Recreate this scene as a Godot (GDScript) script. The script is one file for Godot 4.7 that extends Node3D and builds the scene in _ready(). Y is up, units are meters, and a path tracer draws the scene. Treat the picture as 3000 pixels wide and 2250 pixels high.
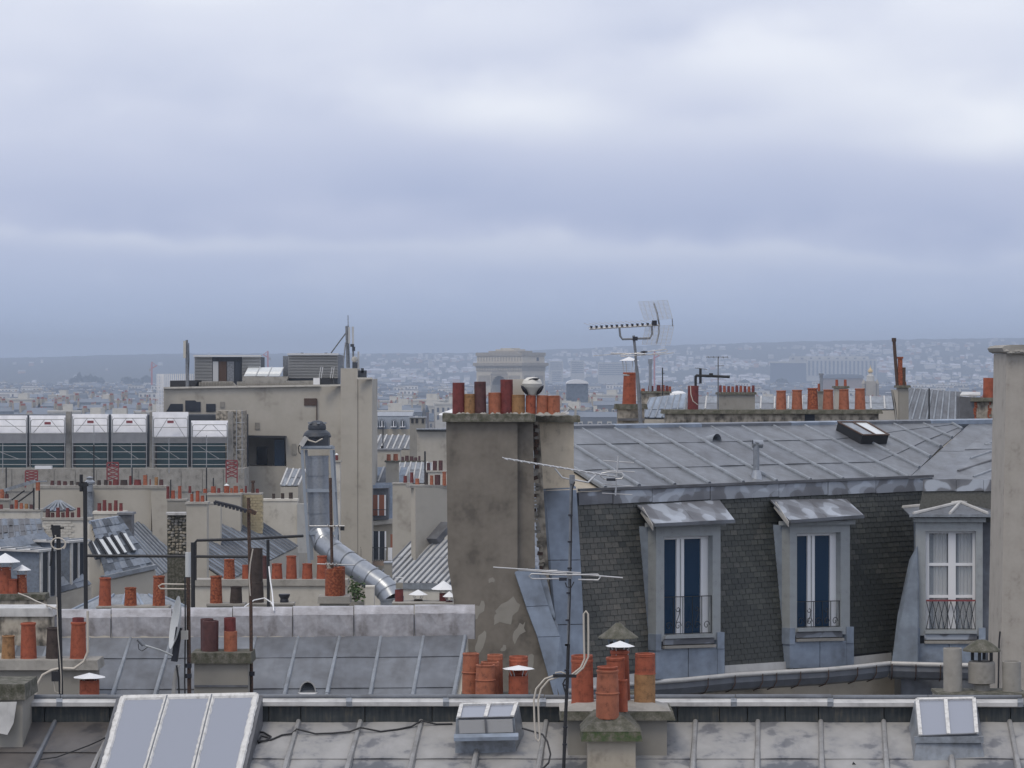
extends Node3D
# A view over zinc roofs towards a far triumphal arch and wooded hills.
# Pixels of the photograph (3000 x 2250) are turned into directions; every distance comes from the roof plane or stack a thing stands on.
const F := 8500.0
const CX := 1500.0
const CY := 1078.0
const EYE := 42.0
# zoom windows on the photograph: x, y of the corner and the scale
const Z := {"a": [0, 900, 2.949], "b": [700, 900, 3.16], "c": [1300, 850, 2.949], "d": [2000, 950, 2.212], "e": [0, 1350, 2.949], "f": [700, 1350, 3.16], "g": [1300, 1350, 2.765], "h": [2000, 1450, 2.212],
	"i": [0, 1750, 2.765], "j": [700, 1750, 2.765], "k": [1300, 1750, 2.765], "l": [1900, 1850, 2.011], "m": [1650, 850, 5.53], "n": [1350, 1000, 5.53], "o": [450, 900, 3.403], "p": [850, 1200, 2.766],
	"q": [0, 1000, 4.608], "r": [1080, 1000, 5.53], "s": [1640, 1060, 3.687], "t": [2200, 980, 2.765], "u": [0, 1380, 5.183], "v": [380, 1400, 5.267], "w": [1040, 1200, 6.637], "x": [1080, 1380, 4.146], "0": [0, 0, 1.0]}
const UP := Vector3(0, 1, 0)
const SLATE := [[0.05, 0.053, 0.05], [0.07, 0.073, 0.066], [0.09, 0.09, 0.08], [0.12, 0.115, 0.1], [0.16, 0.148, 0.125]]
var rng := RandomNumberGenerator.new()
var used := {}
var M := {}
var info := {}

class Mb:
	var v := PackedVector3Array()
	var n := PackedVector3Array()
	var c := PackedColorArray()
	var tint = null
	func tri(a: Vector3, b: Vector3, d: Vector3):
		var k := (d - a).cross(b - a).normalized()
		v.append(a); v.append(b); v.append(d)
		n.append(k); n.append(k); n.append(k)
		if tint != null:
			c.append(tint); c.append(tint); c.append(tint)
	func trin(a: Vector3, b: Vector3, d: Vector3, na: Vector3, nb: Vector3, nd: Vector3):
		v.append(a); v.append(b); v.append(d)
		n.append(na); n.append(nb); n.append(nd)
		if tint != null:
			c.append(tint); c.append(tint); c.append(tint)
	func quad(a, b, d, e):
		tri(a, b, d); tri(a, d, e)
	func hexa(p: Array):
		quad(p[4], p[5], p[6], p[7]); quad(p[3], p[2], p[1], p[0]); quad(p[7], p[6], p[2], p[3])
		quad(p[5], p[4], p[0], p[1]); quad(p[6], p[5], p[1], p[2]); quad(p[4], p[7], p[3], p[0])
	func box(o: Vector3, s: Vector3, b := Basis()):
		var p := []
		for y in [-0.5, 0.5]:
			for k in [[-0.5, -0.5], [0.5, -0.5], [0.5, 0.5], [-0.5, 0.5]]:
				p.append(o + b * Vector3(k[0] * s.x, y * s.y, k[1] * s.z))
		hexa(p)
	func prism(poly: Array, off: Vector3):
		var k := Vector3.ZERO
		var m := poly.size()
		for i in m:
			k += (poly[i] as Vector3).cross(poly[(i + 1) % m])
		var q := poly.duplicate()
		if k.dot(off) < 0.0:      # counter-clockwise normal away from off: turn it clockwise
			q.reverse()
		for i in range(1, m - 1):
			tri(q[0], q[i], q[i + 1])
			tri(q[0] + off, q[i + 1] + off, q[i] + off)
		for i in m:
			var a: Vector3 = q[i]
			var b: Vector3 = q[(i + 1) % m]
			quad(b, a, a + off, b + off)
	func slab(a: Vector3, b: Vector3, d: Vector3, e: Vector3, up: Vector3):   # four corners of the under side, raised by up
		prism([a, b, d, e], up)
	func bar(a: Vector3, b: Vector3, w: float, h: float, up := Vector3(0, 1, 0)):   # a bar lying on the line a-b: w across, h along up
		var t := (b - a).normalized()
		var s := t.cross(up).normalized()
		var u := s.cross(t).normalized()
		var x := s * w * 0.5
		hexa([a - x, b - x, b + x, a + x, a - x + u * h, b - x + u * h, b + x + u * h, a + x + u * h])
	func tube(pts: Array, r, k := 8, close := true):
		var m := pts.size()
		var t0: Vector3 = (pts[1] - pts[0]).normalized()
		var s: Vector3 = t0.cross(UP if absf(t0.y) < 0.9 else Vector3(1, 0, 0)).normalized()
		var rings := []
		for i in m:
			var t: Vector3 = (pts[mini(i + 1, m - 1)] - pts[maxi(i - 1, 0)]).normalized()
			s = (s - t * s.dot(t)).normalized()
			var w := t.cross(s)
			var rr: float = r[i] if r is Array else r
			var ring := []
			for j in k:
				var an := TAU * j / k
				ring.append([pts[i] + (s * cos(an) + w * sin(an)) * rr, s * cos(an) + w * sin(an)])
			rings.append(ring)
		for i in m - 1:
			for j in k:
				var a = rings[i][j]; var b = rings[i + 1][j]; var d = rings[i + 1][(j + 1) % k]; var e = rings[i][(j + 1) % k]
				trin(a[0], b[0], d[0], a[1], b[1], d[1]); trin(a[0], d[0], e[0], a[1], d[1], e[1])
		if close:
			for j in range(1, k - 1):
				tri(rings[0][0][0], rings[0][j + 1][0], rings[0][j][0])
				tri(rings[m - 1][0][0], rings[m - 1][j][0], rings[m - 1][j + 1][0])
	func lathe(at: Vector3, prof: Array, k := 16, b := Basis()):
		for i in prof.size() - 1:
			var r0: float = prof[i][0]; var r1: float = prof[i + 1][0]
			var y0: float = prof[i][1]; var y1: float = prof[i + 1][1]
			var nr := Vector2(y1 - y0, r0 - r1).normalized()
			for j in k:
				var c0 := cos(TAU * j / k); var s0 := sin(TAU * j / k)
				var c1 := cos(TAU * (j + 1) / k); var s1 := sin(TAU * (j + 1) / k)
				var a := at + b * Vector3(r0 * c0, y0, r0 * s0); var d := at + b * Vector3(r0 * c1, y0, r0 * s1)
				var e := at + b * Vector3(r1 * c1, y1, r1 * s1); var f := at + b * Vector3(r1 * c0, y1, r1 * s0)
				var n0 := b * Vector3(nr.x * c0, nr.y, nr.x * s0); var n1 := b * Vector3(nr.x * c1, nr.y, nr.x * s1)
				if r1 > 1e-5:
					trin(a, e, f, n0, n1, n0)
				if r0 > 1e-5:
					trin(a, d, e, n0, n1, n1)
	func mesh(org: Vector3, mat: Material) -> ArrayMesh:
		var arr := []
		arr.resize(Mesh.ARRAY_MAX)
		var w := PackedVector3Array()
		w.resize(v.size())
		for i in v.size():
			w[i] = v[i] - org
		arr[Mesh.ARRAY_VERTEX] = w
		arr[Mesh.ARRAY_NORMAL] = n
		if c.size() == v.size() and c.size() > 0:
			arr[Mesh.ARRAY_COLOR] = c
		var m := ArrayMesh.new()
		m.add_surface_from_arrays(Mesh.PRIMITIVE_TRIANGLES, arr)
		m.surface_set_material(0, mat)
		return m

func P(x: float, y: float, d: float) -> Vector3:
	return Vector3((x - CX) / F * d, EYE - (y - CY) / F * d, -d)
func px(k: String, x: float, y: float) -> Vector2:
	return Vector2(Z[k][0] + x / Z[k][2], Z[k][1] + y / Z[k][2])
func A(k: String, x: float, y: float, d: float) -> Vector3:
	var q := px(k, x, y)
	return P(q.x, q.y, d)
func on(pl: Plane, x: float, y: float) -> Vector3:
	return pl.intersects_ray(Vector3(0, EYE, 0), Vector3((x - CX) / F, -(y - CY) / F, -1.0))
func onz(pl: Plane, k: String, x: float, y: float) -> Vector3:
	var q := px(k, x, y)
	return on(pl, q.x, q.y)
func drop(pl: Plane, p: Vector3) -> Vector3:     # straight down (or up) to the plane
	return Vector3(p.x, p.y - pl.distance_to(p) / pl.normal.y, p.z)
func proj(p: Vector3) -> Vector2:
	return Vector2(CX + p.x / -p.z * F, CY + (EYE - p.y) / -p.z * F)
func facing(p: Vector3, slope: float, turn := 0.0) -> Plane:      # a plane that rises away from the viewer by slope degrees, turned about the vertical
	var s := deg_to_rad(slope)
	var t := deg_to_rad(turn)
	return Plane(Vector3(sin(t) * sin(s), cos(s), cos(t) * sin(s)).normalized(), p)

func numbered(called: String) -> String:
	used[called] = used.get(called, -1) + 1
	return called if used[called] == 0 else "%s_%03d" % [called, used[called]]
func thing(called: String, label: String, category: String, at: Vector3, group := "") -> Node3D:
	var o := Node3D.new()
	o.name = numbered(called)
	add_child(o)
	o.position = at
	o.set_meta("label", label)
	o.set_meta("category", category)
	if group:
		o.set_meta("group", group)
	return o
func origin(o: Node) -> Vector3:
	var p := Vector3.ZERO
	while o != self:
		p += o.position
		o = o.get_parent()
	return p
func put(mb: Mb, called: String, mat: Material, parent: Node, label := "") -> MeshInstance3D:
	var o := MeshInstance3D.new()
	o.name = called
	o.mesh = mb.mesh(origin(parent), mat)
	parent.add_child(o, true)
	if label:
		o.set_meta("label", label)
	return o
func inst(mesh: Mesh, called: String, mat: Material, parent: Node, xf: Transform3D) -> MeshInstance3D:
	var o := MeshInstance3D.new()
	o.name = called
	o.mesh = mesh
	if mat:
		o.set_surface_override_material(0, mat)
	o.transform = Transform3D(xf.basis, xf.origin - origin(parent))
	parent.add_child(o, true)
	return o
func struct(mb: Mb, called: String, mat: Material) -> MeshInstance3D:
	var o := put(mb, called, mat, self)
	o.set_meta("kind", "structure")
	return o

# ---------------------------------------------------------------- materials
func lin(r: float, g: float, b: float) -> Color:
	return Color(r, g, b).linear_to_srgb()
func noise_bytes(sd: int, size: int, freq: float, oct: int, sx := 1, sy := 1, kind := FastNoiseLite.TYPE_SIMPLEX_SMOOTH) -> PackedByteArray:
	var f := FastNoiseLite.new()
	f.seed = sd
	f.noise_type = kind
	f.frequency = freq
	f.fractal_octaves = oct
	var im := f.get_seamless_image(size / sx, size / sy, false, false, 0.15, true)
	im.convert(Image.FORMAT_L8)
	if sx > 1 or sy > 1:
		im.resize(size, size, Image.INTERPOLATE_CUBIC)
	return im.get_data()
# layers: [seed, frequency, octaves, weight, stretch x, stretch y]; ramp: linear colours evenly spaced
func tex(layers: Array, ramp: Array, size := 512) -> ImageTexture:
	var lut := PackedByteArray()
	for i in 256:
		var t := i / 255.0 * (ramp.size() - 1)
		var k := mini(int(t), ramp.size() - 2)
		var c: Color = ramp[k].lerp(ramp[k + 1], t - k).linear_to_srgb()
		lut.append(int(c.r * 255)); lut.append(int(c.g * 255)); lut.append(int(c.b * 255))
	var srcs := []
	var ws := []
	for l in layers:
		srcs.append(noise_bytes(l[0], size, l[1], l[2], l[4] if l.size() > 4 else 1, l[5] if l.size() > 5 else 1))
		ws.append(float(l[3]))
	var n := size * size
	var out := PackedByteArray()
	out.resize(n * 3)
	for i in n:
		var s := 0.0
		for k in srcs.size():
			s += (srcs[k][i] - 128.0) * ws[k]
		var q := clampi(int(s + 128.0), 0, 255) * 3
		out[i * 3] = lut[q]; out[i * 3 + 1] = lut[q + 1]; out[i * 3 + 2] = lut[q + 2]
	return ImageTexture.create_from_image(Image.create_from_data(size, size, false, Image.FORMAT_RGB8, out))
func mat(called: String, albedo: Color, rough := 0.8, metal := 0.0, t: Texture2D = null, scale := 1.0) -> StandardMaterial3D:
	var m := StandardMaterial3D.new()
	m.resource_name = called
	m.albedo_color = albedo
	m.roughness = rough
	m.metallic = metal
	if t:
		m.albedo_texture = t
		m.uv1_triplanar = true
		m.uv1_world_triplanar = true
		m.uv1_scale = Vector3.ONE * scale
	M[called] = m
	return m
func bumpy(m: StandardMaterial3D, t: Texture2D, cm: float) -> StandardMaterial3D:
	m.heightmap_enabled = true
	m.heightmap_texture = t
	m.heightmap_scale = cm
	return m
func tinted(called: String, base: String, r: float, g: float, b: float) -> StandardMaterial3D:
	var m: StandardMaterial3D = M[base].duplicate()
	m.resource_name = called
	m.albedo_color = Color(r, g, b)
	M[called] = m
	return m

func make_materials():
	var C := func(r, g, b): return Color(r, g, b)
	var grain := tex([[7, 0.05, 4, 1.0]], [C.call(0, 0, 0), C.call(1, 1, 1)], 256)
	# zinc: blue grey sheet with soft tarnish
	var t_zinc := tex([[11, 0.006, 4, 0.9], [12, 0.03, 4, 0.45], [13, 0.02, 3, 0.35, 1, 8]], [C.call(0.4, 0.385, 0.37), C.call(0.62, 0.615, 0.61), C.call(0.77, 0.78, 0.79), C.call(1, 1, 1)])
	mat("zinc", lin(0.2, 0.215, 0.242), 0.42, 0.0, t_zinc, 0.37)
	mat("zinc_light", lin(0.31, 0.34, 0.38), 0.35, 0.0, t_zinc, 0.9)
	mat("zinc_blue", lin(0.34, 0.4, 0.49), 0.45, 0.0, t_zinc, 0.37)
	mat("zinc_dark", lin(0.17, 0.175, 0.19), 0.5, 0.0, t_zinc, 0.37)
	# old zinc: pale film with dark stains that have an edge
	var t_old := tex([[21, 0.008, 5, 1.5], [22, 0.04, 3, 0.35]], [C.call(0.11, 0.115, 0.13), C.call(0.125, 0.13, 0.145), C.call(0.24, 0.24, 0.245), C.call(0.28, 0.278, 0.275), C.call(0.3, 0.297, 0.29), C.call(0.31, 0.305, 0.3), C.call(0.325, 0.32, 0.315), C.call(0.34, 0.335, 0.33)])
	mat("zinc_old", Color.WHITE, 0.45, 0.0, t_old, 0.42)
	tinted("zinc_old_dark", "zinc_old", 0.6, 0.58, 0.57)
	mat("zinc_white", Color.WHITE, 0.4, 0.0, tex([[31, 0.01, 4, 0.8], [32, 0.05, 3, 0.3, 1, 6]], [C.call(0.3, 0.295, 0.29), C.call(0.44, 0.435, 0.425), C.call(0.52, 0.515, 0.5), C.call(0.58, 0.575, 0.56)]), 0.5)
	mat("zinc_crumpled", lin(0.48, 0.472, 0.495), 0.38, 0.0, t_zinc, 0.7)
	mat("zinc_pale", lin(0.36, 0.358, 0.355), 0.45, 0.0, t_zinc, 0.9)
	mat("roof_paint_white", lin(0.6, 0.61, 0.62), 0.4, 0.0, t_zinc, 0.3)
	mat("zinc_mid", lin(0.225, 0.24, 0.265), 0.42, 0.0, t_zinc, 0.37)
	# painted zinc that flakes: grey film over pale metal
	mat("zinc_flaked", Color.WHITE, 0.5, 0.0, tex([[41, 0.006, 2, 3.4], [42, 0.05, 3, 0.15]], [C.call(0.12, 0.125, 0.14), C.call(0.14, 0.145, 0.16), C.call(0.145, 0.15, 0.165), C.call(0.155, 0.16, 0.175), C.call(0.16, 0.165, 0.18), C.call(0.34, 0.375, 0.43), C.call(0.38, 0.415, 0.47)]), 0.5)
	# tarred, streaked upstand
	mat("tarred", Color.WHITE, 0.75, 0.0, tex([[51, 0.05, 4, 0.9, 1, 8], [52, 0.012, 3, 0.5]], [C.call(0.022, 0.028, 0.03), C.call(0.035, 0.042, 0.045), C.call(0.05, 0.055, 0.055), C.call(0.1, 0.09, 0.07)]), 0.7)
	# renders
	var t_ren := tex([[61, 0.008, 5, 0.9], [62, 0.05, 4, 0.35], [63, 0.03, 3, 0.35, 1, 8]], [C.call(0.62, 0.61, 0.6), C.call(0.86, 0.855, 0.845), C.call(0.92, 0.92, 0.915), C.call(0.97, 0.97, 0.97)])
	var t_taupe := tex([[64, 0.007, 5, 1.1], [65, 0.04, 4, 0.4], [68, 0.02, 3, 0.35, 1, 8]], [C.call(0.55, 0.55, 0.55), C.call(0.78, 0.78, 0.77), C.call(0.9, 0.9, 0.89), C.call(1, 1, 1)])
	bumpy(mat("render_taupe", lin(0.2, 0.18, 0.155), 0.95, 0.0, t_taupe, 0.4), grain, 0.07)
	bumpy(mat("render_taupe_light", lin(0.225, 0.205, 0.175), 0.95, 0.0, t_ren, 0.5), grain, 0.07)
	mat("stained_cream_light", lin(0.66, 0.58, 0.46), 0.95, 0.0, t_ren, 0.8)
	bumpy(mat("render_wall_pale", lin(0.43, 0.4, 0.36), 0.95, 0.0, t_ren, 0.5), grain, 0.07)
	bumpy(mat("render_cream", lin(0.43, 0.385, 0.315), 0.95, 0.0, t_ren, 0.5), grain, 0.07)
	mat("render_beige", lin(0.46, 0.43, 0.375), 0.95, 0.0, t_ren, 0.09)
	mat("render_grey", lin(0.3, 0.285, 0.255), 0.95, 0.0, t_ren, 0.2)
	mat("render_white", lin(0.6, 0.575, 0.52), 0.95, 0.0, t_ren, 0.25)
	mat("render_far", lin(0.42, 0.375, 0.3), 0.95, 0.0, t_ren, 0.06)
	mat("render_far_white", lin(0.56, 0.54, 0.49), 0.95, 0.0, t_ren, 0.06)
	mat("render_far_brown", lin(0.3, 0.23, 0.18), 0.95, 0.0, t_ren, 0.06)
	mat("stained_cream", Color.WHITE, 0.95, 0.0, tex([[66, 0.012, 5, 1.3], [67, 0.05, 3, 0.4, 1, 4]], [C.call(0.07, 0.065, 0.055), C.call(0.2, 0.18, 0.15), C.call(0.38, 0.34, 0.28), C.call(0.45, 0.41, 0.34)]), 0.5)
	mat("mossy_stone", Color.WHITE, 0.97, 0.0, tex([[71, 0.012, 5, 1.0], [72, 0.06, 3, 0.5]], [C.call(0.035, 0.04, 0.025), C.call(0.07, 0.07, 0.05), C.call(0.12, 0.115, 0.095), C.call(0.19, 0.18, 0.155)]), 1.1)
	bumpy(M["mossy_stone"], grain, 0.2)
	mat("moss_green", Color.WHITE, 1.0, 0.0, tex([[73, 0.015, 5, 1.3], [74, 0.06, 3, 0.5]], [C.call(0.025, 0.05, 0.02), C.call(0.05, 0.075, 0.03), C.call(0.09, 0.09, 0.06), C.call(0.14, 0.13, 0.11)]), 1.2)
	mat("concrete", Color.WHITE, 0.95, 0.0, tex([[75, 0.01, 5, 1.1], [76, 0.06, 4, 0.5]], [C.call(0.2, 0.19, 0.17), C.call(0.28, 0.268, 0.245), C.call(0.31, 0.297, 0.27), C.call(0.36, 0.345, 0.32)]), 0.35)
	mat("rubble", Color.WHITE, 0.97, 0.0, tex([[77, 0.02, 4, 1.2]], [C.call(0.16, 0.14, 0.11), C.call(0.3, 0.27, 0.21), C.call(0.42, 0.38, 0.31)]), 0.5)
	mat("brick_yellow", lin(0.45, 0.385, 0.255), 0.95, 0.0, t_ren, 0.6)
	# clay
	var t_clay := tex([[81, 0.012, 5, 1.0], [82, 0.06, 3, 0.45], [83, 0.04, 3, 0.3, 1, 4]], [C.call(0.42, 0.42, 0.45), C.call(0.75, 0.75, 0.75), C.call(0.95, 0.95, 0.95), C.call(1, 1, 0.98)])
	mat("clay", lin(0.36, 0.095, 0.05), 0.85, 0.0, t_clay, 1.3)
	mat("clay_orange", lin(0.39, 0.135, 0.075), 0.85, 0.0, t_clay, 1.4)
	mat("clay_red", lin(0.18, 0.036, 0.034), 0.7, 0.0, t_clay, 1.2)
	mat("clay_dark", lin(0.1, 0.04, 0.04), 0.7, 0.0, t_clay, 1.2)
	mat("clay_ochre", lin(0.35, 0.19, 0.085), 0.85, 0.0, t_clay, 1.4)
	mat("clay_soot", lin(0.06, 0.045, 0.04), 0.85, 0.0, t_clay, 1.4)
	mat("clay_rust", Color.WHITE, 0.85, 0.0, tex([[84, 0.02, 5, 1.2], [85, 0.06, 3, 0.5]], [C.call(0.08, 0.03, 0.02), C.call(0.2, 0.05, 0.025), C.call(0.32, 0.09, 0.04), C.call(0.4, 0.15, 0.07)]), 1.5)
	# slate
	var t_slate := tex([[91, 0.02, 5, 1.1], [92, 0.08, 3, 0.5]], [C.call(0.5, 0.5, 0.48), C.call(0.8, 0.8, 0.78), C.call(1, 1, 1), C.call(1, 1, 0.97)])
	var tone := SLATE
	for i in 5:
		mat("slate%d" % i, lin(tone[i][0], tone[i][1], tone[i][2]), 0.6, 0.0, t_slate, 1.7)
	mat("slate_field", Color.WHITE, 0.6, 0.0, t_slate, 1.7).vertex_color_use_as_albedo = true
	mat("slate_far", lin(0.12, 0.135, 0.16), 0.6, 0.0, t_slate, 0.5)
	mat("slate_blue", lin(0.17, 0.2, 0.25), 0.55, 0.0, t_zinc_like(t_slate), 0.6)
	# metals, paint, glass
	mat("galvanised", lin(0.36, 0.385, 0.42), 0.3, 0.55, tex([[95, 0.02, 4, 0.9], [96, 0.08, 2, 0.4]], [C.call(0.7, 0.7, 0.72), C.call(0.9, 0.9, 0.9), C.call(1, 1, 1)]), 0.9)
	mat("aluminium", lin(0.55, 0.55, 0.55), 0.35, 0.6)
	mat("steel_grey", lin(0.22, 0.235, 0.26), 0.5, 0.2, t_clay, 1.0)
	mat("iron_black", lin(0.016, 0.017, 0.02), 0.5)
	mat("black_plastic", lin(0.02, 0.022, 0.032), 0.45)
	mat("rusty_iron", Color.WHITE, 0.85, 0.0, tex([[97, 0.03, 4, 1.2]], [C.call(0.03, 0.022, 0.02), C.call(0.07, 0.045, 0.035), C.call(0.14, 0.075, 0.05)]), 1.5)
	mat("fan_paint", lin(0.035, 0.042, 0.055), 0.55)
	mat("white_paint", lin(0.74, 0.75, 0.77), 0.45)
	mat("white_cowl", lin(0.72, 0.73, 0.74), 0.4)
	mat("white_cowl_warm", lin(0.6, 0.59, 0.55), 0.5)
	mat("milky_glass_dim", lin(0.3, 0.3, 0.3), 0.15)
	mat("putty_white", Color.WHITE, 0.7, 0.0, tex([[98, 0.03, 5, 1.4]], [C.call(0.36, 0.35, 0.33), C.call(0.56, 0.555, 0.54), C.call(0.62, 0.615, 0.6), C.call(0.66, 0.655, 0.64)]), 0.8)
	mat("dish_paint", lin(0.5, 0.52, 0.52), 0.4)
	mat("cable_pale", lin(0.5, 0.46, 0.4), 0.6)
	mat("cable_black", lin(0.02, 0.02, 0.022), 0.6)
	mat("frosted_glass", lin(0.26, 0.28, 0.33), 0.12)
	mat("milky_glass", lin(0.62, 0.65, 0.66), 0.2)
	mat("dormer_paint", lin(0.34, 0.365, 0.38), 0.6, 0.0, t_ren, 1.0)
	mat("window_blue", lin(0.008, 0.034, 0.075), 0.04)
	mat("window_dark", lin(0.03, 0.035, 0.045), 0.06)
	mat("curtain", lin(0.5, 0.48, 0.45), 0.9)
	var pane := mat("pane", Color(0.85, 0.9, 0.95, 0.16), 0.03)
	pane.transparency = BaseMaterial3D.TRANSPARENCY_ALPHA
	mat("railing_iron", lin(0.015, 0.018, 0.022), 0.6)
	mat("red_paint", lin(0.22, 0.045, 0.05), 0.7)
	mat("red_sign", lin(0.22, 0.05, 0.06), 0.6)
	mat("tarpaulin", Color.WHITE, 0.6, 0.0, tex([[99, 0.01, 4, 0.9]], [C.call(0.56, 0.57, 0.61), C.call(0.68, 0.69, 0.73), C.call(0.76, 0.77, 0.8)]), 0.3)
	mat("scaffold_steel", lin(0.35, 0.36, 0.37), 0.4, 0.4)
	mat("green_net", lin(0.035, 0.075, 0.085), 0.35)
	mat("louvre_grey", lin(0.5, 0.51, 0.52), 0.5, 0.2)
	mat("shutter_brown", lin(0.25, 0.09, 0.05), 0.8)
	mat("leaf", lin(0.06, 0.1, 0.035), 0.7)
	mat("stone_pale", lin(0.58, 0.53, 0.44), 0.95, 0.0, t_ren, 0.05)
	mat("stone_dark", lin(0.38, 0.35, 0.3), 0.95, 0.0, t_ren, 0.08)
	mat("ground", Color.WHITE, 0.95, 0.0, tex([[101, 0.02, 4, 1.0]], [C.call(0.05, 0.05, 0.05), C.call(0.07, 0.07, 0.065), C.call(0.1, 0.095, 0.085)]), 0.01)
	mat("zinc_new", lin(0.26, 0.275, 0.3), 0.16, 0.3, t_zinc, 0.25)
	mat("slate_blue2", lin(0.21, 0.24, 0.29), 0.5, 0.0, t_slate, 0.6)
	mat("frame_steel", lin(0.3, 0.34, 0.39), 0.45, 0.2)
	mat("louvre_light", lin(0.6, 0.61, 0.62), 0.5, 0.2)
	mat("leaf_dark", lin(0.035, 0.05, 0.03), 0.9)
	mat("woodland", Color.WHITE, 1.0, 0.0, tex([[102, 0.03, 5, 1.2]], [C.call(0.06, 0.065, 0.06), C.call(0.095, 0.1, 0.09), C.call(0.12, 0.12, 0.105)]), 0.004)
	mat("bark", lin(0.07, 0.055, 0.045), 0.95)
	mat("twigs", lin(0.07, 0.062, 0.05), 1.0)
	mat("gilded", lin(0.6, 0.42, 0.15), 0.4, 0.3)
	mat("crane_red", lin(0.45, 0.07, 0.05), 0.6)
	mat("roof_far", lin(0.13, 0.155, 0.195), 0.5, 0.0, t_slate, 0.05)
	mat("roof_far_light", lin(0.2, 0.225, 0.265), 0.6)
	mat("window_far", lin(0.07, 0.08, 0.1), 0.3)
	for k in ["zinc", "zinc_mid", "zinc_blue", "zinc_dark", "zinc_old", "zinc_crumpled", "zinc_flaked"]:
		M[k].metallic_specular = 0.35
	for k in ["roof_far", "roof_far_light", "slate_far", "render_far", "render_far_white", "render_far_brown", "woodland", "stone_pale", "stone_dark"]:
		M[k].metallic_specular = 0.15
		M[k].roughness = 0.95
func t_zinc_like(t: Texture2D) -> Texture2D:
	return t

# ---------------------------------------------------------------- shared shapes
var shape := {}
func make_shapes():
	# unit pots: radius 1 at the foot, height 1; scaled when placed
	var a := Mb.new()     # tapered, rolled rim
	a.lathe(Vector3.ZERO, [[1.04, 0], [1.0, 0.03], [0.86, 0.93], [0.94, 0.94], [0.95, 0.985], [0.9, 1.0], [0.74, 1.0], [0.76, 0.6], [0.8, 0.02], [0.0, 0.02]], 20)
	shape["pot_taper"] = a.mesh(Vector3.ZERO, M["clay"])
	a = Mb.new()          # plain tube
	a.lathe(Vector3.ZERO, [[1.0, 0], [0.99, 0.99], [0.95, 1.0], [0.86, 1.0], [0.86, 0.02], [0.0, 0.02]], 20)
	shape["pot_tube"] = a.mesh(Vector3.ZERO, M["clay"])
	a = Mb.new()          # two lengths with a collar
	a.lathe(Vector3.ZERO, [[1.02, 0], [1.0, 0.5], [1.07, 0.51], [1.08, 0.53], [1.0, 0.545], [0.92, 0.95], [0.98, 0.955], [0.99, 0.99], [0.93, 1.0], [0.78, 1.0], [0.8, 0.4], [0.0, 0.4]], 20)
	shape["pot_collar"] = a.mesh(Vector3.ZERO, M["clay"])
	a = Mb.new()          # slightly flared at the top
	a.lathe(Vector3.ZERO, [[1.05, 0], [1.0, 0.05], [0.96, 0.85], [1.0, 0.86], [1.0, 0.9], [0.95, 0.91], [0.98, 0.97], [0.95, 1.0], [0.8, 1.0], [0.8, 0.3], [0.0, 0.3]], 20)
	shape["pot_flare"] = a.mesh(Vector3.ZERO, M["clay"])
	a = Mb.new()          # pointed sheet hat, eight facets, on its own (radius 1, height 1)
	for j in 8:
		var p0 := Vector3(cos(TAU * j / 8), 0, sin(TAU * j / 8)); var p1 := Vector3(cos(TAU * (j + 1) / 8), 0, sin(TAU * (j + 1) / 8))
		a.tri(p0, Vector3(0, 1, 0), p1)
		a.tri(p0, p1, Vector3(0, 0.75, 0))
	shape["hat"] = a.mesh(Vector3.ZERO, M["white_cowl"])
	a = Mb.new()
	a.box(Vector3.ZERO, Vector3.ONE)
	shape["box"] = a.mesh(Vector3.ZERO, M["zinc"])

func pot(parent: Node, base: Vector3, r: float, h: float, m: String, style := "pot_taper", lean := 0.0) -> MeshInstance3D:
	var b := Basis(Vector3(0, 0, 1), lean) * Basis(UP, rng.randf() * TAU)
	return inst(shape[style], "chimney_pot", M[m], parent, Transform3D(b.scaled_local(Vector3(r, h, r)), base))
# a sheet hat on four straps above a pot whose mouth is at top; a sub-part of the pot
func cowl(parent: Node, p: Node, top: Vector3, r: float, gap: float, h: float, rp: float, strap := "aluminium") -> void:
	var mb := Mb.new()
	var b := top + UP * gap
	for j in 8:
		var p0 := b + Vector3(cos(TAU * j / 8 + 0.2), 0, sin(TAU * j / 8 + 0.2)) * r; var p1 := b + Vector3(cos(TAU * (j + 1) / 8 + 0.2), 0, sin(TAU * (j + 1) / 8 + 0.2)) * r
		mb.tri(p0, b + UP * h, p1)
		mb.tri(p0, p1, b + UP * h * 0.7)
	var hat := put(mb, "cowl", M["white_cowl"], parent)
	for j in 4:
		var an := TAU * j / 4 + 0.5
		var q := Vector3(cos(an), 0, sin(an))
		var s := Mb.new()
		s.tube([top + q * rp - UP * 0.05, top + q * rp + UP * 0.01, b + q * r * 0.75 + UP * h * 0.15], maxf(0.008, r * 0.035), 5)
		put(s, "strap", M[strap], hat)
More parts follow.
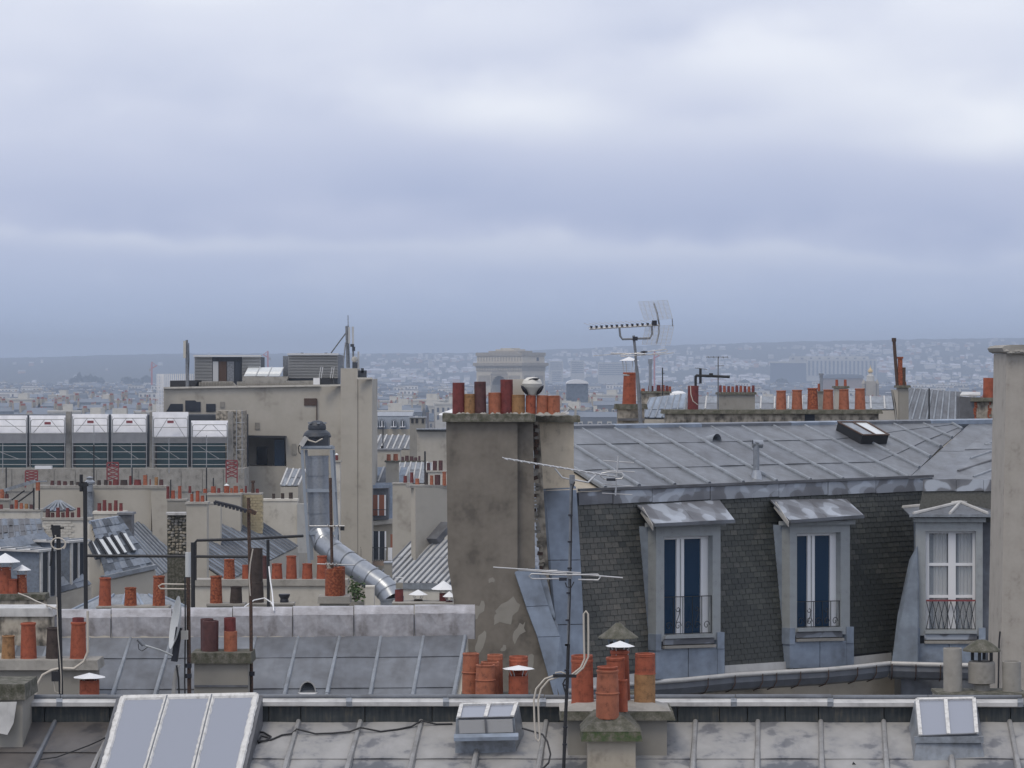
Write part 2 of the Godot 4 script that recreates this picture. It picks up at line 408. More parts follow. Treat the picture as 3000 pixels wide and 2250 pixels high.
# zinc sheets between battens. lines: [x top, y top, x bottom, y bottom] in pixels, lying on the plane; joints: share of the way down
func sheets(parent: Node, pl: Plane, lines: Array, joints: Array, m: Array, bw := 0.045, bh := 0.04, bmat := "zinc_light", batten_ends := true, far := 1.0, skip_battens := []):
	var up := pl.normal
	var pts := []
	for l in lines:
		pts.append([on(pl, l[0], l[1]), on(pl, l[2], l[3])])
	for i in pts.size() - 1:
		var jt: Array = [0.0]
		for j in joints:
			jt.append(j)
		jt.append(1.0)
		for k in jt.size() - 1:
			var t0: float = jt[k]; var t1: float = jt[k + 1]
			var lift := up * (0.014 * (jt.size() - 1 - k))
			var ex := 0.0 if k == jt.size() - 2 else 0.03 / maxf(0.2, (pts[i][1] - pts[i][0]).length())
			var a: Vector3 = pts[i][0].lerp(pts[i][1], t0); var b: Vector3 = pts[i + 1][0].lerp(pts[i + 1][1], t0)
			var c: Vector3 = pts[i + 1][0].lerp(pts[i + 1][1], t1 + ex); var d: Vector3 = pts[i][0].lerp(pts[i][1], t1 + ex)
			var g := (b - a).normalized() * bw * 0.3
			var mb := Mb.new()
			# a sheet is never flat: a faint dish between its battens
			var n := 4
			var off := up * 0.01
			var dish := rng.randf_range(-0.006, 0.012) * far
			var row := []
			for q in 3:
				var e0 := a.lerp(d, q / 2.0) + g; var e1 := b.lerp(c, q / 2.0) - g
				var line := []
				for s in n + 1:
					line.append(e0.lerp(e1, float(s) / n) + lift + off + up * dish * sin(PI * s / n) * (1.0 if q == 1 else 0.6))
				row.append(line)
			for q in 2:
				for s in n:
					mb.quad(row[q][s], row[q][s + 1], row[q + 1][s + 1], row[q + 1][s])
			mb.quad(row[2][0], row[2][n], row[2][n] - lift - off, row[2][0] - lift - off)
			put(mb, "zinc_sheet", M[m[rng.randi() % m.size()]], parent)
	if bw <= 0.0:
		return
	for i in pts.size():
		if i in skip_battens:
			continue
		var a: Vector3 = pts[i][0]; var b: Vector3 = pts[i][1]
		var len := (b - a).length()
		var cuts := [0.0]
		var seg := 0.9 * far
		while cuts[-1] + seg * 1.4 / len < 1.0:
			cuts.append(cuts[-1] + seg * rng.randf_range(0.85, 1.1) / len)
		cuts.append(1.0)
		for k in cuts.size() - 1:
			var mb := Mb.new()
			var w := bw * (1.0 + 0.12 * (k % 2))
			batten_shape(mb, a.lerp(b, cuts[k]) + up * 0.004, a.lerp(b, cuts[k + 1] + (0.0 if k == cuts.size() - 2 else 0.02 / len)) + up * 0.004, w, bh * (1.0 + 0.1 * (k % 2)), up)
			put(mb, "batten", M[bmat], parent)
func batten_shape(mb: Mb, a: Vector3, b: Vector3, w: float, h: float, up: Vector3):      # a wooden roll under a folded cap: upright sides, rounded top
	var s := (b - a).cross(up).normalized() * w * 0.5
	var prof := [[-1.0, 0.0], [-0.95, 0.62], [-0.62, 0.92], [0.0, 1.0], [0.62, 0.92], [0.95, 0.62], [1.0, 0.0]]
	for i in 6:
		var p: Vector3 = s * prof[i][0] + up * h * prof[i][1]; var q: Vector3 = s * prof[i + 1][0] + up * h * prof[i + 1][1]
		mb.quad(a + p, b + p, b + q, a + q)
		mb.tri(a, a + p, a + q); mb.tri(b, b + q, b + p)
func walls(mb: Mb, a: Vector3, b: Vector3, back: float, top: float, bottom := 0.0):   # a box of wall under a front line a-b, reaching back
	mb.hexa([Vector3(a.x, bottom, a.z - back), Vector3(b.x, bottom, b.z - back), Vector3(b.x, bottom, b.z), Vector3(a.x, bottom, a.z), Vector3(a.x, top, a.z - back), Vector3(b.x, top, b.z - back), Vector3(b.x, top, b.z), Vector3(a.x, top, a.z)])
# a chimney stack seen from the front. x0, x1, y of the cap's foot and of the base in pixels at distance d
func stack(label: String, x0: float, x1: float, yc: float, yb: float, d: float, thick: float, cap_px: float, over: float, wall: String, capm: String, group := "", called := "chimney_stack") -> Node3D:
	var a := P(x0, yb, d); var b := P(x1, yb, d); var t := P(x0, yc, d)
	var o := thing(called, label, "chimney", Vector3((a.x + b.x) / 2, a.y, -d - thick / 2), group)
	var mb := Mb.new()
	walls(mb, a, b, thick, t.y, a.y)
	put(mb, "wall", M[wall], o)
	var h := cap_px / F * d
	mb = Mb.new()
	var ov := over / F * d
	var x := [a.x - ov, b.x + ov]; var z := [-d + ov, -d - thick - ov]
	mb.hexa([Vector3(x[0], t.y, z[1]), Vector3(x[1], t.y, z[1]), Vector3(x[1], t.y, z[0]), Vector3(x[0], t.y, z[0]), Vector3(x[0] + ov * 0.3, t.y + h, z[1]), Vector3(x[1] - ov * 0.3, t.y + h, z[1]), Vector3(x[1] - ov * 0.3, t.y + h, z[0] - ov * 0.4), Vector3(x[0] + ov * 0.3, t.y + h, z[0] - ov * 0.4)])
	put(mb, "cap", M[capm], o)
	info[o] = [t.y + h, -d - thick / 2]
	return o
# pots on a stack: [x left, x right, y top, material, style]
func pots(o: Node3D, list: Array, dz := 0.0):
	var top: float = info[o][0]; var z: float = info[o][1] + dz
	for p in list:
		var c := P((p[0] + p[1]) / 2.0, p[2], -z)
		var r: float = (p[1] - p[0]) / 2.0 / F * -z
		var b := Vector3(c.x, top - 0.004, z)
		var q := pot(o, b, r, c.y - b.y, p[3], p[4] if p.size() > 4 else "pot_taper", rng.randf_range(-0.015, 0.015))
		if p.size() > 5:
			cowl(o, q, Vector3(c.x, c.y, z), p[5] / F * -z, p[6] / F * -z, p[7] / F * -z, r * 0.85)
# ---------------------------------------------------------------- sky, sun, camera
# cloud banks in view, as pixel ellipses: x, y, half width, half height, strength; outside the frame the same noise goes on without them
const BANKS := [[1520, 330, 330, 90, 0.95], [1350, 260, 260, 70, 0.4], [2200, 150, 420, 80, 0.8], [2520, 260, 330, 90, 0.75], [2930, 370, 260, 120, 1.1], [2900, 60, 330, 60, 0.5], [620, 0, 260, 60, 0.6], [1400, 30, 260, 60, 0.35],
	[980, 590, 260, 60, 0.55], [330, 690, 420, 36, 0.5], [1050, 690, 700, 42, 0.4], [1650, 715, 560, 42, 0.5], [2450, 750, 700, 34, 0.45], [2080, 895, 420, 16, 0.3], [40, 60, 200, 90, 0.2],
	[1180, 520, 420, 100, -0.75], [2250, 590, 800, 110, -0.7], [1950, 660, 420, 60, -0.35], [1500, 610, 300, 40, -0.3], [180, 560, 380, 70, -0.5], [330, 640, 260, 30, -0.3], [1850, 70, 240, 60, -0.35], [450, 200, 560, 110, -0.25],
	[700, 300, 300, 50, -0.2], [2850, 640, 300, 50, -0.4], [2100, 330, 260, 60, -0.3], [2500, 480, 300, 60, -0.15]]
var cloud_n: FastNoiseLite
var cloud_f: FastNoiseLite
func sky_at(az: float, el: float) -> Color:
	var x := CX + F * az
	var y := CY - F * tan(minf(el, 1.4))
	var ca := cos(az); var sa := sin(az)
	# two layers of stratus noise on a cloud deck seen from below
	var s := 1.0 / (sin(el) + 0.09)
	var p := Vector3(sa * cos(el) * s, 0.0, -ca * cos(el) * s)
	var n1 := cloud_n.get_noise_3d(p.x * 10.0, 0.0, p.z * 26.0)
	var n2 := cloud_f.get_noise_3d(sa * 90.0, el * 300.0, ca * 90.0)
	var n3 := cloud_f.get_noise_3d(sa * 260.0, el * 700.0 + 50.0, ca * 260.0)
	var n4 := cloud_f.get_noise_3d(sa * 800.0, el * 1700.0 + 90.0, ca * 800.0)
	var b := n1 * 0.25 + n2 * 0.32 + n3 * 0.27 + n4 * 0.15
	if absf(az) < 0.45 and el < 0.35:
		# the banks' edges are pushed about by the noise
		var wx := x + n2 * 190.0 + n3 * 110.0 + n4 * 40.0
		var wy := y + n2 * 50.0 + n3 * 55.0 + n4 * 24.0
		for k in BANKS:
			var q: float = pow((wx - k[0]) / k[2], 2) + pow((wy - k[1]) / k[3], 2)
			if q < 9.0:
				b += k[4] * exp(-q)
	var fade := smoothstep(0.008, 0.05, el)
	b *= lerpf(0.12, 1.0, fade)
	# clear air low down, white-lilac deck above
	var low := Color(0.44, 0.54, 0.75)
	var mid := Color(0.53, 0.58, 0.75)
	var high := Color(0.69, 0.73, 0.85)
	var t := smoothstep(0.0, 0.055, el)
	var c := low.lerp(mid, t).lerp(high, smoothstep(0.045, 0.12, el))
	c = c.lerp(Color(0.5, 0.56, 0.7), 0.55 * exp(-pow((el - 0.007) / 0.005, 2)))
	if b > 0.0:
		c = c.lerp(Color(0.88, 0.91, 0.97), clampf(b * 0.75, 0.0, 1.0))
	else:
		c = c.lerp(Color(0.36, 0.43, 0.63), clampf(-b * 0.6, 0.0, 0.8))
	return c
func make_sky() -> Sky:
	cloud_n = FastNoiseLite.new(); cloud_n.seed = 5; cloud_n.frequency = 0.03; cloud_n.fractal_octaves = 4
	cloud_f = FastNoiseLite.new(); cloud_f.seed = 9; cloud_f.frequency = 0.045; cloud_f.fractal_octaves = 4
	var w := 768
	var h := 384
	var im := Image.create(w, h, false, Image.FORMAT_RGBF)
	im.fill(Color(0.2, 0.21, 0.22))
	for y in h / 2 + 2:
		var el := maxf(0.0, PI / 2 - (y + 0.5) / h * PI)
		for x in w:
			im.set_pixel(x, y, sky_at(wrapf((x + 0.5) / w, -0.5, 0.5) * TAU, el))
	im.resize(4096, 2048, Image.INTERPOLATE_CUBIC)
	# the part near the frame once more, with its fine wisps
	for y in range(1024 - 230, 1024):
		var el := PI / 2 - (y + 0.5) / 2048.0 * PI
		for x in range(-280, 280):
			im.set_pixel(posmod(x, 4096), y, sky_at((x + 0.5) / 4096.0 * TAU, el))
	var sm := PanoramaSkyMaterial.new()
	sm.panorama = ImageTexture.create_from_image(im)
	var s := Sky.new()
	s.sky_material = sm
	return s

func _ready():
	rng.seed = 4711
	var cam := Camera3D.new()
	cam.name = "camera"
	add_child(cam)
	cam.position = Vector3(0, EYE, 0)
	cam.projection = Camera3D.PROJECTION_FRUSTUM
	cam.near = 1.0
	cam.far = 30000.0
	cam.size = 2250.0 / F
	cam.frustum_offset = Vector2(0, -(1125.0 - CY) / F)
	cam.current = true
	var env := Environment.new()
	env.background_mode = Environment.BG_SKY
	env.sky = make_sky()
	env.background_energy_multiplier = 1.0
	env.tonemap_mode = Environment.TONE_MAPPER_LINEAR
	env.tonemap_exposure = 1.1
	env.sdfgi_enabled = true
	env.ssao_enabled = true
	env.ssil_enabled = true
	env.fog_enabled = true
	env.fog_density = 0.00022
	env.fog_light_color = Color(0.84, 0.905, 1.0)
	var we := WorldEnvironment.new()
	we.name = "world_environment"
	we.environment = env
	add_child(we)
	var sun := DirectionalLight3D.new()
	sun.name = "overcast_sun"
	sun.light_color = Color(1.0, 0.95, 0.87)
	sun.light_energy = 0.4
	sun.light_angular_distance = 25.0
	sun.shadow_enabled = true
	add_child(sun)
	sun.look_at_from_position(Vector3(-20, 60, 30), Vector3.ZERO, UP)
	make_materials()
	make_shapes()
	print("t materials ", Time.get_ticks_msec())
	terrain()
	near_roof()
	middle_roof()
	mansard_house()
	party_walls()
	print("t near ", Time.get_ticks_msec())
	far_side_stacks()
	left_middle()
	centre_middle()
	modern_block()
	print("t middle ", Time.get_ticks_msec())
	far_city()
	antennas()
	print("t all ", Time.get_ticks_msec())

# ---------------------------------------------------------------- the nearest roof
func near_roof():
	var d := 34.0
	var o := thing("zinc_roof_house", "nearest house roof of stained pale zinc sheets with a dark upstand under its ridge", "house", P(1500, 2250, 32) * Vector3(1, 0, 1))
	var pl := facing(P(1500, 2128, 33.86), 18.0)
	var lines := [[-120, 2128, -260, 2262], [20, 2128, -60, 2262], [162, 2128, 96, 2262], [336, 2128, 276, 2262], [516, 2128, 466, 2262], [694, 2128, 650, 2262], [875, 2128, 836, 2262], [1056, 2128, 1019, 2262], [1234, 2128, 1203, 2262], [1416, 2128, 1387, 2262], [1600, 2128, 1578, 2262], [1800, 2128, 1785, 2262], [2037, 2128, 2029, 2262], [2220, 2128, 2218, 2262], [2404, 2128, 2407, 2262], [2588, 2128, 2597, 2262], [2780, 2128, 2789, 2262], [2957, 2128, 2982, 2262], [3140, 2128, 3180, 2262]]
	# the roof goes on below the frame
	var ext := []
	for l in lines:
		var k := 2.6
		ext.append([l[0], l[1], l[0] + (l[2] - l[0]) * k, l[1] + (l[3] - l[1]) * k])
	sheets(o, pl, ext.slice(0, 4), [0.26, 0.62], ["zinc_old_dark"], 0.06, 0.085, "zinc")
	sheets(o, pl, ext.slice(3), [0.315, 0.66], ["zinc_old"], 0.065, 0.09, "zinc_pale")
	var a := on(pl, -400, 2480); var b := on(pl, 3400, 2480)
	var mb := Mb.new()
	# body below the sheets: front slope, and a back slope falling away behind the ridge
	var f0 := on(pl, -430, 2490) - UP * 0.03; var f1 := on(pl, 3430, 2490) - UP * 0.03
	var t0 := P(-250, 2066, 33.93); var t1 := P(3260, 2066, 33.93)
	var m0 := on(pl, -250, 2127) - UP * 0.03; var m1 := on(pl, 3260, 2127) - UP * 0.03
	var bk := 3.2
	var r0 := Vector3(t0.x, t0.y - 1.9, t0.z - bk); var r1 := Vector3(t1.x, t1.y - 1.9, t1.z - bk)
	var pr := [Vector3(f0.x, 0, f0.z), f0, m0, t0 + Vector3(0, 0, -0.06), r0, Vector3(f0.x, 0, r0.z)]
	mb.prism(pr, Vector3(f1.x - f0.x, 0, 0))
	put(mb, "wall", M["render_grey"], o)
	# upstand sheets
	var ed := [-250, -60, 130, 322, 512, 700, 787, 881, 1069, 1266, 1455, 1640, 1830, 1985, 2108, 2190, 2300, 2398, 2590, 2780, 2960, 3260]
	for i in ed.size() - 1:
		mb = Mb.new()
		var u0 := P(ed[i] + 1.5, 2066, 33.86 - 0.008 * (i % 2)); var u1 := P(ed[i + 1] - 1.5, 2066, 33.86 - 0.008 * (i % 2))
		var l0 := P(ed[i] + 1.5, 2131, 33.86 - 0.008 * (i % 2)); var l1 := P(ed[i + 1] - 1.5, 2131, 33.86 - 0.008 * (i % 2))
		mb.prism([u0, u1, l1, l0], Vector3(0, 0, -0.05))
		put(mb, "upstand_sheet", M["tarred"], o)
	# ridge capping in lengths with lapped joints, its back kerb rounded
	var cut := [80, 178, 461, 744, 1027, 1311, 1595, 1878, 2154, 2437, 2718, 2994]
	for i in cut.size() - 1:
		var x0: float = cut[i] + 1; var x1: float = cut[i + 1] - 1
		var w := P(x1, 2040, d) - P(x0, 2040, d)
		var tilt := rng.randf_range(-1.2, 1.2)
		mb = Mb.new()
		mb.prism([P(x0, 2047 + tilt, 34.02), P(x0, 2058 + tilt, 33.79), P(x0, 2069 + tilt, 33.79), P(x0, 2071 + tilt, 33.81), P(x0, 2061, 34.02)], Vector3(w.x, 0, 0))
		put(mb, "ridge_cap", M["zinc_white"], o)
		mb = Mb.new()
		mb.tube([P(x0, 2042 + tilt, 34.05), P(x1, 2042 + tilt, 34.05)], 0.03, 10)
		put(mb, "ridge_roll", M["zinc"], o)
		mb = Mb.new()
		mb.prism([P(x1 - 12, 2045 + tilt, 34.02), P(x1 - 12, 2056.5 + tilt, 33.785), P(x1 - 12, 2070 + tilt, 33.785), P(x1 - 12, 2071, 33.8), P(x1 - 12, 2060, 34.02)], Vector3(0.07, 0, 0))
		put(mb, "joint_strap", M["zinc_light"], o)
	big_skylight(o)
	small_skylight(o, pl, px("k", 145, 880), px("k", 590, 870), px("k", 555, 975), px("k", 120, 985), true)
	small_skylight(o, pl, px("l", 1582, 408), px("l", 1916, 402), px("l", 1932, 606), px("l", 1602, 620), false)
	# snow hooks and a dark ventilator peak at the lower edge
	mb = Mb.new()
	var v := on(pl, 2502, 2252)
	mb.prism([v + Vector3(-0.07, 0, 0), v + Vector3(0.07, 0, 0), v + Vector3(0, 0.07, 0)], Vector3(0, 0, -0.12))
	put(mb, "vent_peak", M["iron_black"], o)
	# loose black cable over the battens
	var cb := thing("roof_cable", "slack black cable lying across the pale battens of the nearest roof", "cable", onz(pl, "j", 900, 1140))
	var pts := []
	for q in [[150, 1210], [260, 1200], [350, 1160], [430, 1148], [470, 1140], [620, 1150], [760, 1145], [900, 1132], [985, 1128], [1150, 1132], [1300, 1112], [1400, 1090], [1478, 1072], [1600, 1072], [1730, 1070]]:
		pts.append(onz(pl, "j", q[0], q[1]) + pl.normal * (0.07 if q[0] not in [470, 985, 1478] else 0.115))
	mb = Mb.new(); mb.tube(pts, 0.011, 6); put(mb, "cable", M["cable_black"], cb)
	mb = Mb.new()
	pts = []
	for q in [[150, 1140], [200, 1145], [260, 1180], [220, 1210], [160, 1230], [180, 1175], [250, 1190]]:
		pts.append(onz(pl, "j", q[0], q[1]) + pl.normal * 0.08)
	mb.tube(pts, 0.012, 6); put(mb, "cable_coil", M["cable_black"], cb)
	cb = thing("roof_cable", "thin black cable hanging over the dark sheets beside the long glazed skylight", "cable", onz(pl, "i", 600, 1300))
	mb = Mb.new(); pts = []
	for q in [[330, 1378], [460, 1360], [600, 1310], [720, 1265], [810, 1225], [885, 1185]]:
		pts.append(onz(pl, "i", q[0], q[1]) + pl.normal * 0.1)
	mb.tube(pts, 0.008, 6); put(mb, "cable", M["cable_black"], cb)
	near_chimney(pl)
	# corner of a stack at the left edge
	var s := stack("mossy stone stack corner with a torn white flashing at the nearest ridge's end", -260, 66, 2050, 2240, 33.2, 0.8, 46, 10, "render_grey", "mossy_stone")
	mb = Mb.new()
	mb.prism([A("i", -60, 850, 33.15), A("i", 138, 845, 33.15), A("i", 110, 1020, 33.12), A("i", 62, 1112, 33.1), A("i", -60, 1090, 33.1)], Vector3(0, 0, 0.02))
	put(mb, "flashing", M["zinc_white"], s)

func big_skylight(o: Node3D):
	var pl := facing(P(560, 2041, 33.72), 28.0)
	var g := Node3D.new()
	g.name = "skylight"
	o.add_child(g, true)
	var k := 1.25      # carried on below the frame
	var bars := []
	for q in [[360, 2045, 303, 2250], [490, 2043, 430, 2250], [621, 2040, 570, 2250], [751, 2037, 702, 2250]]:
		bars.append([on(pl, q[0], q[1]), on(pl, q[0] + (q[2] - q[0]) * k, q[1] + (q[3] - q[1]) * k)])
	for i in 3:
		var mb := Mb.new()
		mb.prism([bars[i][0], bars[i + 1][0], bars[i + 1][1], bars[i][1]], pl.normal * 0.008)
		put(mb, "pane", M["frosted_glass"], g)
	for i in 4:
		# flaking putty bars: ragged edges
		var mb := Mb.new()
		var a: Vector3 = bars[i][0]; var b: Vector3 = bars[i][1]
		var s := (b - a).cross(pl.normal).normalized()
		var n := 30
		var e0 := []; var e1 := []
		for j in n + 1:
			e0.append(0.04 + rng.randf_range(-0.009, 0.004)); e1.append(0.04 + rng.randf_range(-0.009, 0.004))
		for j in n:
			var p := a.lerp(b, float(j) / n); var q := a.lerp(b, float(j + 1) / n)
			var u := pl.normal * 0.009; var h := pl.normal * 0.028
			mb.hexa([p - s * e0[j] + u, q - s * e0[j + 1] + u, q + s * e1[j + 1] + u, p + s * e1[j] + u, p - s * e0[j] * 0.6 + h, q - s * e0[j + 1] * 0.6 + h, q + s * e1[j + 1] * 0.6 + h, p + s * e1[j] * 0.6 + h])
		put(mb, "glazing_bar", M["putty_white"], g)
		if i == 1 or i == 2:
			mb = Mb.new()
			mb.bar(a + pl.normal * 0.028, b + pl.normal * 0.028, 0.012, 0.008, pl.normal)
			put(mb, "bar_cap", M["zinc"], g)
	var mb := Mb.new()
	var n := 16
	for j in n:
		var a: Vector3 = bars[0][0].lerp(bars[3][0], float(j) / n); var b: Vector3 = bars[0][0].lerp(bars[3][0], float(j + 1) / n)
		var f := Vector3(0, -0.5, 0.86)
		mb.hexa([a, b, b + f * (0.062 + 0.004 * (j % 2)), a + f * (0.062 + 0.004 * ((j + 1) % 2)), a + UP * 0.035, b + UP * 0.035, b + f * 0.055 + UP * 0.035, a + f * 0.055 + UP * 0.035])
	put(mb, "head_flashing", M["putty_white"], g)
	mb = Mb.new()
	var t: Vector3 = bars[3][0] + Vector3(0.035, 0, 0); var u: Vector3 = bars[3][1] + Vector3(0.035, 0, 0)
	mb.prism([t, u, u - UP * 0.4, t - UP * 0.6], Vector3(0.04, 0, 0))
	put(mb, "kerb", M["zinc_dark"], g)
	mb = Mb.new()
	t = bars[0][0] - Vector3(0.075, 0, 0); u = bars[0][1] - Vector3(0.075, 0, 0)
	mb.prism([t, u, u - UP * 0.4, t - UP * 0.6], Vector3(0.04, 0, 0))
	put(mb, "kerb", M["zinc_dark"], g)
# a raised roof light: curb, frame, two panes. corners of the glazed lid in pixels
func small_skylight(o: Node3D, pl: Plane, tl: Vector2, tr: Vector2, br: Vector2, bl: Vector2, stepped: bool):
	var g := Node3D.new()
	g.name = "skylight"
	o.add_child(g, true)
	var n := pl.normal
	# the lid stands off the roof
	var lid := Plane(pl.normal, P((tl.x + tr.x) / 2, (tl.y + bl.y) / 2, 33.25)) if not stepped else facing(P((tl.x + tr.x) / 2, bl.y, 33.02), 13.0)
	if not stepped:
		lid = facing(P((tl.x + tr.x) / 2, bl.y, 32.95), 24.0)
	var c := [on(lid, tl.x, tl.y), on(lid, tr.x, tr.y), on(lid, br.x, br.y), on(lid, bl.x, bl.y)]
	var un := lid.normal
	var mid0: Vector3 = (c[0] + c[1]) / 2; var mid1: Vector3 = (c[2] + c[3]) / 2
	for q in [[c[0], mid0, mid1, c[3]], [mid0, c[1], c[2], mid1]]:
		var mb := Mb.new()
		mb.prism(q, un * 0.008)
		put(mb, "pane", M["frosted_glass"], g)
	for q in [[c[0], c[3]], [c[1], c[2]], [mid0, mid1], [c[0], c[1]]]:
		var mb := Mb.new()
		mb.bar(q[0] + un * 0.008, q[1] + un * 0.008, 0.042, 0.022, un)
		put(mb, "glazing_bar", M["putty_white"], g)
	var mb := Mb.new()
	mb.bar(c[3] + un * 0.004, c[2] + un * 0.004, 0.02, 0.012, un)
	put(mb, "glazing_bar", M["zinc_dark"], g)
	# curb: splayed flashing from under the lid down to the roof
	var low := []
	for i in 4:
		var e: Vector3 = c[i] + (Vector3(-0.09 if i in [0, 3] else 0.09, 0, -0.05 if i < 2 else 0.06))
		low.append(drop(pl, e) + UP * 0.03)
	if stepped:
		# glazed front below the lid
		var f := [c[3] + Vector3(0, -0.012, 0.012), c[2] + Vector3(0, -0.012, 0.012)]
		var hh := 0.15
		var m0: Vector3 = (f[0] + f[1]) / 2
		for q in [[f[0], m0], [m0, f[1]]]:
			mb = Mb.new()
			mb.prism([q[0], q[1], q[1] + Vector3(0.012, -hh, 0.02), q[0] + Vector3(0.012, -hh, 0.02)], Vector3(0, 0, -0.012))
			put(mb, "front_pane", M["milky_glass_dim"] if M.has("milky_glass_dim") else M["render_white"], g)
		mb = Mb.new()
		mb.bar(m0 + Vector3(0, 0, 0.004), m0 + Vector3(0.012, -hh, 0.024), 0.025, 0.02, Vector3(0, 0, 1))
		put(mb, "glazing_bar", M["zinc_dark"], g)
		for i in [2, 3]:
			low[i] = drop(pl, c[i] + Vector3(0.04 if i == 2 else -0.04, 0, -0.02)) + UP * 0.03
		mb = Mb.new()
		var s0: Vector3 = f[0] + Vector3(-0.05, -hh - 0.005, 0.03); var s1: Vector3 = f[1] + Vector3(0.07, -hh - 0.005, 0.03)
		mb.hexa([s0 - UP * 0.07, s1 - UP * 0.07, s1 - UP * 0.07 + Vector3(0, 0, 0.1), s0 - UP * 0.07 + Vector3(0, 0, 0.1), s0, s1, s1 + Vector3(0, -0.03, 0.1), s0 + Vector3(0, -0.03, 0.1)])
		put(mb, "sill", M["zinc_blue"], g)
	else:
		mb = Mb.new()
		mb.box((c[2] + c[3]) / 2 + Vector3(0, -0.045, 0.015), Vector3((c[2] - c[3]).length() + 0.14, 0.07, 0.05))
		put(mb, "sill", M["zinc_light"], g)
	mb = Mb.new()
	mb.hexa([low[0], low[1], low[2], low[3], c[0] - un * 0.005 + Vector3(-0.03, 0, 0), c[1] - un * 0.005 + Vector3(0.03, 0, 0), c[2] - un * 0.005 + Vector3(0.03, 0, -0.02), c[3] - un * 0.005 + Vector3(-0.03, 0, -0.02)])
	put(mb, "curb", M["zinc_light"], g)
	mb = Mb.new()
	var e0: Vector3 = low[0] + Vector3(-0.1, 0, 0); var e1: Vector3 = low[1] + Vector3(0.1, 0, 0)
	mb.hexa([e0, e0 + Vector3(0.07, 0, 0), drop(pl, low[3]) + Vector3(-0.03, 0.015, 0), drop(pl, low[3]) + Vector3(-0.1, 0.015, 0), e0 + UP * 0.02, e0 + Vector3(0.07, 0.02, 0), drop(pl, low[3]) + Vector3(-0.03, 0.035, 0), drop(pl, low[3]) + Vector3(-0.1, 0.035, 0)])
	put(mb, "side_flashing", M["zinc_white"], g)

func near_chimney(pl: Plane):
	# wide stack at the back, a narrower one built against its front
	var o := stack("broad rendered stack behind the mossy front stack, with a yellow-footed pot", 1664, 1954, 2108, 2290, 33.0, 0.62, 26, 24, "render_grey", "mossy_stone")
	var top: float = info[o][0]
	# mortar fillet round the pots
	var mb := Mb.new()
	var a := P(1640, 2080, 32.9); var b := P(1966, 2080, 32.9)
	mb.hexa([Vector3(a.x, top, -33.7), Vector3(b.x, top, -33.7), Vector3(b.x, top, -32.94), Vector3(a.x, top, -32.94), Vector3(a.x + 0.2, top + 0.07, -33.5), Vector3(b.x - 0.2, top + 0.07, -33.5), Vector3(b.x - 0.2, top + 0.07, -33.15), Vector3(a.x + 0.2, top + 0.07, -33.15)])
	put(mb, "mortar_bed", M["concrete"], o)
	info[o][0] = top + 0.05
	pots(o, [[1674, 1740, 1919, "clay", "pot_flare"], [1774, 1834, 1925, "clay", "pot_taper"]])
	pots(o, [[1787, 1847, 1905, "clay", "pot_taper", 44, 12, 16]], -0.17)
	var q := pot(o, P(1889, 2057, 33.3) * Vector3(1, 0, 1) + UP * info[o][0], 0.122, (2057 - 1971) / F * 33.3, "clay_ochre", "pot_tube")
	pot(o, P(1890, 1974, 33.3), 0.118, (1974 - 1914) / F * 33.3, "clay", "pot_flare")
	# small second pot low behind
	var f := stack("narrow front stack with a mossy sloped cap and one tall clay pot", 1723, 1862, 2170, 2300, 32.25, 0.55, 28, 20, "render_cream", "moss_green")
	top = info[f][0]
	mb = Mb.new()
	a = P(1702, 2141, 32.2); b = P(1880, 2141, 32.2)
	mb.hexa([Vector3(a.x, top, -32.85), Vector3(b.x, top, -32.85), Vector3(b.x, top, -32.2), Vector3(a.x, top, -32.2), Vector3(a.x + 0.16, top + 0.17, -32.85), Vector3(b.x - 0.16, top + 0.17, -32.85), Vector3(b.x - 0.22, top + 0.15, -32.52), Vector3(a.x + 0.22, top + 0.15, -32.52)])
	put(mb, "mortar_bed", M["mossy_stone"], f)
	info[f][0] = top + 0.1
	var fp := P(1780, 2112, 32.5)
	pot(f, Vector3(fp.x, top + 0.11, -32.53), 0.128, (2112 - 1970) / F * 32.5, "clay_orange", "pot_collar")
	mb = Mb.new()
	mb.lathe(P(1780, 1971, 32.53), [[0.11, 0], [0.108, 0.05], [0.118, 0.055], [0.118, 0.07], [0.1, 0.075], [0.09, 0.0]], 20)
	put(mb, "inner_rim", M["clay"], f)
	pot(f, Vector3(P(1824, 2076, 32.75).x, top + 0.16, -32.75), 0.06, 0.36, "clay", "pot_taper")

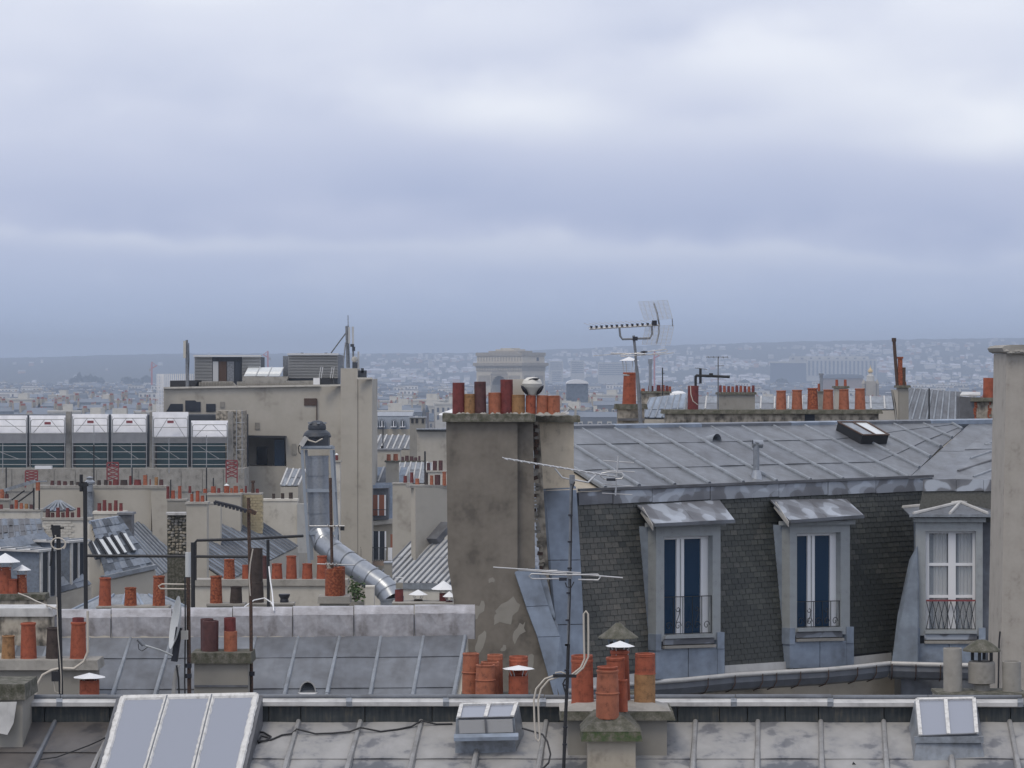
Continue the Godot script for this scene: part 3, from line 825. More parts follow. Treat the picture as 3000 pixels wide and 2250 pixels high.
# ---------------------------------------------------------------- the second roof
func middle_roof():
	var o := thing("zinc_roof_house", "second house roof with crumpled zinc ridge sheets and bent battens", "house", P(760, 2250, 43) * Vector3(1, 0, 1))
	var pl := facing(P(800, 1873, 45.6), 27.0)
	var src := [[262, 1879, 208, 2036], [383, 1879, 333, 2036], [503, 1879, 457, 2036], [626, 1877, 583, 2036], [749, 1877, 708, 2036], [874, 1876, 836, 2034], [995, 1875, 960, 2033], [1116, 1875, 1087, 2032], [1241, 1874, 1212, 2031], [1363, 1871, 1332, 2030]]
	var lines := [[60, 1879, -10, 2036], [150, 1879, 88, 2036]] + src
	var ext := []
	for l in lines:
		ext.append([l[0], l[1], l[0] + (l[2] - l[0]) * 1.9, l[1] + (l[3] - l[1]) * 1.9])
	sheets(o, pl, ext, [0.2, 0.5, 0.8], ["zinc", "zinc", "zinc_mid"], 0.065, 0.08, "zinc_light")
	var f0 := on(pl, -150, 2180) - UP * 0.03; var f1 := on(pl, 1330, 2180) - UP * 0.03
	var m0 := on(pl, -60, 1874) - UP * 0.03
	var t0 := P(-60, 1800, 45.75)
	var mb := Mb.new()
	mb.prism([Vector3(f0.x, 0, f0.z), f0, Vector3(f0.x, m0.y, m0.z), Vector3(f0.x, t0.y, t0.z), Vector3(f0.x, t0.y - 1.4, t0.z - 2.6), Vector3(f0.x, 0, t0.z - 2.6)], Vector3(P(1368, 1800, 45.6).x - f0.x, 0, 0))
	put(mb, "wall", M["render_beige"], o)
	# ridge sheets: wavy top edge, slight dents
	var ed := [155, 325, 503, 681, 857, 1036, 1213, 1392]
	for i in ed.size() - 1:
		mb = Mb.new()
		var n := 8
		var rows := []
		var x0: float = ed[i] + 2; var x1: float = ed[i + 1] - 1
		var rise := lerpf(7.0, -6.0, i / 6.0)
		for q in [[1777, 46.02], [1781, 45.86], [1797, 45.7], [1803, 45.63], [1836, 45.62], [1874, 45.62]]:
			var line := []
			for s in n + 1:
				var x := lerpf(x0, x1, float(s) / n)
				var e := 1.0 if q[0] > 1790 and q[0] < 1870 else 0.35
				var dent := rng.randf_range(-1, 1) * 0.012 * e if s > 0 and s < n else 0.0
				line.append(P(x, q[0] + rise * (1.0 if q[0] < 1860 else 0.3) + rng.randf_range(-1, 1) * e * 0.8, q[1] + dent))
			rows.append(line)
		for r in rows.size() - 1:
			for s in n:
				mb.quad(rows[r][s], rows[r][s + 1], rows[r + 1][s + 1], rows[r + 1][s])
		for r in rows.size() - 1:
			mb.quad(rows[r][n], rows[r][n] - Vector3(0, 0, 0.1), rows[r + 1][n] - Vector3(0, 0, 0.1), rows[r + 1][n])
			mb.quad(rows[r][0] - Vector3(0, 0, 0.1), rows[r][0], rows[r + 1][0], rows[r + 1][0] - Vector3(0, 0, 0.1))
		put(mb, "ridge_sheet", M["zinc_crumpled"], o)
		# standing lap at the seam
		mb = Mb.new()
		var sx := x1 + 0.5
		mb.bar(P(sx, 1806 + rise, 45.6), P(sx, 1873, 45.6), 0.012, 0.012, Vector3(0, 0, 1))
		put(mb, "seam", M["zinc_dark"], o)
	# hooded vent
	mb = Mb.new()
	var v := on(pl, 903, 2024)
	for j in 8:
		var a0 := PI * j / 8; var a1 := PI * (j + 1) / 8
		var p0 := Vector3(cos(a0) * 0.13, sin(a0) * 0.17, 0); var p1 := Vector3(cos(a1) * 0.13, sin(a1) * 0.17, 0)
		mb.quad(v + p0 + Vector3(0, 0, 0.12), v + p1 + Vector3(0, 0, 0.12), v + Vector3(p1.x * 0.3, p1.y * 0.5, -0.2), v + Vector3(p0.x * 0.3, p0.y * 0.5, -0.2))
		mb.quad(v + p0 * 0.86 + Vector3(0, 0, 0.121), v + p1 * 0.86 + Vector3(0, 0, 0.121), v + p1 + Vector3(0, 0, 0.121), v + p0 + Vector3(0, 0, 0.121))
	put(mb, "vent_hood", M["aluminium"], o)
	mb = Mb.new()
	mb.prism([v + Vector3(-0.15, -0.03, 0.14), v + Vector3(0.15, -0.03, 0.14), v + Vector3(0, -0.1, 0.22)], UP * 0.02)
	put(mb, "vent_lip", M["aluminium"], o)
	# stacks on this roof
	var s := stack("stack with a wide stone cap and four mixed clay pots before the crumpled ridge", -60, 276, 1962, 2120, 43.4, 0.55, 28, 14, "render_grey", "concrete")
	pots(s, [[4, 44, 1862, "clay_ochre"], [60, 108, 1824, "clay"], [134, 178, 1838, "clay_soot"], [205, 253, 1822, "clay"]])
	pot(s, P(229, 1824, 43.67), 0.088, 0.075, "clay_red", "pot_tube")
	s = stack("low clay pot under a flat white sheet hat before the wide stone-capped stack", 222, 300, 2050, 2150, 42.2, 0.4, 8, 4, "render_grey", "concrete")
	pots(s, [[233, 291, 1992, "clay", "pot_tube", 49, 8, 13]])
	s = stack("short stack with dark mossy cap carrying two maroon flue liners", 569, 727, 1943, 2120, 43.2, 0.6, 30, 12, "render_grey", "mossy_stone")
	pots(s, [[592, 640, 1818, "clay_dark", "pot_tube"], [656, 695, 1849, "clay_orange", "pot_tube"]])
	pots(s, [[588, 626, 1812, "clay_dark", "pot_tube"], [657, 692, 1809, "clay_red", "pot_tube"]], -0.12)
	mb = Mb.new()
	mb.box(P(648, 2010, 43.19), Vector3(0.8, 0.03, 0.02))
	put(mb, "band", M["zinc_dark"], s)
	# stack tied to the crumpled ridge's left end
	s = stack("old mortared wall end with a grey flashed top beside the crumpled zinc ridge", -120, 150, 1806, 1960, 45.3, 0.7, 24, 6, "stained_cream", "zinc_white")
	# pots whose stack hides behind the nearest ridge
	s = stack("group of five clay pots with one sheet hat against the tall taupe wall", 1352, 1552, 2052, 2260, 40.6, 0.8, 8, 4, "render_grey", "mossy_stone")
	pots(s, [[1354, 1404, 1913, "clay_orange", "pot_collar"], [1427, 1474, 1917, "clay_orange", "pot_flare"], [1490, 1547, 1922, "clay", "pot_flare"]], -0.15)
	pots(s, [[1408, 1463, 1938, "clay_orange", "pot_flare"]], 0.02)
	pots(s, [[1393, 1451, 1947, "clay_orange", "pot_collar"], [1490, 1548, 1979, "clay", "pot_tube", 48, 20, 10]], 0.2)
	s = stack("weathered brown conical cowl standing behind the broad rendered stack", 1760, 1860, 2040, 2240, 39.0, 0.45, 10, 4, "render_grey", "mossy_stone")
	pots(s, [[1786, 1840, 1880, "clay_soot", "pot_tube"]])
	mb = Mb.new()
	mb.lathe(P(1811, 1868, 39.2), [[0.275, 0], [0.27, 0.012], [0.12, 0.12], [0.05, 0.185], [0.03, 0.2], [0.0, 0.2]], 18)
	mb.lathe(P(1811, 1866, 39.2), [[0.27, 0], [0.1, 0.06], [0.0, 0.1]], 18)
	put(mb, "cone_cowl", M["mossy_stone"], s)
	for j in 4:
		mb = Mb.new()
		mb.bar(P(1811, 1890, 39.2) + Vector3(cos(j * TAU / 4 + 0.4), 0, sin(j * TAU / 4 + 0.4)) * 0.11, P(1811, 1862, 39.2) + Vector3(cos(j * TAU / 4 + 0.4), 0, sin(j * TAU / 4 + 0.4)) * 0.14, 0.05, 0.02, Vector3(0, 0, 1))
		put(mb, "cowl_leg", M["zinc_blue"], s)
	s = stack("low stack with two bare concrete flues and a lichened mushroom cowl", 2752, 3010, 2040, 2260, 36.2, 0.6, 8, 4, "render_grey", "mossy_stone")
	pots(s, [[2764, 2819, 1898, "concrete", "pot_tube"], [2937, 2992, 1937, "concrete", "pot_tube"]])
	mb = Mb.new()
	var c := P(2876, 2030, 36.6)
	mb.lathe(c, [[0.115, -0.05], [0.1, 0.11], [0.17, 0.13], [0.172, 0.38], [0.15, 0.4], [0.13, 0.4], [0.13, 0.3], [0.0, 0.3]], 20)
	put(mb, "flue", M["concrete"], s)
	mb = Mb.new()
	mb.lathe(P(2876, 1907, 36.6), [[0.24, 0], [0.235, 0.02], [0.13, 0.1], [0.06, 0.14], [0.0, 0.145]], 18)
	mb.lathe(P(2876, 1906, 36.6), [[0.235, 0], [0.1, 0.03], [0.0, 0.03]], 18)
	var mush := put(mb, "mushroom_cowl", M["mossy_stone"], s)
	for j in 9:
		var an := TAU * j / 9 + rng.randf()
		var rr := rng.randf_range(0.06, 0.19)
		mb = Mb.new()
		mb.lathe(P(2876, 1907, 36.6) + Vector3(cos(an) * rr, 0.145 - rr * 0.6, sin(an) * rr), [[0.018, 0.0], [0.016, 0.012], [0.0, 0.014]], 7)
		put(mb, "lichen_patch", M["render_white"], mush)
	for j in 4:
		mb = Mb.new()
		mb.bar(P(2876, 1935, 36.6) + Vector3(cos(j * TAU / 4 + 0.4), 0, sin(j * TAU / 4 + 0.4)) * 0.12, P(2876, 1905, 36.6) + Vector3(cos(j * TAU / 4 + 0.4), 0, sin(j * TAU / 4 + 0.4)) * 0.12, 0.04, 0.02, Vector3(0, 0, 1))
		put(mb, "cowl_leg", M["iron_black"], s)
# ---------------------------------------------------------------- the slate mansard on the right
var mt: Vector3
var mn: Vector3
func at_h(x: float, y: float, h: float) -> Vector3:      # the point on that pixel's ray that lies h metres below the eye
	return P(x, y, h * F / (y - CY))
func frame_box(g: Node, pl: Plane, x0: float, y0: float, x1: float, y1: float, out: float, thick: float, m: String, called: String) -> MeshInstance3D:
	var mb := Mb.new()
	var n := pl.normal
	mb.prism([on(pl, x0, y0) + n * out, on(pl, x1, y0) + n * out, on(pl, x1, y1) + n * out, on(pl, x0, y1) + n * out], -n * thick)
	return put(mb, called, M[m], g)
func mansard_house():
	var ang := deg_to_rad(42.0)
	mt = Vector3(cos(ang), 0, -sin(ang))
	mn = Vector3(sin(ang), 0, cos(ang))
	var o := thing("mansard_house", "dark slate mansard house with tall dormer windows under a ribbed zinc roof", "house", P(2200, 2000, 53) * Vector3(1, 0, 1))
	var brk := P(2000, 1432, 53.0)
	var st := deg_to_rad(18.0)
	var top := Plane((mn * sin(st) + UP * cos(st)).normalized(), brk)
	var ml := deg_to_rad(7.0)
	var man := Plane((mn * cos(ml) + UP * sin(ml)).normalized(), brk)
	var gut := at_h(2000, 1990, 5.7)
	# cross section of the body, pushed along the front
	var start := on(man, 1575, 1446)
	start = brk + mt * (start - brk).dot(mt)
	var L := 13.2
	var foot := drop_along(man, start, -5.62)
	var ridge_p := on(top, 2200, 1252)
	var depth_r := -(ridge_p - brk).dot(mn)
	var rise := ridge_p.y - brk.y
	var e := 0.035
	var sec := [Vector3(foot.x, 0, foot.z) - mn * e, foot - mn * e, start - UP * e - mn * e, start - mn * depth_r + UP * (rise - e), start - mn * (depth_r + 2.5) + UP * (rise - 1.0), Vector3(start.x, 0, start.z) - mn * (depth_r + 2.5)]
	var lo := []; var hi := []
	for p in sec:
		# the left end is cut along the party wall, straight back
		var k: float = (1600.0 - CX) / F
		var sft: float = (k * -p.z - p.x) / (mt.x - k * -mt.z)
		lo.append(p + mt * sft); hi.append(p + mt * L)
	var mb := Mb.new()
	for i in 6:
		mb.quad(lo[i], lo[(i + 1) % 6], hi[(i + 1) % 6], hi[i])
	for i in range(1, 5):
		mb.tri(lo[0], lo[i + 1], lo[i]); mb.tri(hi[0], hi[i], hi[i + 1])
	put(mb, "wall", M["render_cream"], o)
	# dark boarding behind the slates
	mb = Mb.new()
	mb.prism([on(man, 1640, 1446), on(man, 2712, 1408), on(man, 2606, 1946), on(man, 1640, 2031)], man.normal * 0.004)
	put(mb, "underlay", M["iron_black"], o)
	# zinc top
	var tops := [[1500, 1263], [1597, 1261], [1697, 1259], [1792, 1258], [1890, 1256.5], [1982, 1255], [2075, 1253.5], [2165, 1252], [2258, 1250.5], [2348, 1249], [2440, 1247.5], [2530, 1246], [2610, 1245], [2696, 1243.5], [2782, 1242.5]]
	var bots := [[1772, 1436], [1871, 1430], [1975, 1427], [2077, 1423], [2176, 1420], [2273, 1416.5], [2373, 1413], [2468, 1410], [2561, 1407.5], [2658, 1404.5], [2692, 1375], [2724, 1344], [2754, 1314], [2788, 1287], [2818, 1262]]
	var lines := []
	for i in tops.size():
		lines.append([tops[i][0], tops[i][1], bots[i][0], bots[i][1]])
	sheets(o, top, lines, [0.29, 0.7], ["zinc", "zinc", "zinc_mid"], 0.07, 0.075, "zinc_light")
	# valley sheets and the plane that rises to the right of them
	var v1 := on(top, 2918, 1242); var v2 := on(top, 2727, 1409)
	for q in [[[2841, 1243], [2751, 1324], [2824, 1324], [2918, 1242]], [[2751, 1325], [2659, 1405], [2727, 1409], [2824, 1325]]]:
		mb = Mb.new()
		mb.prism([on(top, q[0][0], q[0][1]), on(top, q[1][0], q[1][1]), on(top, q[2][0], q[2][1]), on(top, q[3][0], q[3][1])], top.normal * 0.02)
		put(mb, "valley_sheet", M["zinc_mid"], o)
	var v3 := P(2990, 1402, 57.6)
	var wing := Plane((v3 - v2).cross(v1 - v2).normalized(), v2)
	if wing.normal.y < 0:
		wing = -wing
	sheets(o, wing, [[2918, 1242, 2727, 1409], [2945, 1240, 2790, 1408], [2972, 1239, 2870, 1407], [2999, 1238, 2960, 1404]], [0.5], ["zinc", "zinc_mid"], 0.0)
	for q in [[[2000, 790], [1960, 790]], [[2100, 690], [2045, 705]], [[2100, 745], [1960, 790]], [[2100, 800], [1865, 880]], [[2100, 918], [1885, 1000]]]:
		mb = Mb.new()
		batten_shape(mb, onz(wing, "d", q[0][0], q[0][1]) + UP * 0.01, onz(wing, "d", q[1][0], q[1][1]) + UP * 0.01, 0.05, 0.05, UP)
		put(mb, "batten", M["zinc_light"], o)
	mb = Mb.new()
	batten_shape(mb, onz(wing, "d", 2100, 860) + UP * 0.01, onz(wing, "d", 1785, 962) + UP * 0.01, 0.06, 0.05, UP)
	put(mb, "batten", M["zinc_dark"], o)
	# ridge
	var rl := [[1500, 1256], [1760, 1254], [2000, 1249], [2260, 1246], [2460, 1243], [2700, 1240], [2925, 1237]]
	for i in rl.size() - 1:
		mb = Mb.new()
		var a := on(top, tops[0][0], tops[0][1]); var b := on(top, 2782, 1242.5)
		var t0: float = (rl[i][0] - 1500.0) / (2925.0 - 1500.0); var t1: float = (rl[i + 1][0] - 1500.0) / (2925.0 - 1500.0)
		var dir := b - a
		var ra := a + dir * (t0 * 1.12); var rb := a + dir * (t1 * 1.12 - 0.001)
		var w := mn * 0.09
		mb.prism([ra + w, ra + w + UP * 0.085, ra - w * 0.2 + UP * 0.11, ra - w + UP * 0.09, ra - w - UP * 0.2], rb - ra)
		put(mb, "ridge_cap", M["zinc_blue" if i % 2 else "zinc"], o)
	c_skylight(o, top)
	# bent flue, round vent
	mb = Mb.new()
	var p0 := onz(top, "d", 477, 1000)
	mb.lathe(p0, [[0.13, -0.02], [0.07, 0.16]], 12)
	mb.tube([p0 + UP * 0.1, p0 + UP * 0.64, p0 + UP * 0.7 + mn * 0.02], 0.06, 12)
	mb.tube([p0 + UP * 0.66 - mt * 0.05 - mn * 0.05, p0 + UP * 0.645 + mt * 0.11 + mn * 0.06], 0.075, 12, false)
	put(mb, "flue_pipe", M["galvanised"], o)
	mb = Mb.new()
	p0 = onz(top, "d", 185, 758)
	for j in 10:
		var a0 := PI * j / 10; var a1 := PI * (j + 1) / 10
		var q0 := mt * cos(a0) * 0.13 + UP * sin(a0) * 0.15; var q1 := mt * cos(a1) * 0.13 + UP * sin(a1) * 0.15
		mb.quad(p0 + q0 + mn * 0.16, p0 + q1 + mn * 0.16, p0 + q1 * 0.5 - mn * 0.25, p0 + q0 * 0.5 - mn * 0.25)
	put(mb, "vent_hood", M["zinc_light"], o)
	# eaves: dark drip, flaked fascia sheets on the head of the slates
	var ex := [1690, 1790, 1905, 2075, 2276, 2420, 2560, 2727]
	for i in ex.size() - 1:
		var y0 := lerpf(1446, 1404, (ex[i] - 1690.0) / 1037.0); var y1 := lerpf(1446, 1404, (ex[i + 1] - 1690.0) / 1037.0)
		mb = Mb.new()
		mb.prism([on(man, ex[i] + 1, y0 - 4), on(man, ex[i + 1] - 1, y1 - 4), on(man, ex[i + 1] - 1, y1 + 33), on(man, ex[i] + 1, y0 + 35)], man.normal * (0.05 + 0.006 * (i % 2)))
		put(mb, "fascia_sheet", M["zinc_flaked"], o)
		mb = Mb.new()
		mb.bar(on(man, ex[i], y0 - 2) + man.normal * 0.05 + UP * 0.02, on(man, ex[i + 1], y1 - 2) + man.normal * 0.05 + UP * 0.02, 0.06, 0.05, UP)
		put(mb, "drip_edge", M["zinc_dark"], o)
	slates(o, man, brk)
	# gutter: zinc trough on iron straps, its rolled rim
	var rim := [[1640, 2031], [1760, 2016], [1880, 2004], [2000, 1995.5], [2149, 1981], [2270, 1973.5], [2423, 1965], [2510, 1957], [2606, 1946.5], [2612, 1947], [2760, 1951], [2940, 1954]]
	var rp := []
	for q in rim:
		rp.append(at_h(q[0], q[1], 5.63))
	for i in rp.size() - 1:
		mb = Mb.new()
		mb.tube([rp[i] + UP * 0.02, rp[i + 1] + UP * 0.02], 0.045, 10)
		put(mb, "gutter_rim", M["zinc_white"], o)
		mb = Mb.new()
		var n: Vector3 = (mn if i < 8 else Vector3(-0.05, 0, 1).normalized())
		var k := [[0.0, 0.0], [0.01, -0.12], [-0.06, -0.24], [-0.2, -0.29], [-0.42, -0.29], [-0.42, -0.26], [-0.2, -0.25], [-0.08, -0.2], [-0.02, -0.1]]
		var poly := []
		for s in k:
			poly.append(rp[i] + n * s[0] + UP * s[1])
		for s in poly.size():
			var a: Vector3 = poly[s]; var b: Vector3 = poly[(s + 1) % poly.size()]
			mb.quad(a, b, b + rp[i + 1] - rp[i], a + rp[i + 1] - rp[i])
		put(mb, "gutter", M["zinc"], o)
	for q in [[2070, 0], [2149, 0], [2230, 0], [2271, 0], [2341, 0], [2423, 0], [2508, 0], [2563, 0], [2613, 1], [2683, 1], [2755, 1]]:
		var y := interp(rim, q[0])
		var p := at_h(q[0], y, 5.63)
		var n: Vector3 = (mn if q[1] == 0 else Vector3(-0.05, 0, 1).normalized())
		mb = Mb.new()
		mb.tube([p + n * 0.04 + UP * 0.02, p + n * 0.04 - UP * 0.13, p - n * 0.04 - UP * 0.25, p - n * 0.2 - UP * 0.31], 0.011, 6)
		put(mb, "gutter_strap", M["rusty_iron"], o)
	# pale flashing between slates and gutter, in lengths
	for q in [[1640, 1705], [1720, 1920], [2118, 2318], [2495, 2606]]:
		mb = Mb.new()
		var ya := interp(rim, q[0]) - 34; var yb := interp(rim, q[1]) - 34
		mb.prism([on(man, q[0], ya), on(man, q[1], yb), on(man, q[1], yb + 26), on(man, q[0], ya + 26)], man.normal * 0.05)
		put(mb, "foot_flashing", M["zinc_white"], o)
	# wing: leans back like the mansard
	var wn := Vector3(-0.05, 0, 1).normalized()
	var wm := Plane((wn * cos(ml) + UP * sin(ml)).normalized(), at_h(2700, 1949, 5.63) - wn * 0.45)
	var wt := Vector3(1, 0, 0.05).normalized()
	var w0 := on(wm, 2640, 1944); var w1 := on(wm, 3060, 1944)
	var t0 := on(wm, 2712, 1412); var t1 := on(wm, 3060, 1405)
	mb = Mb.new()
	mb.hexa([Vector3(w0.x, 0, w0.z - 4), Vector3(w1.x, 0, w1.z - 4), Vector3(w1.x, 0, w1.z), Vector3(w0.x, 0, w0.z), Vector3(w0.x, w0.y, w0.z - 4), Vector3(w1.x, w1.y, w1.z - 4), w1, w0])
	mb.hexa([w0 - Vector3(0, 0, 0.6), w1 - Vector3(0, 0, 4), w1, w0, t0 - Vector3(0, 0, 0.2), t1 - Vector3(0, 0, 2), t1, t0])
	put(mb, "wing_wall", M["zinc"], o)
	for q in [[2704, 2800], [2801, 2880], [2881, 2975]]:
		mb = Mb.new(); mb.prism([on(wm, q[0], 1406), on(wm, q[1], 1404), on(wm, q[1], 1438), on(wm, q[0], 1440)], wm.normal * 0.06); put(mb, "fascia_sheet", M["zinc_flaked"], o)
	mb = Mb.new(); mb.prism([on(wm, 2702, 1440), on(wm, 2975, 1438), on(wm, 2975, 1530), on(wm, 2686, 1530)], wm.normal * 0.03); put(mb, "slate_strip", M["slate2"], o)
	dormers(o, man, wm, wn)
	# flashings at the left end
	var f := [[[1591, 1424], [1678, 1424], [1682, 1432], [1591, 1437]], [[1591, 1438], [1682, 1436], [1694, 1640], [1606, 1641]], [[1606, 1643], [1694, 1642], [1703, 1828], [1622, 1830]], [[1622, 1832], [1703, 1830], [1712, 2040], [1634, 2040]]]
	for q in f:
		mb = Mb.new()
		mb.prism([on(man, q[0][0], q[0][1]), on(man, q[1][0], q[1][1]), on(man, q[2][0], q[2][1]), on(man, q[3][0], q[3][1])], man.normal * 0.06)
		put(mb, "edge_flashing", M["zinc_blue"], o)
func interp(l: Array, x: float) -> float:
	for i in l.size() - 1:
		if x <= l[i + 1][0]:
			return lerpf(l[i][1], l[i + 1][1], (x - l[i][0]) / (l[i + 1][0] - l[i][0]))
	return l[-1][1]
func drop_along(man: Plane, p: Vector3, y_below: float) -> Vector3:      # down the slope of the plane, square to the front, to EYE + y_below
	var s := (UP - man.normal * man.normal.dot(UP)).normalized()
	return p + s * ((EYE + y_below - p.y) / s.y)
func c_skylight(o: Node3D, top: Plane):
	var g := Node3D.new()
	g.name = "skylight"
	o.add_child(g, true)
	var lid := Plane(top.normal, on(top, 2510, 1290) + top.normal * 0.22)
	var c := [onz(lid, "d", 1005, 637), onz(lid, "d", 1192, 638), onz(lid, "d", 1335, 721), onz(lid, "d", 1165, 722)]
	var m0: Vector3 = c[0].lerp(c[1], 0.5); var m1: Vector3 = c[3].lerp(c[2], 0.5)
	var mb := Mb.new()
	mb.prism([c[0], m0, m1, c[3]], lid.normal * 0.01); put(mb, "pane", M["zinc_light"], g)
	mb = Mb.new()
	mb.prism([m0, c[1], c[2], m1], lid.normal * 0.01); put(mb, "pane", M["milky_glass"], g)
	for q in [[c[0], c[3]], [c[1], c[2]], [m0, m1], [c[0], c[1]], [c[3], c[2]]]:
		mb = Mb.new()
		mb.bar(q[0] + lid.normal * 0.008, q[1] + lid.normal * 0.008, 0.05, 0.02, lid.normal)
		put(mb, "frame_bar", M["rusty_iron"], g)
	mb = Mb.new()
	var low := []
	for p in c:
		low.append(p - lid.normal * 0.24)
	mb.hexa([low[0], low[1], low[2], low[3], c[0] - lid.normal * 0.002, c[1] - lid.normal * 0.002, c[2] - lid.normal * 0.002, c[3] - lid.normal * 0.002])
	put(mb, "curb", M["iron_black"], g)
func slate_pts(xf: Transform3D, w: float) -> Array:
	var q := []
	for i in [[-0.5, 0, -0.045], [0.5, 0, -0.045], [0.5, 0, 0.045], [-0.5, 0, 0.045], [-0.5, 0.006, -0.045], [0.5, 0.006, -0.045], [0.5, 0.016, 0.044], [-0.5, 0.016, 0.044]]:
		q.append(xf * Vector3(i[0] * (w - 0.009), i[1], i[2] * 1.05))
	return q
func slates(o: Node3D, man: Plane, brk: Vector3):
	var down := -(UP - man.normal * man.normal.dot(UP)).normalized()
	var rh := 0.1
	var w := 0.175
	var bm := Mb.new()
	# a slate: thin, its lower edge thicker, with open joints to the boarding behind
	bm.hexa(slate_pts(Transform3D(), w))
	var smesh := bm.mesh(Vector3.ZERO, M["slate0"])
	var found := []
	for r in range(2, 36):
		for c in range(-16, 48):
			var p := brk + down * (r * rh + 0.05) + mt * ((c + (0.5 if r % 2 else 0.0)) * w)
			var q := proj(p)
			var yb := interp([[1600, 2005], [1760, 1985], [2000, 1964], [2270, 1945], [2606, 1920]], q.x)
			if q.y > yb - 6 or q.x > lerpf(2712, 2606, (q.y - 1420.0) / 520.0) + 8:
				continue
			if q.x < lerpf(1684, 1706, (q.y - 1430.0) / 580.0):
				continue
			# not behind the dormers
			if q.x > 1930 and q.x < 2100 and q.y > 1500 or q.x > 2322 and q.x < 2478 and q.y > 1490:
				continue
			found.append([p, r, q.x])
	found.sort_custom(func(a, b): return a[0].z > b[0].z)
	# damp and soot lie in patches
	var patch := FastNoiseLite.new()
	patch.seed = 3; patch.frequency = 0.55
	var rest := Mb.new()
	var tone := SLATE
	var k := 0
	for s in found:
		var p: Vector3 = s[0]
		var n := patch.get_noise_3d(p.x, p.y * 1.2, p.z) * 3.0 + rng.randf_range(-1.1, 1.1) + 1.0 + (1.3 if s[2] < 1920 and s[1] < 30 else -0.5)
		var t := clampi(int(n), 0, 4)
		var b := Basis(down.cross(man.normal) * -1.0, man.normal, down)
		b = b * Basis(Vector3(1, 0, 0), deg_to_rad(rng.randf_range(-0.7, 1.2))) * Basis(UP, rng.randf_range(-0.012, 0.012))
		var xf := Transform3D(b, p + man.normal * (0.005 + rng.randf() * 0.004))
		if k < 300:
			inst(smesh, "slate", M["slate%d" % t], o, xf)
		else:
			rest.tint = Color(tone[t][0], tone[t][1], tone[t][2])
			rest.hexa(slate_pts(xf, w))
		k += 1
	var f := put(rest, "slate_field", M["slate_field"], o)
	f.set_meta("kind", "stuff")
# a dormer: surround, cheeks back to the slope, french window with sashes, guard rail, apron, lead roof
func dormers(o: Node3D, man: Plane, wm: Plane, wn: Vector3):
	var f1 := Plane(mn, on(man, 2010, 1960) + mn * 0.14)
	one_dormer(o, f1, man, mn, [1922, 1545, 2111, 1880], [1946, 1574, 2088, 1862], [1996, 2018, 2068], 1752, 1990, [[1863, 1484], [2104, 1470], [2131, 1526], [1879, 1535]], "blue", 6)
	var f2 := Plane(mn, on(man, 2400, 1930) + mn * 0.14)
	one_dormer(o, f2, man, mn, [2314, 1540, 2490, 1862], [2335, 1563, 2463, 1841], [2380, 2401, 2446], 1765, 1958, [[2253, 1469], [2475, 1467], [2509, 1512], [2276, 1525]], "blue", 4)
	var f3 := Plane(wn, on(wm, 2780, 1940) + wn * 0.14)
	one_dormer(o, f3, wm, wn, [2683, 1529, 2879, 1862], [2712, 1556, 2859, 1846], [2780, 2802, 2851], 1762, 1946, [], "sash", 0)
	# dark flashing board leaning at the inner corner
	var mb := Mb.new()
	mb.prism([P(2686, 1600, 55.2), P(2690, 1715, 55.1), P(2688, 1945, 55.0), P(2612, 1945, 55.45), P(2630, 1800, 55.5), P(2664, 1640, 55.6)], Vector3(0.02, 0, -0.04))
	put(mb, "corner_flashing", M["zinc_blue"], o)
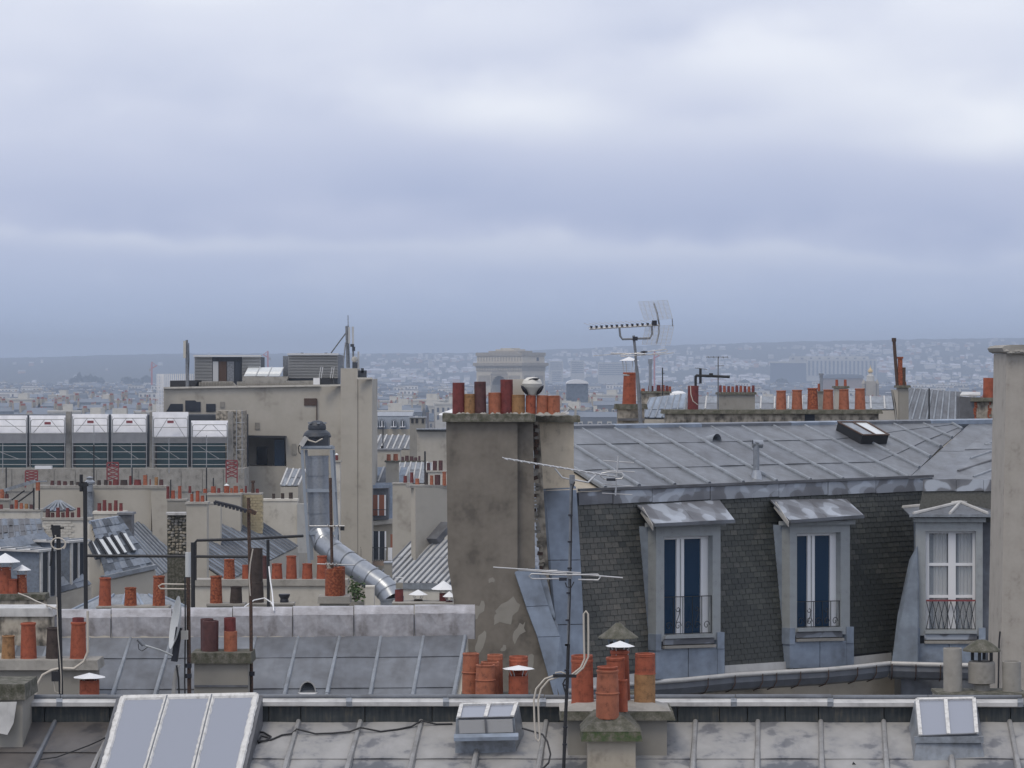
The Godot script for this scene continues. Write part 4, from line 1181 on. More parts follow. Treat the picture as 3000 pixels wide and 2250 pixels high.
func one_dormer(o: Node3D, f: Plane, slope: Plane, n: Vector3, s: Array, w: Array, mull: Array, rail_y: float, foot_y: float, roof: Array, style: String, skew: float):
	var g := Node3D.new()
	g.name = "dormer"
	o.add_child(g, true)
	var mb := Mb.new()
	var tdir := n.cross(UP).normalized()          # to the left
	# reveals and surround: four boards round the opening; sk follows the lines that run away
	var sk := func(x): return -skew * (x - s[0]) / (s[2] - s[0])
	var board := func(x0, y0, x1, y1, out, thick, m, called):
		var b := Mb.new()
		b.prism([on(f, x0, y0 + sk.call(x0)) + n * out, on(f, x1, y0 + sk.call(x1)) + n * out, on(f, x1, y1 + sk.call(x1)) + n * out, on(f, x0, y1 + sk.call(x0)) + n * out], -n * thick)
		return put(b, called, M[m], g)
	board.call(s[0], s[1], s[2], w[1], 0.0, 0.2, "dormer_paint", "lintel")
	board.call(s[0], w[1], w[0], s[3], 0.0, 0.2, "dormer_paint", "jamb")
	board.call(w[2], w[1], s[2], s[3], 0.0, 0.2, "dormer_paint", "jamb")
	board.call(s[0] - 6, s[1] - 12, s[2] + 8, s[1], 0.07, 0.3, "dormer_paint", "cornice")
	board.call(w[0] - 2, w[3], w[2] + 2, w[3] + 10, 0.05, 0.25, "dormer_paint", "sill")
	board.call(w[0] - 4, w[3] + 12, w[2] + 4, w[3] + 28, 0.01, 0.12, "zinc_flaked", "sill_board")
	board.call(w[0] - 4, w[3] + 31, w[2] + 5, w[3] + 39, 0.05, 0.2, "concrete", "sill_board")
	board.call(s[0] + 6, w[3] + 40, (s[0] + s[2]) / 2.0 - 1, foot_y, 0.0, 0.1, "zinc_blue", "apron_sheet")
	board.call((s[0] + s[2]) / 2.0 + 1, w[3] + 40, s[2] - 4, foot_y, 0.004, 0.1, "zinc_blue", "apron_sheet")
	for q in [[s[0] - 4, s[0] + 12], [s[2] - 12, s[2] + 8]]:
		board.call(q[0], s[3] - 22, q[1], s[3] + 26, 0.03, 0.2, "zinc_blue", "apron_return")
		board.call(q[0] + 2, s[3] + 27, q[1] + 2, foot_y, 0.015, 0.2, "zinc_blue", "apron_return")
	# cheeks: from the surround straight back to the slope
	for x in [s[0] + 1, s[2] - 1]:
		var a := on(f, x, s[1] + sk.call(x)); var b := on(f, x, s[3] + sk.call(x))
		var ta: float = slope.distance_to(a) / slope.normal.dot(n); var tb: float = maxf(0.02, slope.distance_to(b) / slope.normal.dot(n))
		mb = Mb.new()
		mb.prism([a - n * 0.19, b - n * 0.01, b - n * tb, a - n * (ta + 0.05)], -tdir * 0.03 if x < s[2] - 5 else tdir * 0.03)
		put(mb, "cheek", M["zinc_blue"], g)
	# window
	var win := Node3D.new()
	win.name = "window"
	g.add_child(win, true)
	var pane_m: StandardMaterial3D = M["window_blue"] if style == "blue" else M["pane"]
	var piece := func(x0, y0, x1, y1, back, thick, m, called):
		var b := Mb.new()
		b.prism([on(f, x0, y0 + sk.call(x0)) - n * back, on(f, x1, y0 + sk.call(x1)) - n * back, on(f, x1, y1 + sk.call(x1)) - n * back, on(f, x0, y1 + sk.call(x0)) - n * back], -n * thick)
		return put(b, called, m, win)
	var wp: StandardMaterial3D = M["white_paint"]
	if style == "blue":
		piece.call(w[0], w[1], mull[0], w[3], 0.15, 0.02, pane_m, "pane")
		piece.call(mull[1], w[1], mull[2], w[3], 0.15, 0.02, pane_m, "pane")
		piece.call(mull[0], w[1], mull[1], w[3], 0.12, 0.06, wp, "sash_stile")
		piece.call(mull[2], w[1], w[2], w[3], 0.12, 0.06, wp, "sash_stile")
		piece.call(w[0], w[1] - 1, w[2], w[1] + 9, 0.11, 0.06, wp, "sash_rail")
		piece.call(w[0], w[1] + 9, w[0] + 4, w[3], 0.12, 0.06, wp, "sash_stile")
		piece.call((mull[0] + mull[1]) / 2.0 - 1, w[1] + 9, (mull[0] + mull[1]) / 2.0 + 1, w[3], 0.11, 0.03, M["dormer_paint"], "meeting_gap")
	else:
		piece.call(w[0], w[1], w[2], w[3], 0.7, 0.02, M["window_dark"], "room_back")
		for q in [[w[0] + 12, mull[0] - 2], [mull[1] + 2, mull[2]]]:
			piece.call(q[0], w[1] + 10, q[1], w[3], 0.155, 0.004, pane_m, "pane")
			# hanging curtain in folds
			var c := Mb.new()
			var n0: float = q[0] + (14 if q[0] < 2780 else 8)
			for j in 10:
				var xa: float = lerpf(n0, q[1], j / 10.0); var xb: float = lerpf(n0, q[1], (j + 1) / 10.0)
				var za := 0.22 + 0.025 * sin(j * 1.9); var zb := 0.22 + 0.025 * sin((j + 1) * 1.9)
				c.quad(on(f, xa, w[1] + 8) - n * za, on(f, xb, w[1] + 8) - n * zb, on(f, xb, w[3]) - n * zb, on(f, xa, w[3]) - n * za)
			put(c, "curtain", M["curtain"], win)
		for q in [[w[0], w[0] + 12], [mull[0], mull[1]], [mull[2], w[2]]]:
			piece.call(q[0], w[1], q[1], w[3], 0.12, 0.06, wp, "sash_stile")
		for y in [w[1], 1651, 1745]:
			piece.call(w[0] + 12, y, mull[0], y + 8, 0.125, 0.04, wp, "sash_rail")
			piece.call(mull[1], y, mull[2], y + 8, 0.125, 0.04, wp, "sash_rail")
	# guard rail
	var rl := Node3D.new()
	rl.name = "guard_rail"
	g.add_child(rl, true)
	var red: bool = style != "blue"
	var q0 := on(f, w[0] + 2, rail_y + sk.call(w[0])) - n * 0.03; var q1 := on(f, w[2] - 1, rail_y + sk.call(w[2])) - n * 0.03
	var b0 := on(f, w[0] + 2, w[3] - 2 + sk.call(w[0])) - n * 0.03; var b1 := on(f, w[2] - 1, w[3] - 2 + sk.call(w[2])) - n * 0.03
	mb = Mb.new(); mb.bar(q0, q1, 0.03, 0.03 if red else 0.014, UP); put(mb, "hand_rail", M["red_paint" if red else "railing_iron"], rl)
	mb = Mb.new(); mb.bar(b0, b1, 0.02, 0.014, UP); put(mb, "bottom_rail", M["railing_iron"], rl)
	var nb := 8 if red else 5
	for j in nb + 1:
		var t := float(j) / nb
		mb = Mb.new()
		var a := q0.lerp(q1, t); var b := b0.lerp(b1, t)
		if red:
			# lattice of curved bars
			var mid := a.lerp(b, 0.45) + (q1 - q0) * (0.5 / nb)
			if j < nb:
				mb.tube([a, a.lerp(mid, 0.6) + UP * 0.02, mid, mid.lerp(b, 0.4), b], 0.007, 5)
				mb.tube([q0.lerp(q1, t + 1.0 / nb), mid, b0.lerp(b1, t + 1.0 / nb)], 0.007, 5)
				put(mb, "baluster", M["railing_iron"], rl)
		else:
			mb.tube([a, b], 0.008, 5)
			if j < nb:
				# scroll
				var sp := []
				var c := a.lerp(b, 0.78) + (q1 - q0) * (0.5 / nb)
				var ex := (q1 - q0).normalized()
				for s2 in 14:
					var an := s2 * 0.55
					var r := 0.085 * (1.0 - s2 / 16.0)
					sp.append(c + ex * cos(an) * r + UP * sin(an) * r)
				mb.tube(sp, 0.007, 5)
				var sq := []
				c = a.lerp(b, 0.32) + (q1 - q0) * (0.5 / nb)
				if j % 2:
					for s2 in 12:
						var an := PI + s2 * 0.55
						var r := 0.06 * (1.0 - s2 / 14.0)
						sq.append(c + ex * cos(an) * r + UP * sin(an) * r)
					mb.tube(sq, 0.007, 5)
					mb.tube([c + ex * 0.05, c - UP * 0.12 + ex * 0.02, c - UP * 0.25 - ex * 0.05], 0.007, 5)
			put(mb, "baluster", M["railing_iron"], rl)
	# roof
	if roof.size() > 0:
		var e0 := on(f, roof[3][0] + 14, roof[3][1] + 2) + n * 0.2; var e1 := on(f, roof[2][0] - 3, roof[2][1]) + n * 0.2
		var h0 := on(slope, roof[0][0], roof[0][1]) + slope.normal * 0.03; var h1 := on(slope, roof[1][0], roof[1][1]) + slope.normal * 0.03
		var ymid := 0.5
		mb = Mb.new(); mb.prism([h0, h0.lerp(h1, ymid), e0.lerp(e1, ymid), e0], Vector3(0, 0.03, 0)); put(mb, "roof_sheet", M["zinc_flaked"], g)
		mb = Mb.new(); mb.prism([h0.lerp(h1, ymid), h1, e1, e0.lerp(e1, ymid)], Vector3(0, 0.035, 0)); put(mb, "roof_sheet", M["zinc_flaked"], g)
		mb = Mb.new()
		mb.bar(e0 - UP * 0.03, e1 - UP * 0.03, 0.05, 0.06, UP); put(mb, "roof_edge", M["zinc"], g)
		# loose curled tab at the left corner
		mb = Mb.new()
		mb.prism([h0 + n * 0.15, e0 + tdir * 0.02, e0 + tdir * 0.02 - UP * 0.1, h0 + n * 0.1 - UP * 0.12], tdir * 0.012)
		put(mb, "roof_tab", M["zinc_white"], g)
	else:
		var e0 := on(f, 2662, 1509) + n * 0.15; var e1 := on(f, 2944, 1509) + n * 0.15
		var r0 := on(f, 2760, 1480) - n * 0.9; var r1 := on(f, 2905, 1478) - n * 0.9
		var ap := on(f, 2820, 1479) - n * 0.35
		var back0 := e0 - n * 1.5 + UP * 0.05; var back1 := e1 - n * 1.5 + UP * 0.05
		for q in [[e0, ap, back0], [e0, e1, ap], [e1, back1, ap], [back0, ap, back1]]:
			mb = Mb.new()
			mb.prism(q, UP * 0.02); put(mb, "roof_sheet", M["zinc"], g)
		for q in [e0.lerp(e1, 0.04), e0.lerp(e1, 0.42), e0.lerp(e1, 0.82), back1, back0]:
			mb = Mb.new()
			batten_shape(mb, ap + UP * 0.02, q + UP * 0.02, 0.05, 0.05, UP); put(mb, "batten", M["zinc_white"], g)
		mb = Mb.new(); mb.bar(e0 - UP * 0.03, e1 - UP * 0.03, 0.05, 0.055, UP); put(mb, "roof_edge", M["zinc_light"], g)

# ---------------------------------------------------------------- the tall taupe stack and the pale wall at the right
func party_walls():
	var d := 49.0
	var o := thing("party_wall_stack", "tall taupe rendered stack with nine clay pots and a white spinning cowl", "chimney", P(1440, 2040, 49.5) * Vector3(1, 0, 1))
	var mb := Mb.new()
	var back := Vector3(0, 0, -1.1)
	# flared foot: two convex pieces
	mb.prism([P(1307, 1236, d), P(1516, 1236, d), P(1516, 1672, d), P(1312, 1650, d)], back)
	mb.prism([P(1312, 1650, d), P(1516, 1672, d), P(1560, 1790, d), P(1329, 1760, d)], back)
	mb.prism([P(1329, 1760, d), P(1560, 1790, d), P(1640, 2040, d), P(1372, 2040, d), P(1366, 1940, d), P(1349, 1850, d)], back)
	mb.prism([P(1372, 2040, d), P(1640, 2040, d), Vector3(P(1640, 2040, d).x, 0, -d), Vector3(P(1372, 2040, d).x, 0, -d)], back)
	put(mb, "wall", M["render_taupe"], o)
	mb = Mb.new()
	mb.prism([P(1515, 1236, 49.12), P(1562, 1236, 49.12), P(1568, 1665, 49.12), P(1515, 1668, 49.12)], back)
	put(mb, "recessed_panel", M["render_taupe"], o)
	mb = Mb.new()
	mb.prism([P(1578, 1236, 49.9), P(1681, 1236, 49.9), P(1681, 1428, 49.9), P(1580, 1432, 49.9)], Vector3(0, 0, -0.9))
	put(mb, "pale_panel", M["stained_cream_light"], o)
	# crumbling joint between the two panels: broken bits of brick and mortar
	mb = Mb.new()
	mb.prism([P(1560, 1236, 49.75), P(1580, 1236, 49.75), P(1612, 1760, 49.75), P(1584, 1700, 49.75)], Vector3(0, 0, -0.6))
	put(mb, "joint_core", M["stained_cream"], o)
	for i in 46:
		var y := 1240.0 + i * 10.6
		var x := lerpf(1570, 1600, maxf(0.0, (y - 1500) / 260.0)) + rng.randf_range(-4, 4)
		mb = Mb.new()
		mb.box(P(x, y, 49.68 + rng.randf() * 0.06), Vector3(rng.randf_range(0.05, 0.1), rng.randf_range(0.04, 0.08), 0.12), Basis(Vector3(0, 0, 1), rng.randf_range(-0.4, 0.4)))
		put(mb, "mortar_lump", M[["stained_cream", "concrete", "render_cream", "rusty_iron"][rng.randi() % 4]], o)
	# plaster skin come away in patches near the foot
	for q in [[1490, 1790, 34, 40], [1462, 1812, 16, 20], [1520, 1850, 18, 34], [1400, 1790, 16, 30], [1408, 1880, 14, 34], [1548, 1940, 20, 30], [1440, 1700, 10, 10], [1475, 1900, 8, 12]]:
		var poly := []
		for j in 12:
			var rr := rng.randf_range(0.55, 1.15)
			poly.append(P(q[0] + cos(TAU * j / 12) * q[2] * rr + sin(TAU * j / 12) * q[3] * 0.35, q[1] - sin(TAU * j / 12) * q[3] * rr, 48.998))
		mb = Mb.new()
		for j in 12:
			mb.tri(P(q[0], q[1], 48.997), poly[(j + 1) % 12], poly[j])
		put(mb, "bare_patch", M["render_grey"], o)
	# caps
	mb = Mb.new()
	cap_shape(mb, 1296, 1568, 1236, 1213, 48.9, 1.3)
	put(mb, "cap", M["mossy_stone"], o)
	mb = Mb.new()
	cap_shape(mb, 1570, 1700, 1237, 1219, 49.75, 1.1)
	put(mb, "cap", M["mossy_stone"], o)
	info[o] = [P(1400, 1214, 49.4).y, -49.5]
	# lumps of mortar round the pots
	for i in 26:
		mb = Mb.new()
		mb.lathe(Vector3(P(rng.randf_range(1322, 1660), 1212, 49.4).x, info[o][0] - 0.01, -49.15 - rng.randf() * 0.3), [[rng.randf_range(0.04, 0.1), 0], [0.03, rng.randf_range(0.02, 0.045)], [0, 0.05]], 7)
		put(mb, "mortar_lump", M["concrete"], o)
	pots(o, [[1325, 1361, 1121, "clay_red", "pot_tube"], [1359, 1393, 1154, "clay_ochre", "pot_tube"], [1390, 1425, 1118, "clay_dark", "pot_tube"], [1431, 1469, 1150, "clay_orange", "pot_tube"], [1466, 1503, 1112, "clay_red", "pot_tube"], [1497, 1538, 1156, "clay_ochre", "pot_tube"], [1540, 1570, 1158, "clay", "pot_tube"], [1571, 1606, 1158, "clay_orange", "pot_tube"], [1603, 1641, 1159, "clay_orange", "pot_tube"]])
	# white ball cowl with three eye-shaped mouths, and a grey flat flue behind it
	mb = Mb.new()
	mb.box(P(1518, 1133, 49.9), Vector3(0.2, 0.26, 0.2))
	put(mb, "flat_flue", M["render_far_white"], o)
	var c := P(1559, 1131, 49.5)
	mb = Mb.new()
	mb.lathe(c, [[0.07, -0.17], [0.1, -0.14], [0.175, -0.02], [0.195, 0.04], [0.17, 0.1], [0.1, 0.145], [0.0, 0.155]], 6, Basis(UP, 0.5))
	var ball := put(mb, "ball_cowl", M["white_cowl_warm"], o)
	for q in [[Vector3(0.03, 0.115, 0.135), Vector3(0.1, 0.025, 0.02), 0.1], [Vector3(-0.13, -0.07, 0.1), Vector3(0.11, 0.035, 0.03), -0.95], [Vector3(0.135, -0.07, 0.09), Vector3(0.11, 0.035, 0.03), 0.95]]:
		mb = Mb.new()
		var b := Basis(Vector3(0, 0, 1), q[2])
		mb.lathe(c + q[0], [[0.0, -0.5], [0.6, -0.35], [1.0, 0.0], [0.6, 0.35], [0.0, 0.5]], 12, b * Basis().scaled(Vector3(q[1].x, q[1].y * 2.0, q[1].z)))
		put(mb, "cowl_mouth", M["black_plastic"], ball)
	mb = Mb.new()
	mb.lathe(P(1558, 1160, 49.5), [[0.075, -0.02], [0.07, 0.06], [0.0, 0.06]], 12)
	put(mb, "cowl_neck", M["zinc_dark"], ball)
	# bright tilted sheet cap peeping out behind the left end
	mb = Mb.new()
	mb.prism([A("r", 1140, 1195, 50.3), A("r", 1368, 1110, 50.3), A("r", 1368, 1205, 50.0)], Vector3(0, 0.02, -0.1))
	put(mb, "sheet_cap", M["white_cowl"], o)
	# sloping zinc coping on the foot of the stack
	var st := [[[1508, 1680], [1571, 1662], [1606, 1778], [1542, 1781]], [[1542, 1783], [1606, 1780], [1640, 1868], [1575, 1870]], [[1575, 1872], [1640, 1870], [1668, 2045], [1624, 2045]]]
	for q in st:
		mb = Mb.new()
		mb.prism([P(q[0][0], q[0][1], 48.93), P(q[1][0], q[1][1], 49.3), P(q[2][0], q[2][1], 49.3), P(q[3][0], q[3][1], 48.93)], Vector3(0.0, 0.03, 0.03))
		put(mb, "coping_sheet", M["zinc_blue"], o)
	for q in [[[1566, 1660], [1604, 1778], [1622, 1856], [1626, 1800], [1600, 1690]], [[1604, 1778], [1622, 1860], [1640, 1900], [1634, 1830]]]:
		mb = Mb.new()
		var poly := []
		for p in q:
			poly.append(P(p[0], p[1], 49.32))
		mb.prism(poly, Vector3(0, 0, -0.04))
		put(mb, "coping_return", M["zinc_blue"], o)
	# pale wall cut by the right edge
	var r := thing("party_wall", "pale rendered wall with a crumbling cap standing next to the lichened mushroom cowl", "wall", P(2990, 2040, 45) * Vector3(1, 0, 1))
	mb = Mb.new()
	var w0 := P(2949, 1036, 45.0); var w1 := P(2931, 1996, 45.0); var x1 := P(3250, 1036, 45.0).x
	mb.prism([w0, Vector3(x1, w0.y, -45), Vector3(x1, 0, -45), Vector3(w1.x, 0, -45), w1], Vector3(0, 0, -1.2))
	put(mb, "wall", M["render_wall_pale"], r)
	mb = Mb.new()
	mb.prism([P(2950, 1033, 44.9), P(2941, 1030, 44.9), P(2936, 1019, 44.9), P(2944, 1013, 44.9), P(2960, 1010, 44.9), P(3250, 1010, 44.9), P(3250, 1034, 44.9), P(2952, 1035, 44.9)], Vector3(0, 0, -1.4))
	put(mb, "cap", M["concrete"], r)
	for i in 9:
		mb = Mb.new()
		mb.lathe(P(2948 + i * 7.0 + rng.randf_range(-2, 2), 1030 + rng.randf_range(-3, 4), 44.93), [[0.0, -0.05], [rng.randf_range(0.03, 0.05), -0.01], [0.03, 0.03], [0.0, 0.05]], 7)
		put(mb, "mortar_lump", M["concrete"], r)
	# thin drain pipe against it
	mb = Mb.new()
	mb.tube([P(2930, 1850, 44.95), P(2927, 1880, 44.95), P(2925, 2000, 44.95), P(2922, 2100, 44.95)], 0.014, 6)
	put(mb, "drain_pipe", M["iron_black"], r)
func cap_shape(mb: Mb, x0: float, x1: float, yb: float, yt: float, d: float, thick: float):
	var n := 14
	for i in n:
		var a := lerpf(x0, x1, float(i) / n); var b := lerpf(x0, x1, float(i + 1) / n)
		var t0 := yt + (i * 37 % 5 - 2) * 0.8; var t1 := yt + ((i + 1) * 37 % 5 - 2) * 0.8
		var k := Vector3(0, 0, -thick)
		var p := [P(a, yb, d), P(b, yb, d), P(b, t1, d), P(a, t0, d)]
		mb.hexa([p[0] + k, p[1] + k, p[1], p[0], p[3] + k, p[2] + k, p[2] + Vector3(0, 0, -0.03), p[3] + Vector3(0, 0, -0.03)])
# ---------------------------------------------------------------- stacks and roofs beyond the slate mansard
func ground_y(d: float) -> float:
	return CY + (EYE - 0.05) / d * F
func gstack(label: String, x0: float, x1: float, yc: float, d: float, thick: float, cap_px: float, over: float, wall: String, capm: String, called := "chimney_stack") -> Node3D:
	return stack(label, x0, x1, yc, ground_y(d), d, thick, cap_px, over, wall, capm, "", called)
func ribbed_roof(label: String, pl: Plane, lines: Array, joints: Array, m: Array, d: float, bmat := "zinc_light", bw := 0.06, wall := "render_beige", called := "zinc_roof_house") -> Node3D:
	var c := on(pl, lines[0][0], lines[0][1])
	var o := thing(called, label, "house", Vector3(c.x, 0, c.z))
	sheets(o, pl, lines, joints, m, bw, bw * 0.9, bmat, true, 3.0)
	# body under the sheets
	var q := [on(pl, lines[0][0], lines[0][1]), on(pl, lines[-1][0], lines[-1][1]), on(pl, lines[-1][2], lines[-1][3]), on(pl, lines[0][2], lines[0][3])]
	var mb := Mb.new()
	var b := []
	var t := []
	for p in q:
		b.append(Vector3(p.x, 0, p.z)); t.append(p - UP * 0.06)
	mb.hexa(b + t)
	put(mb, "wall", M[wall], o)
	return o
func far_side_stacks():
	var s := gstack("stone-capped stack with one banded clay pot under a tilted white sheet hat", 1810, 1888, 1199, 60.0, 0.5, 15, 10, "stained_cream", "mossy_stone")
	pots(s, [[1823, 1864, 1091, "clay", "pot_taper", 30, 34, 12]])
	var mb := Mb.new()
	mb.lathe(P(1842, 1101, 60.25), [[0.125, 0], [0.128, 0.02], [0.12, 0.03]], 16)
	put(mb, "pot_band", M["aluminium"], s)
	mb = Mb.new()
	mb.box(P(1849, 1229, 59.97), Vector3(0.56, 0.05, 0.06)); put(mb, "band", M["zinc_dark"], s)
	# long stack
	s = gstack("long cracked cream stack with a thin stone slab and seven spaced clay pots", 1950, 2574, 1212, 75.0, 0.6, 12, 12, "stained_cream", "mossy_stone")
	pots(s, [[2014, 2046, 1130, "clay_red", "pot_tube"], [2273, 2304, 1144, "clay_orange"], [2319, 2351, 1142, "clay_orange"], [2365, 2397, 1137, "clay_rust"], [2410, 2442, 1141, "clay_orange"], [2457, 2488, 1140, "clay_orange"], [2504, 2536, 1138, "clay_orange"]])
	mb = Mb.new(); mb.box(P(2372, 1224, 74.99), Vector3(0.26, 0.17, 0.06)); put(mb, "hatch", M["window_dark"], s)
	mb = Mb.new(); mb.tube([P(2023, 1131, 75.0), P(2024, 1155, 74.95), P(2030, 1175, 74.9), P(2044, 1186, 74.95)], 0.012, 5); put(mb, "hose", M["cable_pale"], s)
	# far rows
	s = gstack("distant cream stack with a crowded row of red pots and a tall thin flue", 1880, 1962, 1152, 100.0, 0.6, 6, 6, "stained_cream", "mossy_stone")
	pots(s, [[1878, 1890, 1138, "clay"], [1898, 1915, 1130, "clay_red"], [1923, 1936, 1128, "clay_red"], [1937, 1948, 1128, "clay"], [1949, 1958, 1130, "clay_red"], [1958, 1967, 1132, "clay"]])
	mb = Mb.new(); mb.tube([P(1905, 1148, 100.0), P(1905, 1062, 100.0)], 0.055, 8); mb.tube([P(1905, 1066, 100), P(1905, 1052, 100)], 0.075, 8); put(mb, "flue_pipe", M["galvanised"], s)
	s = gstack("distant low stack with nine small pale-lipped pots in one row", 2104, 2212, 1156, 140.0, 0.8, 7, 5, "render_grey", "mossy_stone")
	var row := []
	for i in 9:
		row.append([2106 + i * 12, 2115 + i * 12, 1129 + (i * 5) % 4, "clay" if i % 2 else "clay_red", "pot_taper"])
	pots(s, row)
	s = gstack("thin pale stack with two pots seen between the clay pots of the long stack", 2447, 2484, 1137, 130.0, 0.7, 6, 5, "render_beige", "mossy_stone")
	pots(s, [[2447, 2456, 1112, "clay"], [2472, 2481, 1112, "clay"]])
	s = gstack("slim far stack with a capped grey flue between the orange pots", 2398, 2412, 1150, 125.0, 0.6, 4, 3, "render_grey", "mossy_stone")
	mb = Mb.new(); mb.tube([P(2406, 1150, 125.3), P(2406, 1098, 125.3)], 0.07, 8); mb.tube([P(2406, 1100, 125.3), P(2406, 1094, 125.3)], 0.11, 8); put(mb, "flue_pipe", M["galvanised"], s)
	pots(s, [[2395, 1 + 2402, 1124, "clay"]])
	# tall thin chimney with leaning pipes
	s = gstack("narrow leaning stack with one very tall metal pipe and two stepped rusty flues", 2632, 2662, 1136, 95.0, 0.5, 7, 7, "render_grey", "mossy_stone")
	mb = Mb.new(); mb.tube([P(2629, 1133, 95.2), P(2620, 1010, 95.2), P(2619, 996, 95.2)], 0.055, 8); mb.tube([P(2619, 1001, 95.2), P(2619, 990, 95.2)], 0.075, 8); put(mb, "flue_pipe", M["rusty_iron"], s)
	mb = Mb.new(); mb.box(P(2637, 1090, 95.25), Vector3(0.14, 0.94, 0.14)); mb.box(P(2637, 1048, 95.25), Vector3(0.19, 0.06, 0.18)); put(mb, "brick_flue", M["clay_rust"], s)
	mb = Mb.new(); mb.box(P(2648, 1104, 95.25), Vector3(0.1, 0.62, 0.13)); put(mb, "brick_flue", M["rusty_iron"], s)
	pots(s, [[2624, 2632, 1124, "clay_orange"], [2647, 2656, 1118, "clay_orange"]])
	mb = Mb.new(); mb.prism([P(2616, 1142, 95), P(2633, 1142, 95), P(2633, 1260, 95), P(2624, 1180, 95)], Vector3(0, 0, -0.5)); put(mb, "corbel", M["render_beige"], s)
	# right stack
	s = gstack("squat stack with dark side and rust-streaked plaster carrying two tall red pots", 2855, 2975, 1176, 68.0, 0.6, 11, 12, "stained_cream", "mossy_stone")
	pots(s, [[2880, 2914, 1107, "clay", "pot_tube"], [2920, 2952, 1072, "clay", "pot_tube"]])
	mb = Mb.new(); mb.prism([P(2812, 1162, 68.3), P(2856, 1164, 68.0), P(2856, 1260, 68.0), P(2812, 1260, 68.3)], Vector3(0, 0, -0.5)); put(mb, "dark_side", M["zinc_dark"], s)  # left side in a darker material than the front wall
	mb = Mb.new(); mb.prism([P(2812, 1160, 68.35), P(2872, 1160, 68.0), P(2872, 1152, 68.5), P(2820, 1151, 68.8)], UP * 0.03); put(mb, "flashing", M["zinc_white"], s)
	for x in [2857, 2898]:
		mb = Mb.new()
		for i in 7:
			mb.box(P(x + rng.randf_range(-3, 3), 1182 + i * 9, 67.99), Vector3(rng.randf_range(0.03, 0.08), 0.07, 0.02))
		put(mb, "rust_scar", M["clay_rust"], s)
	# roofs behind
	var lines := []
	for i in 17:
		lines.append([1990 + i * 40, 1163, 1985 + i * 40.5, 1200])
	ribbed_roof("long pale zinc roof with fine upright battens beyond the row of orange pots", facing(P(2300, 1180, 150), 24), lines, [0.5], ["zinc_new", "zinc_light"], 150, "zinc_white", 0.09)
	lines = []
	for i in 10:
		lines.append([2664 + i * 17, 1139 + i * 1.2, 2630 + i * 21, 1232])
	ribbed_roof("tilted grey zinc roof with slanting battens beside the narrow leaning stack", facing(P(2740, 1190, 108), 32, -12), lines, [], ["zinc"], 108, "zinc_light", 0.07)
	lines = []
	for i in 7:
		lines.append([1905 + i * 18, 1168 - i * 2.0, 1880 + i * 20, 1225])
	ribbed_roof("small blue-grey zinc roof behind the stack with the banded pot", facing(P(1950, 1190, 92), 30, -15), lines, [0.6], ["zinc_blue"], 92, "zinc_light", 0.06)
	# white dome light
	var o := thing("dome_skylight", "white half-round roof dome beside the red pot with a hose", "skylight", P(1988, 1160, 118))
	mb = Mb.new()
	var c := P(1987, 1157, 118)
	mb.lathe(c, [[0.36, -0.3], [0.34, 0.0], [0.31, 0.08], [0.2, 0.14], [0.0, 0.17]], 16)
	put(mb, "dome", M["white_cowl"], o)
	mb = Mb.new(); walls(mb, Vector3(c.x - 0.4, 0, -117.6), Vector3(c.x + 0.4, 0, -117.6), 0.8, c.y - 0.28); put(mb, "shaft", M["zinc_blue"], o)

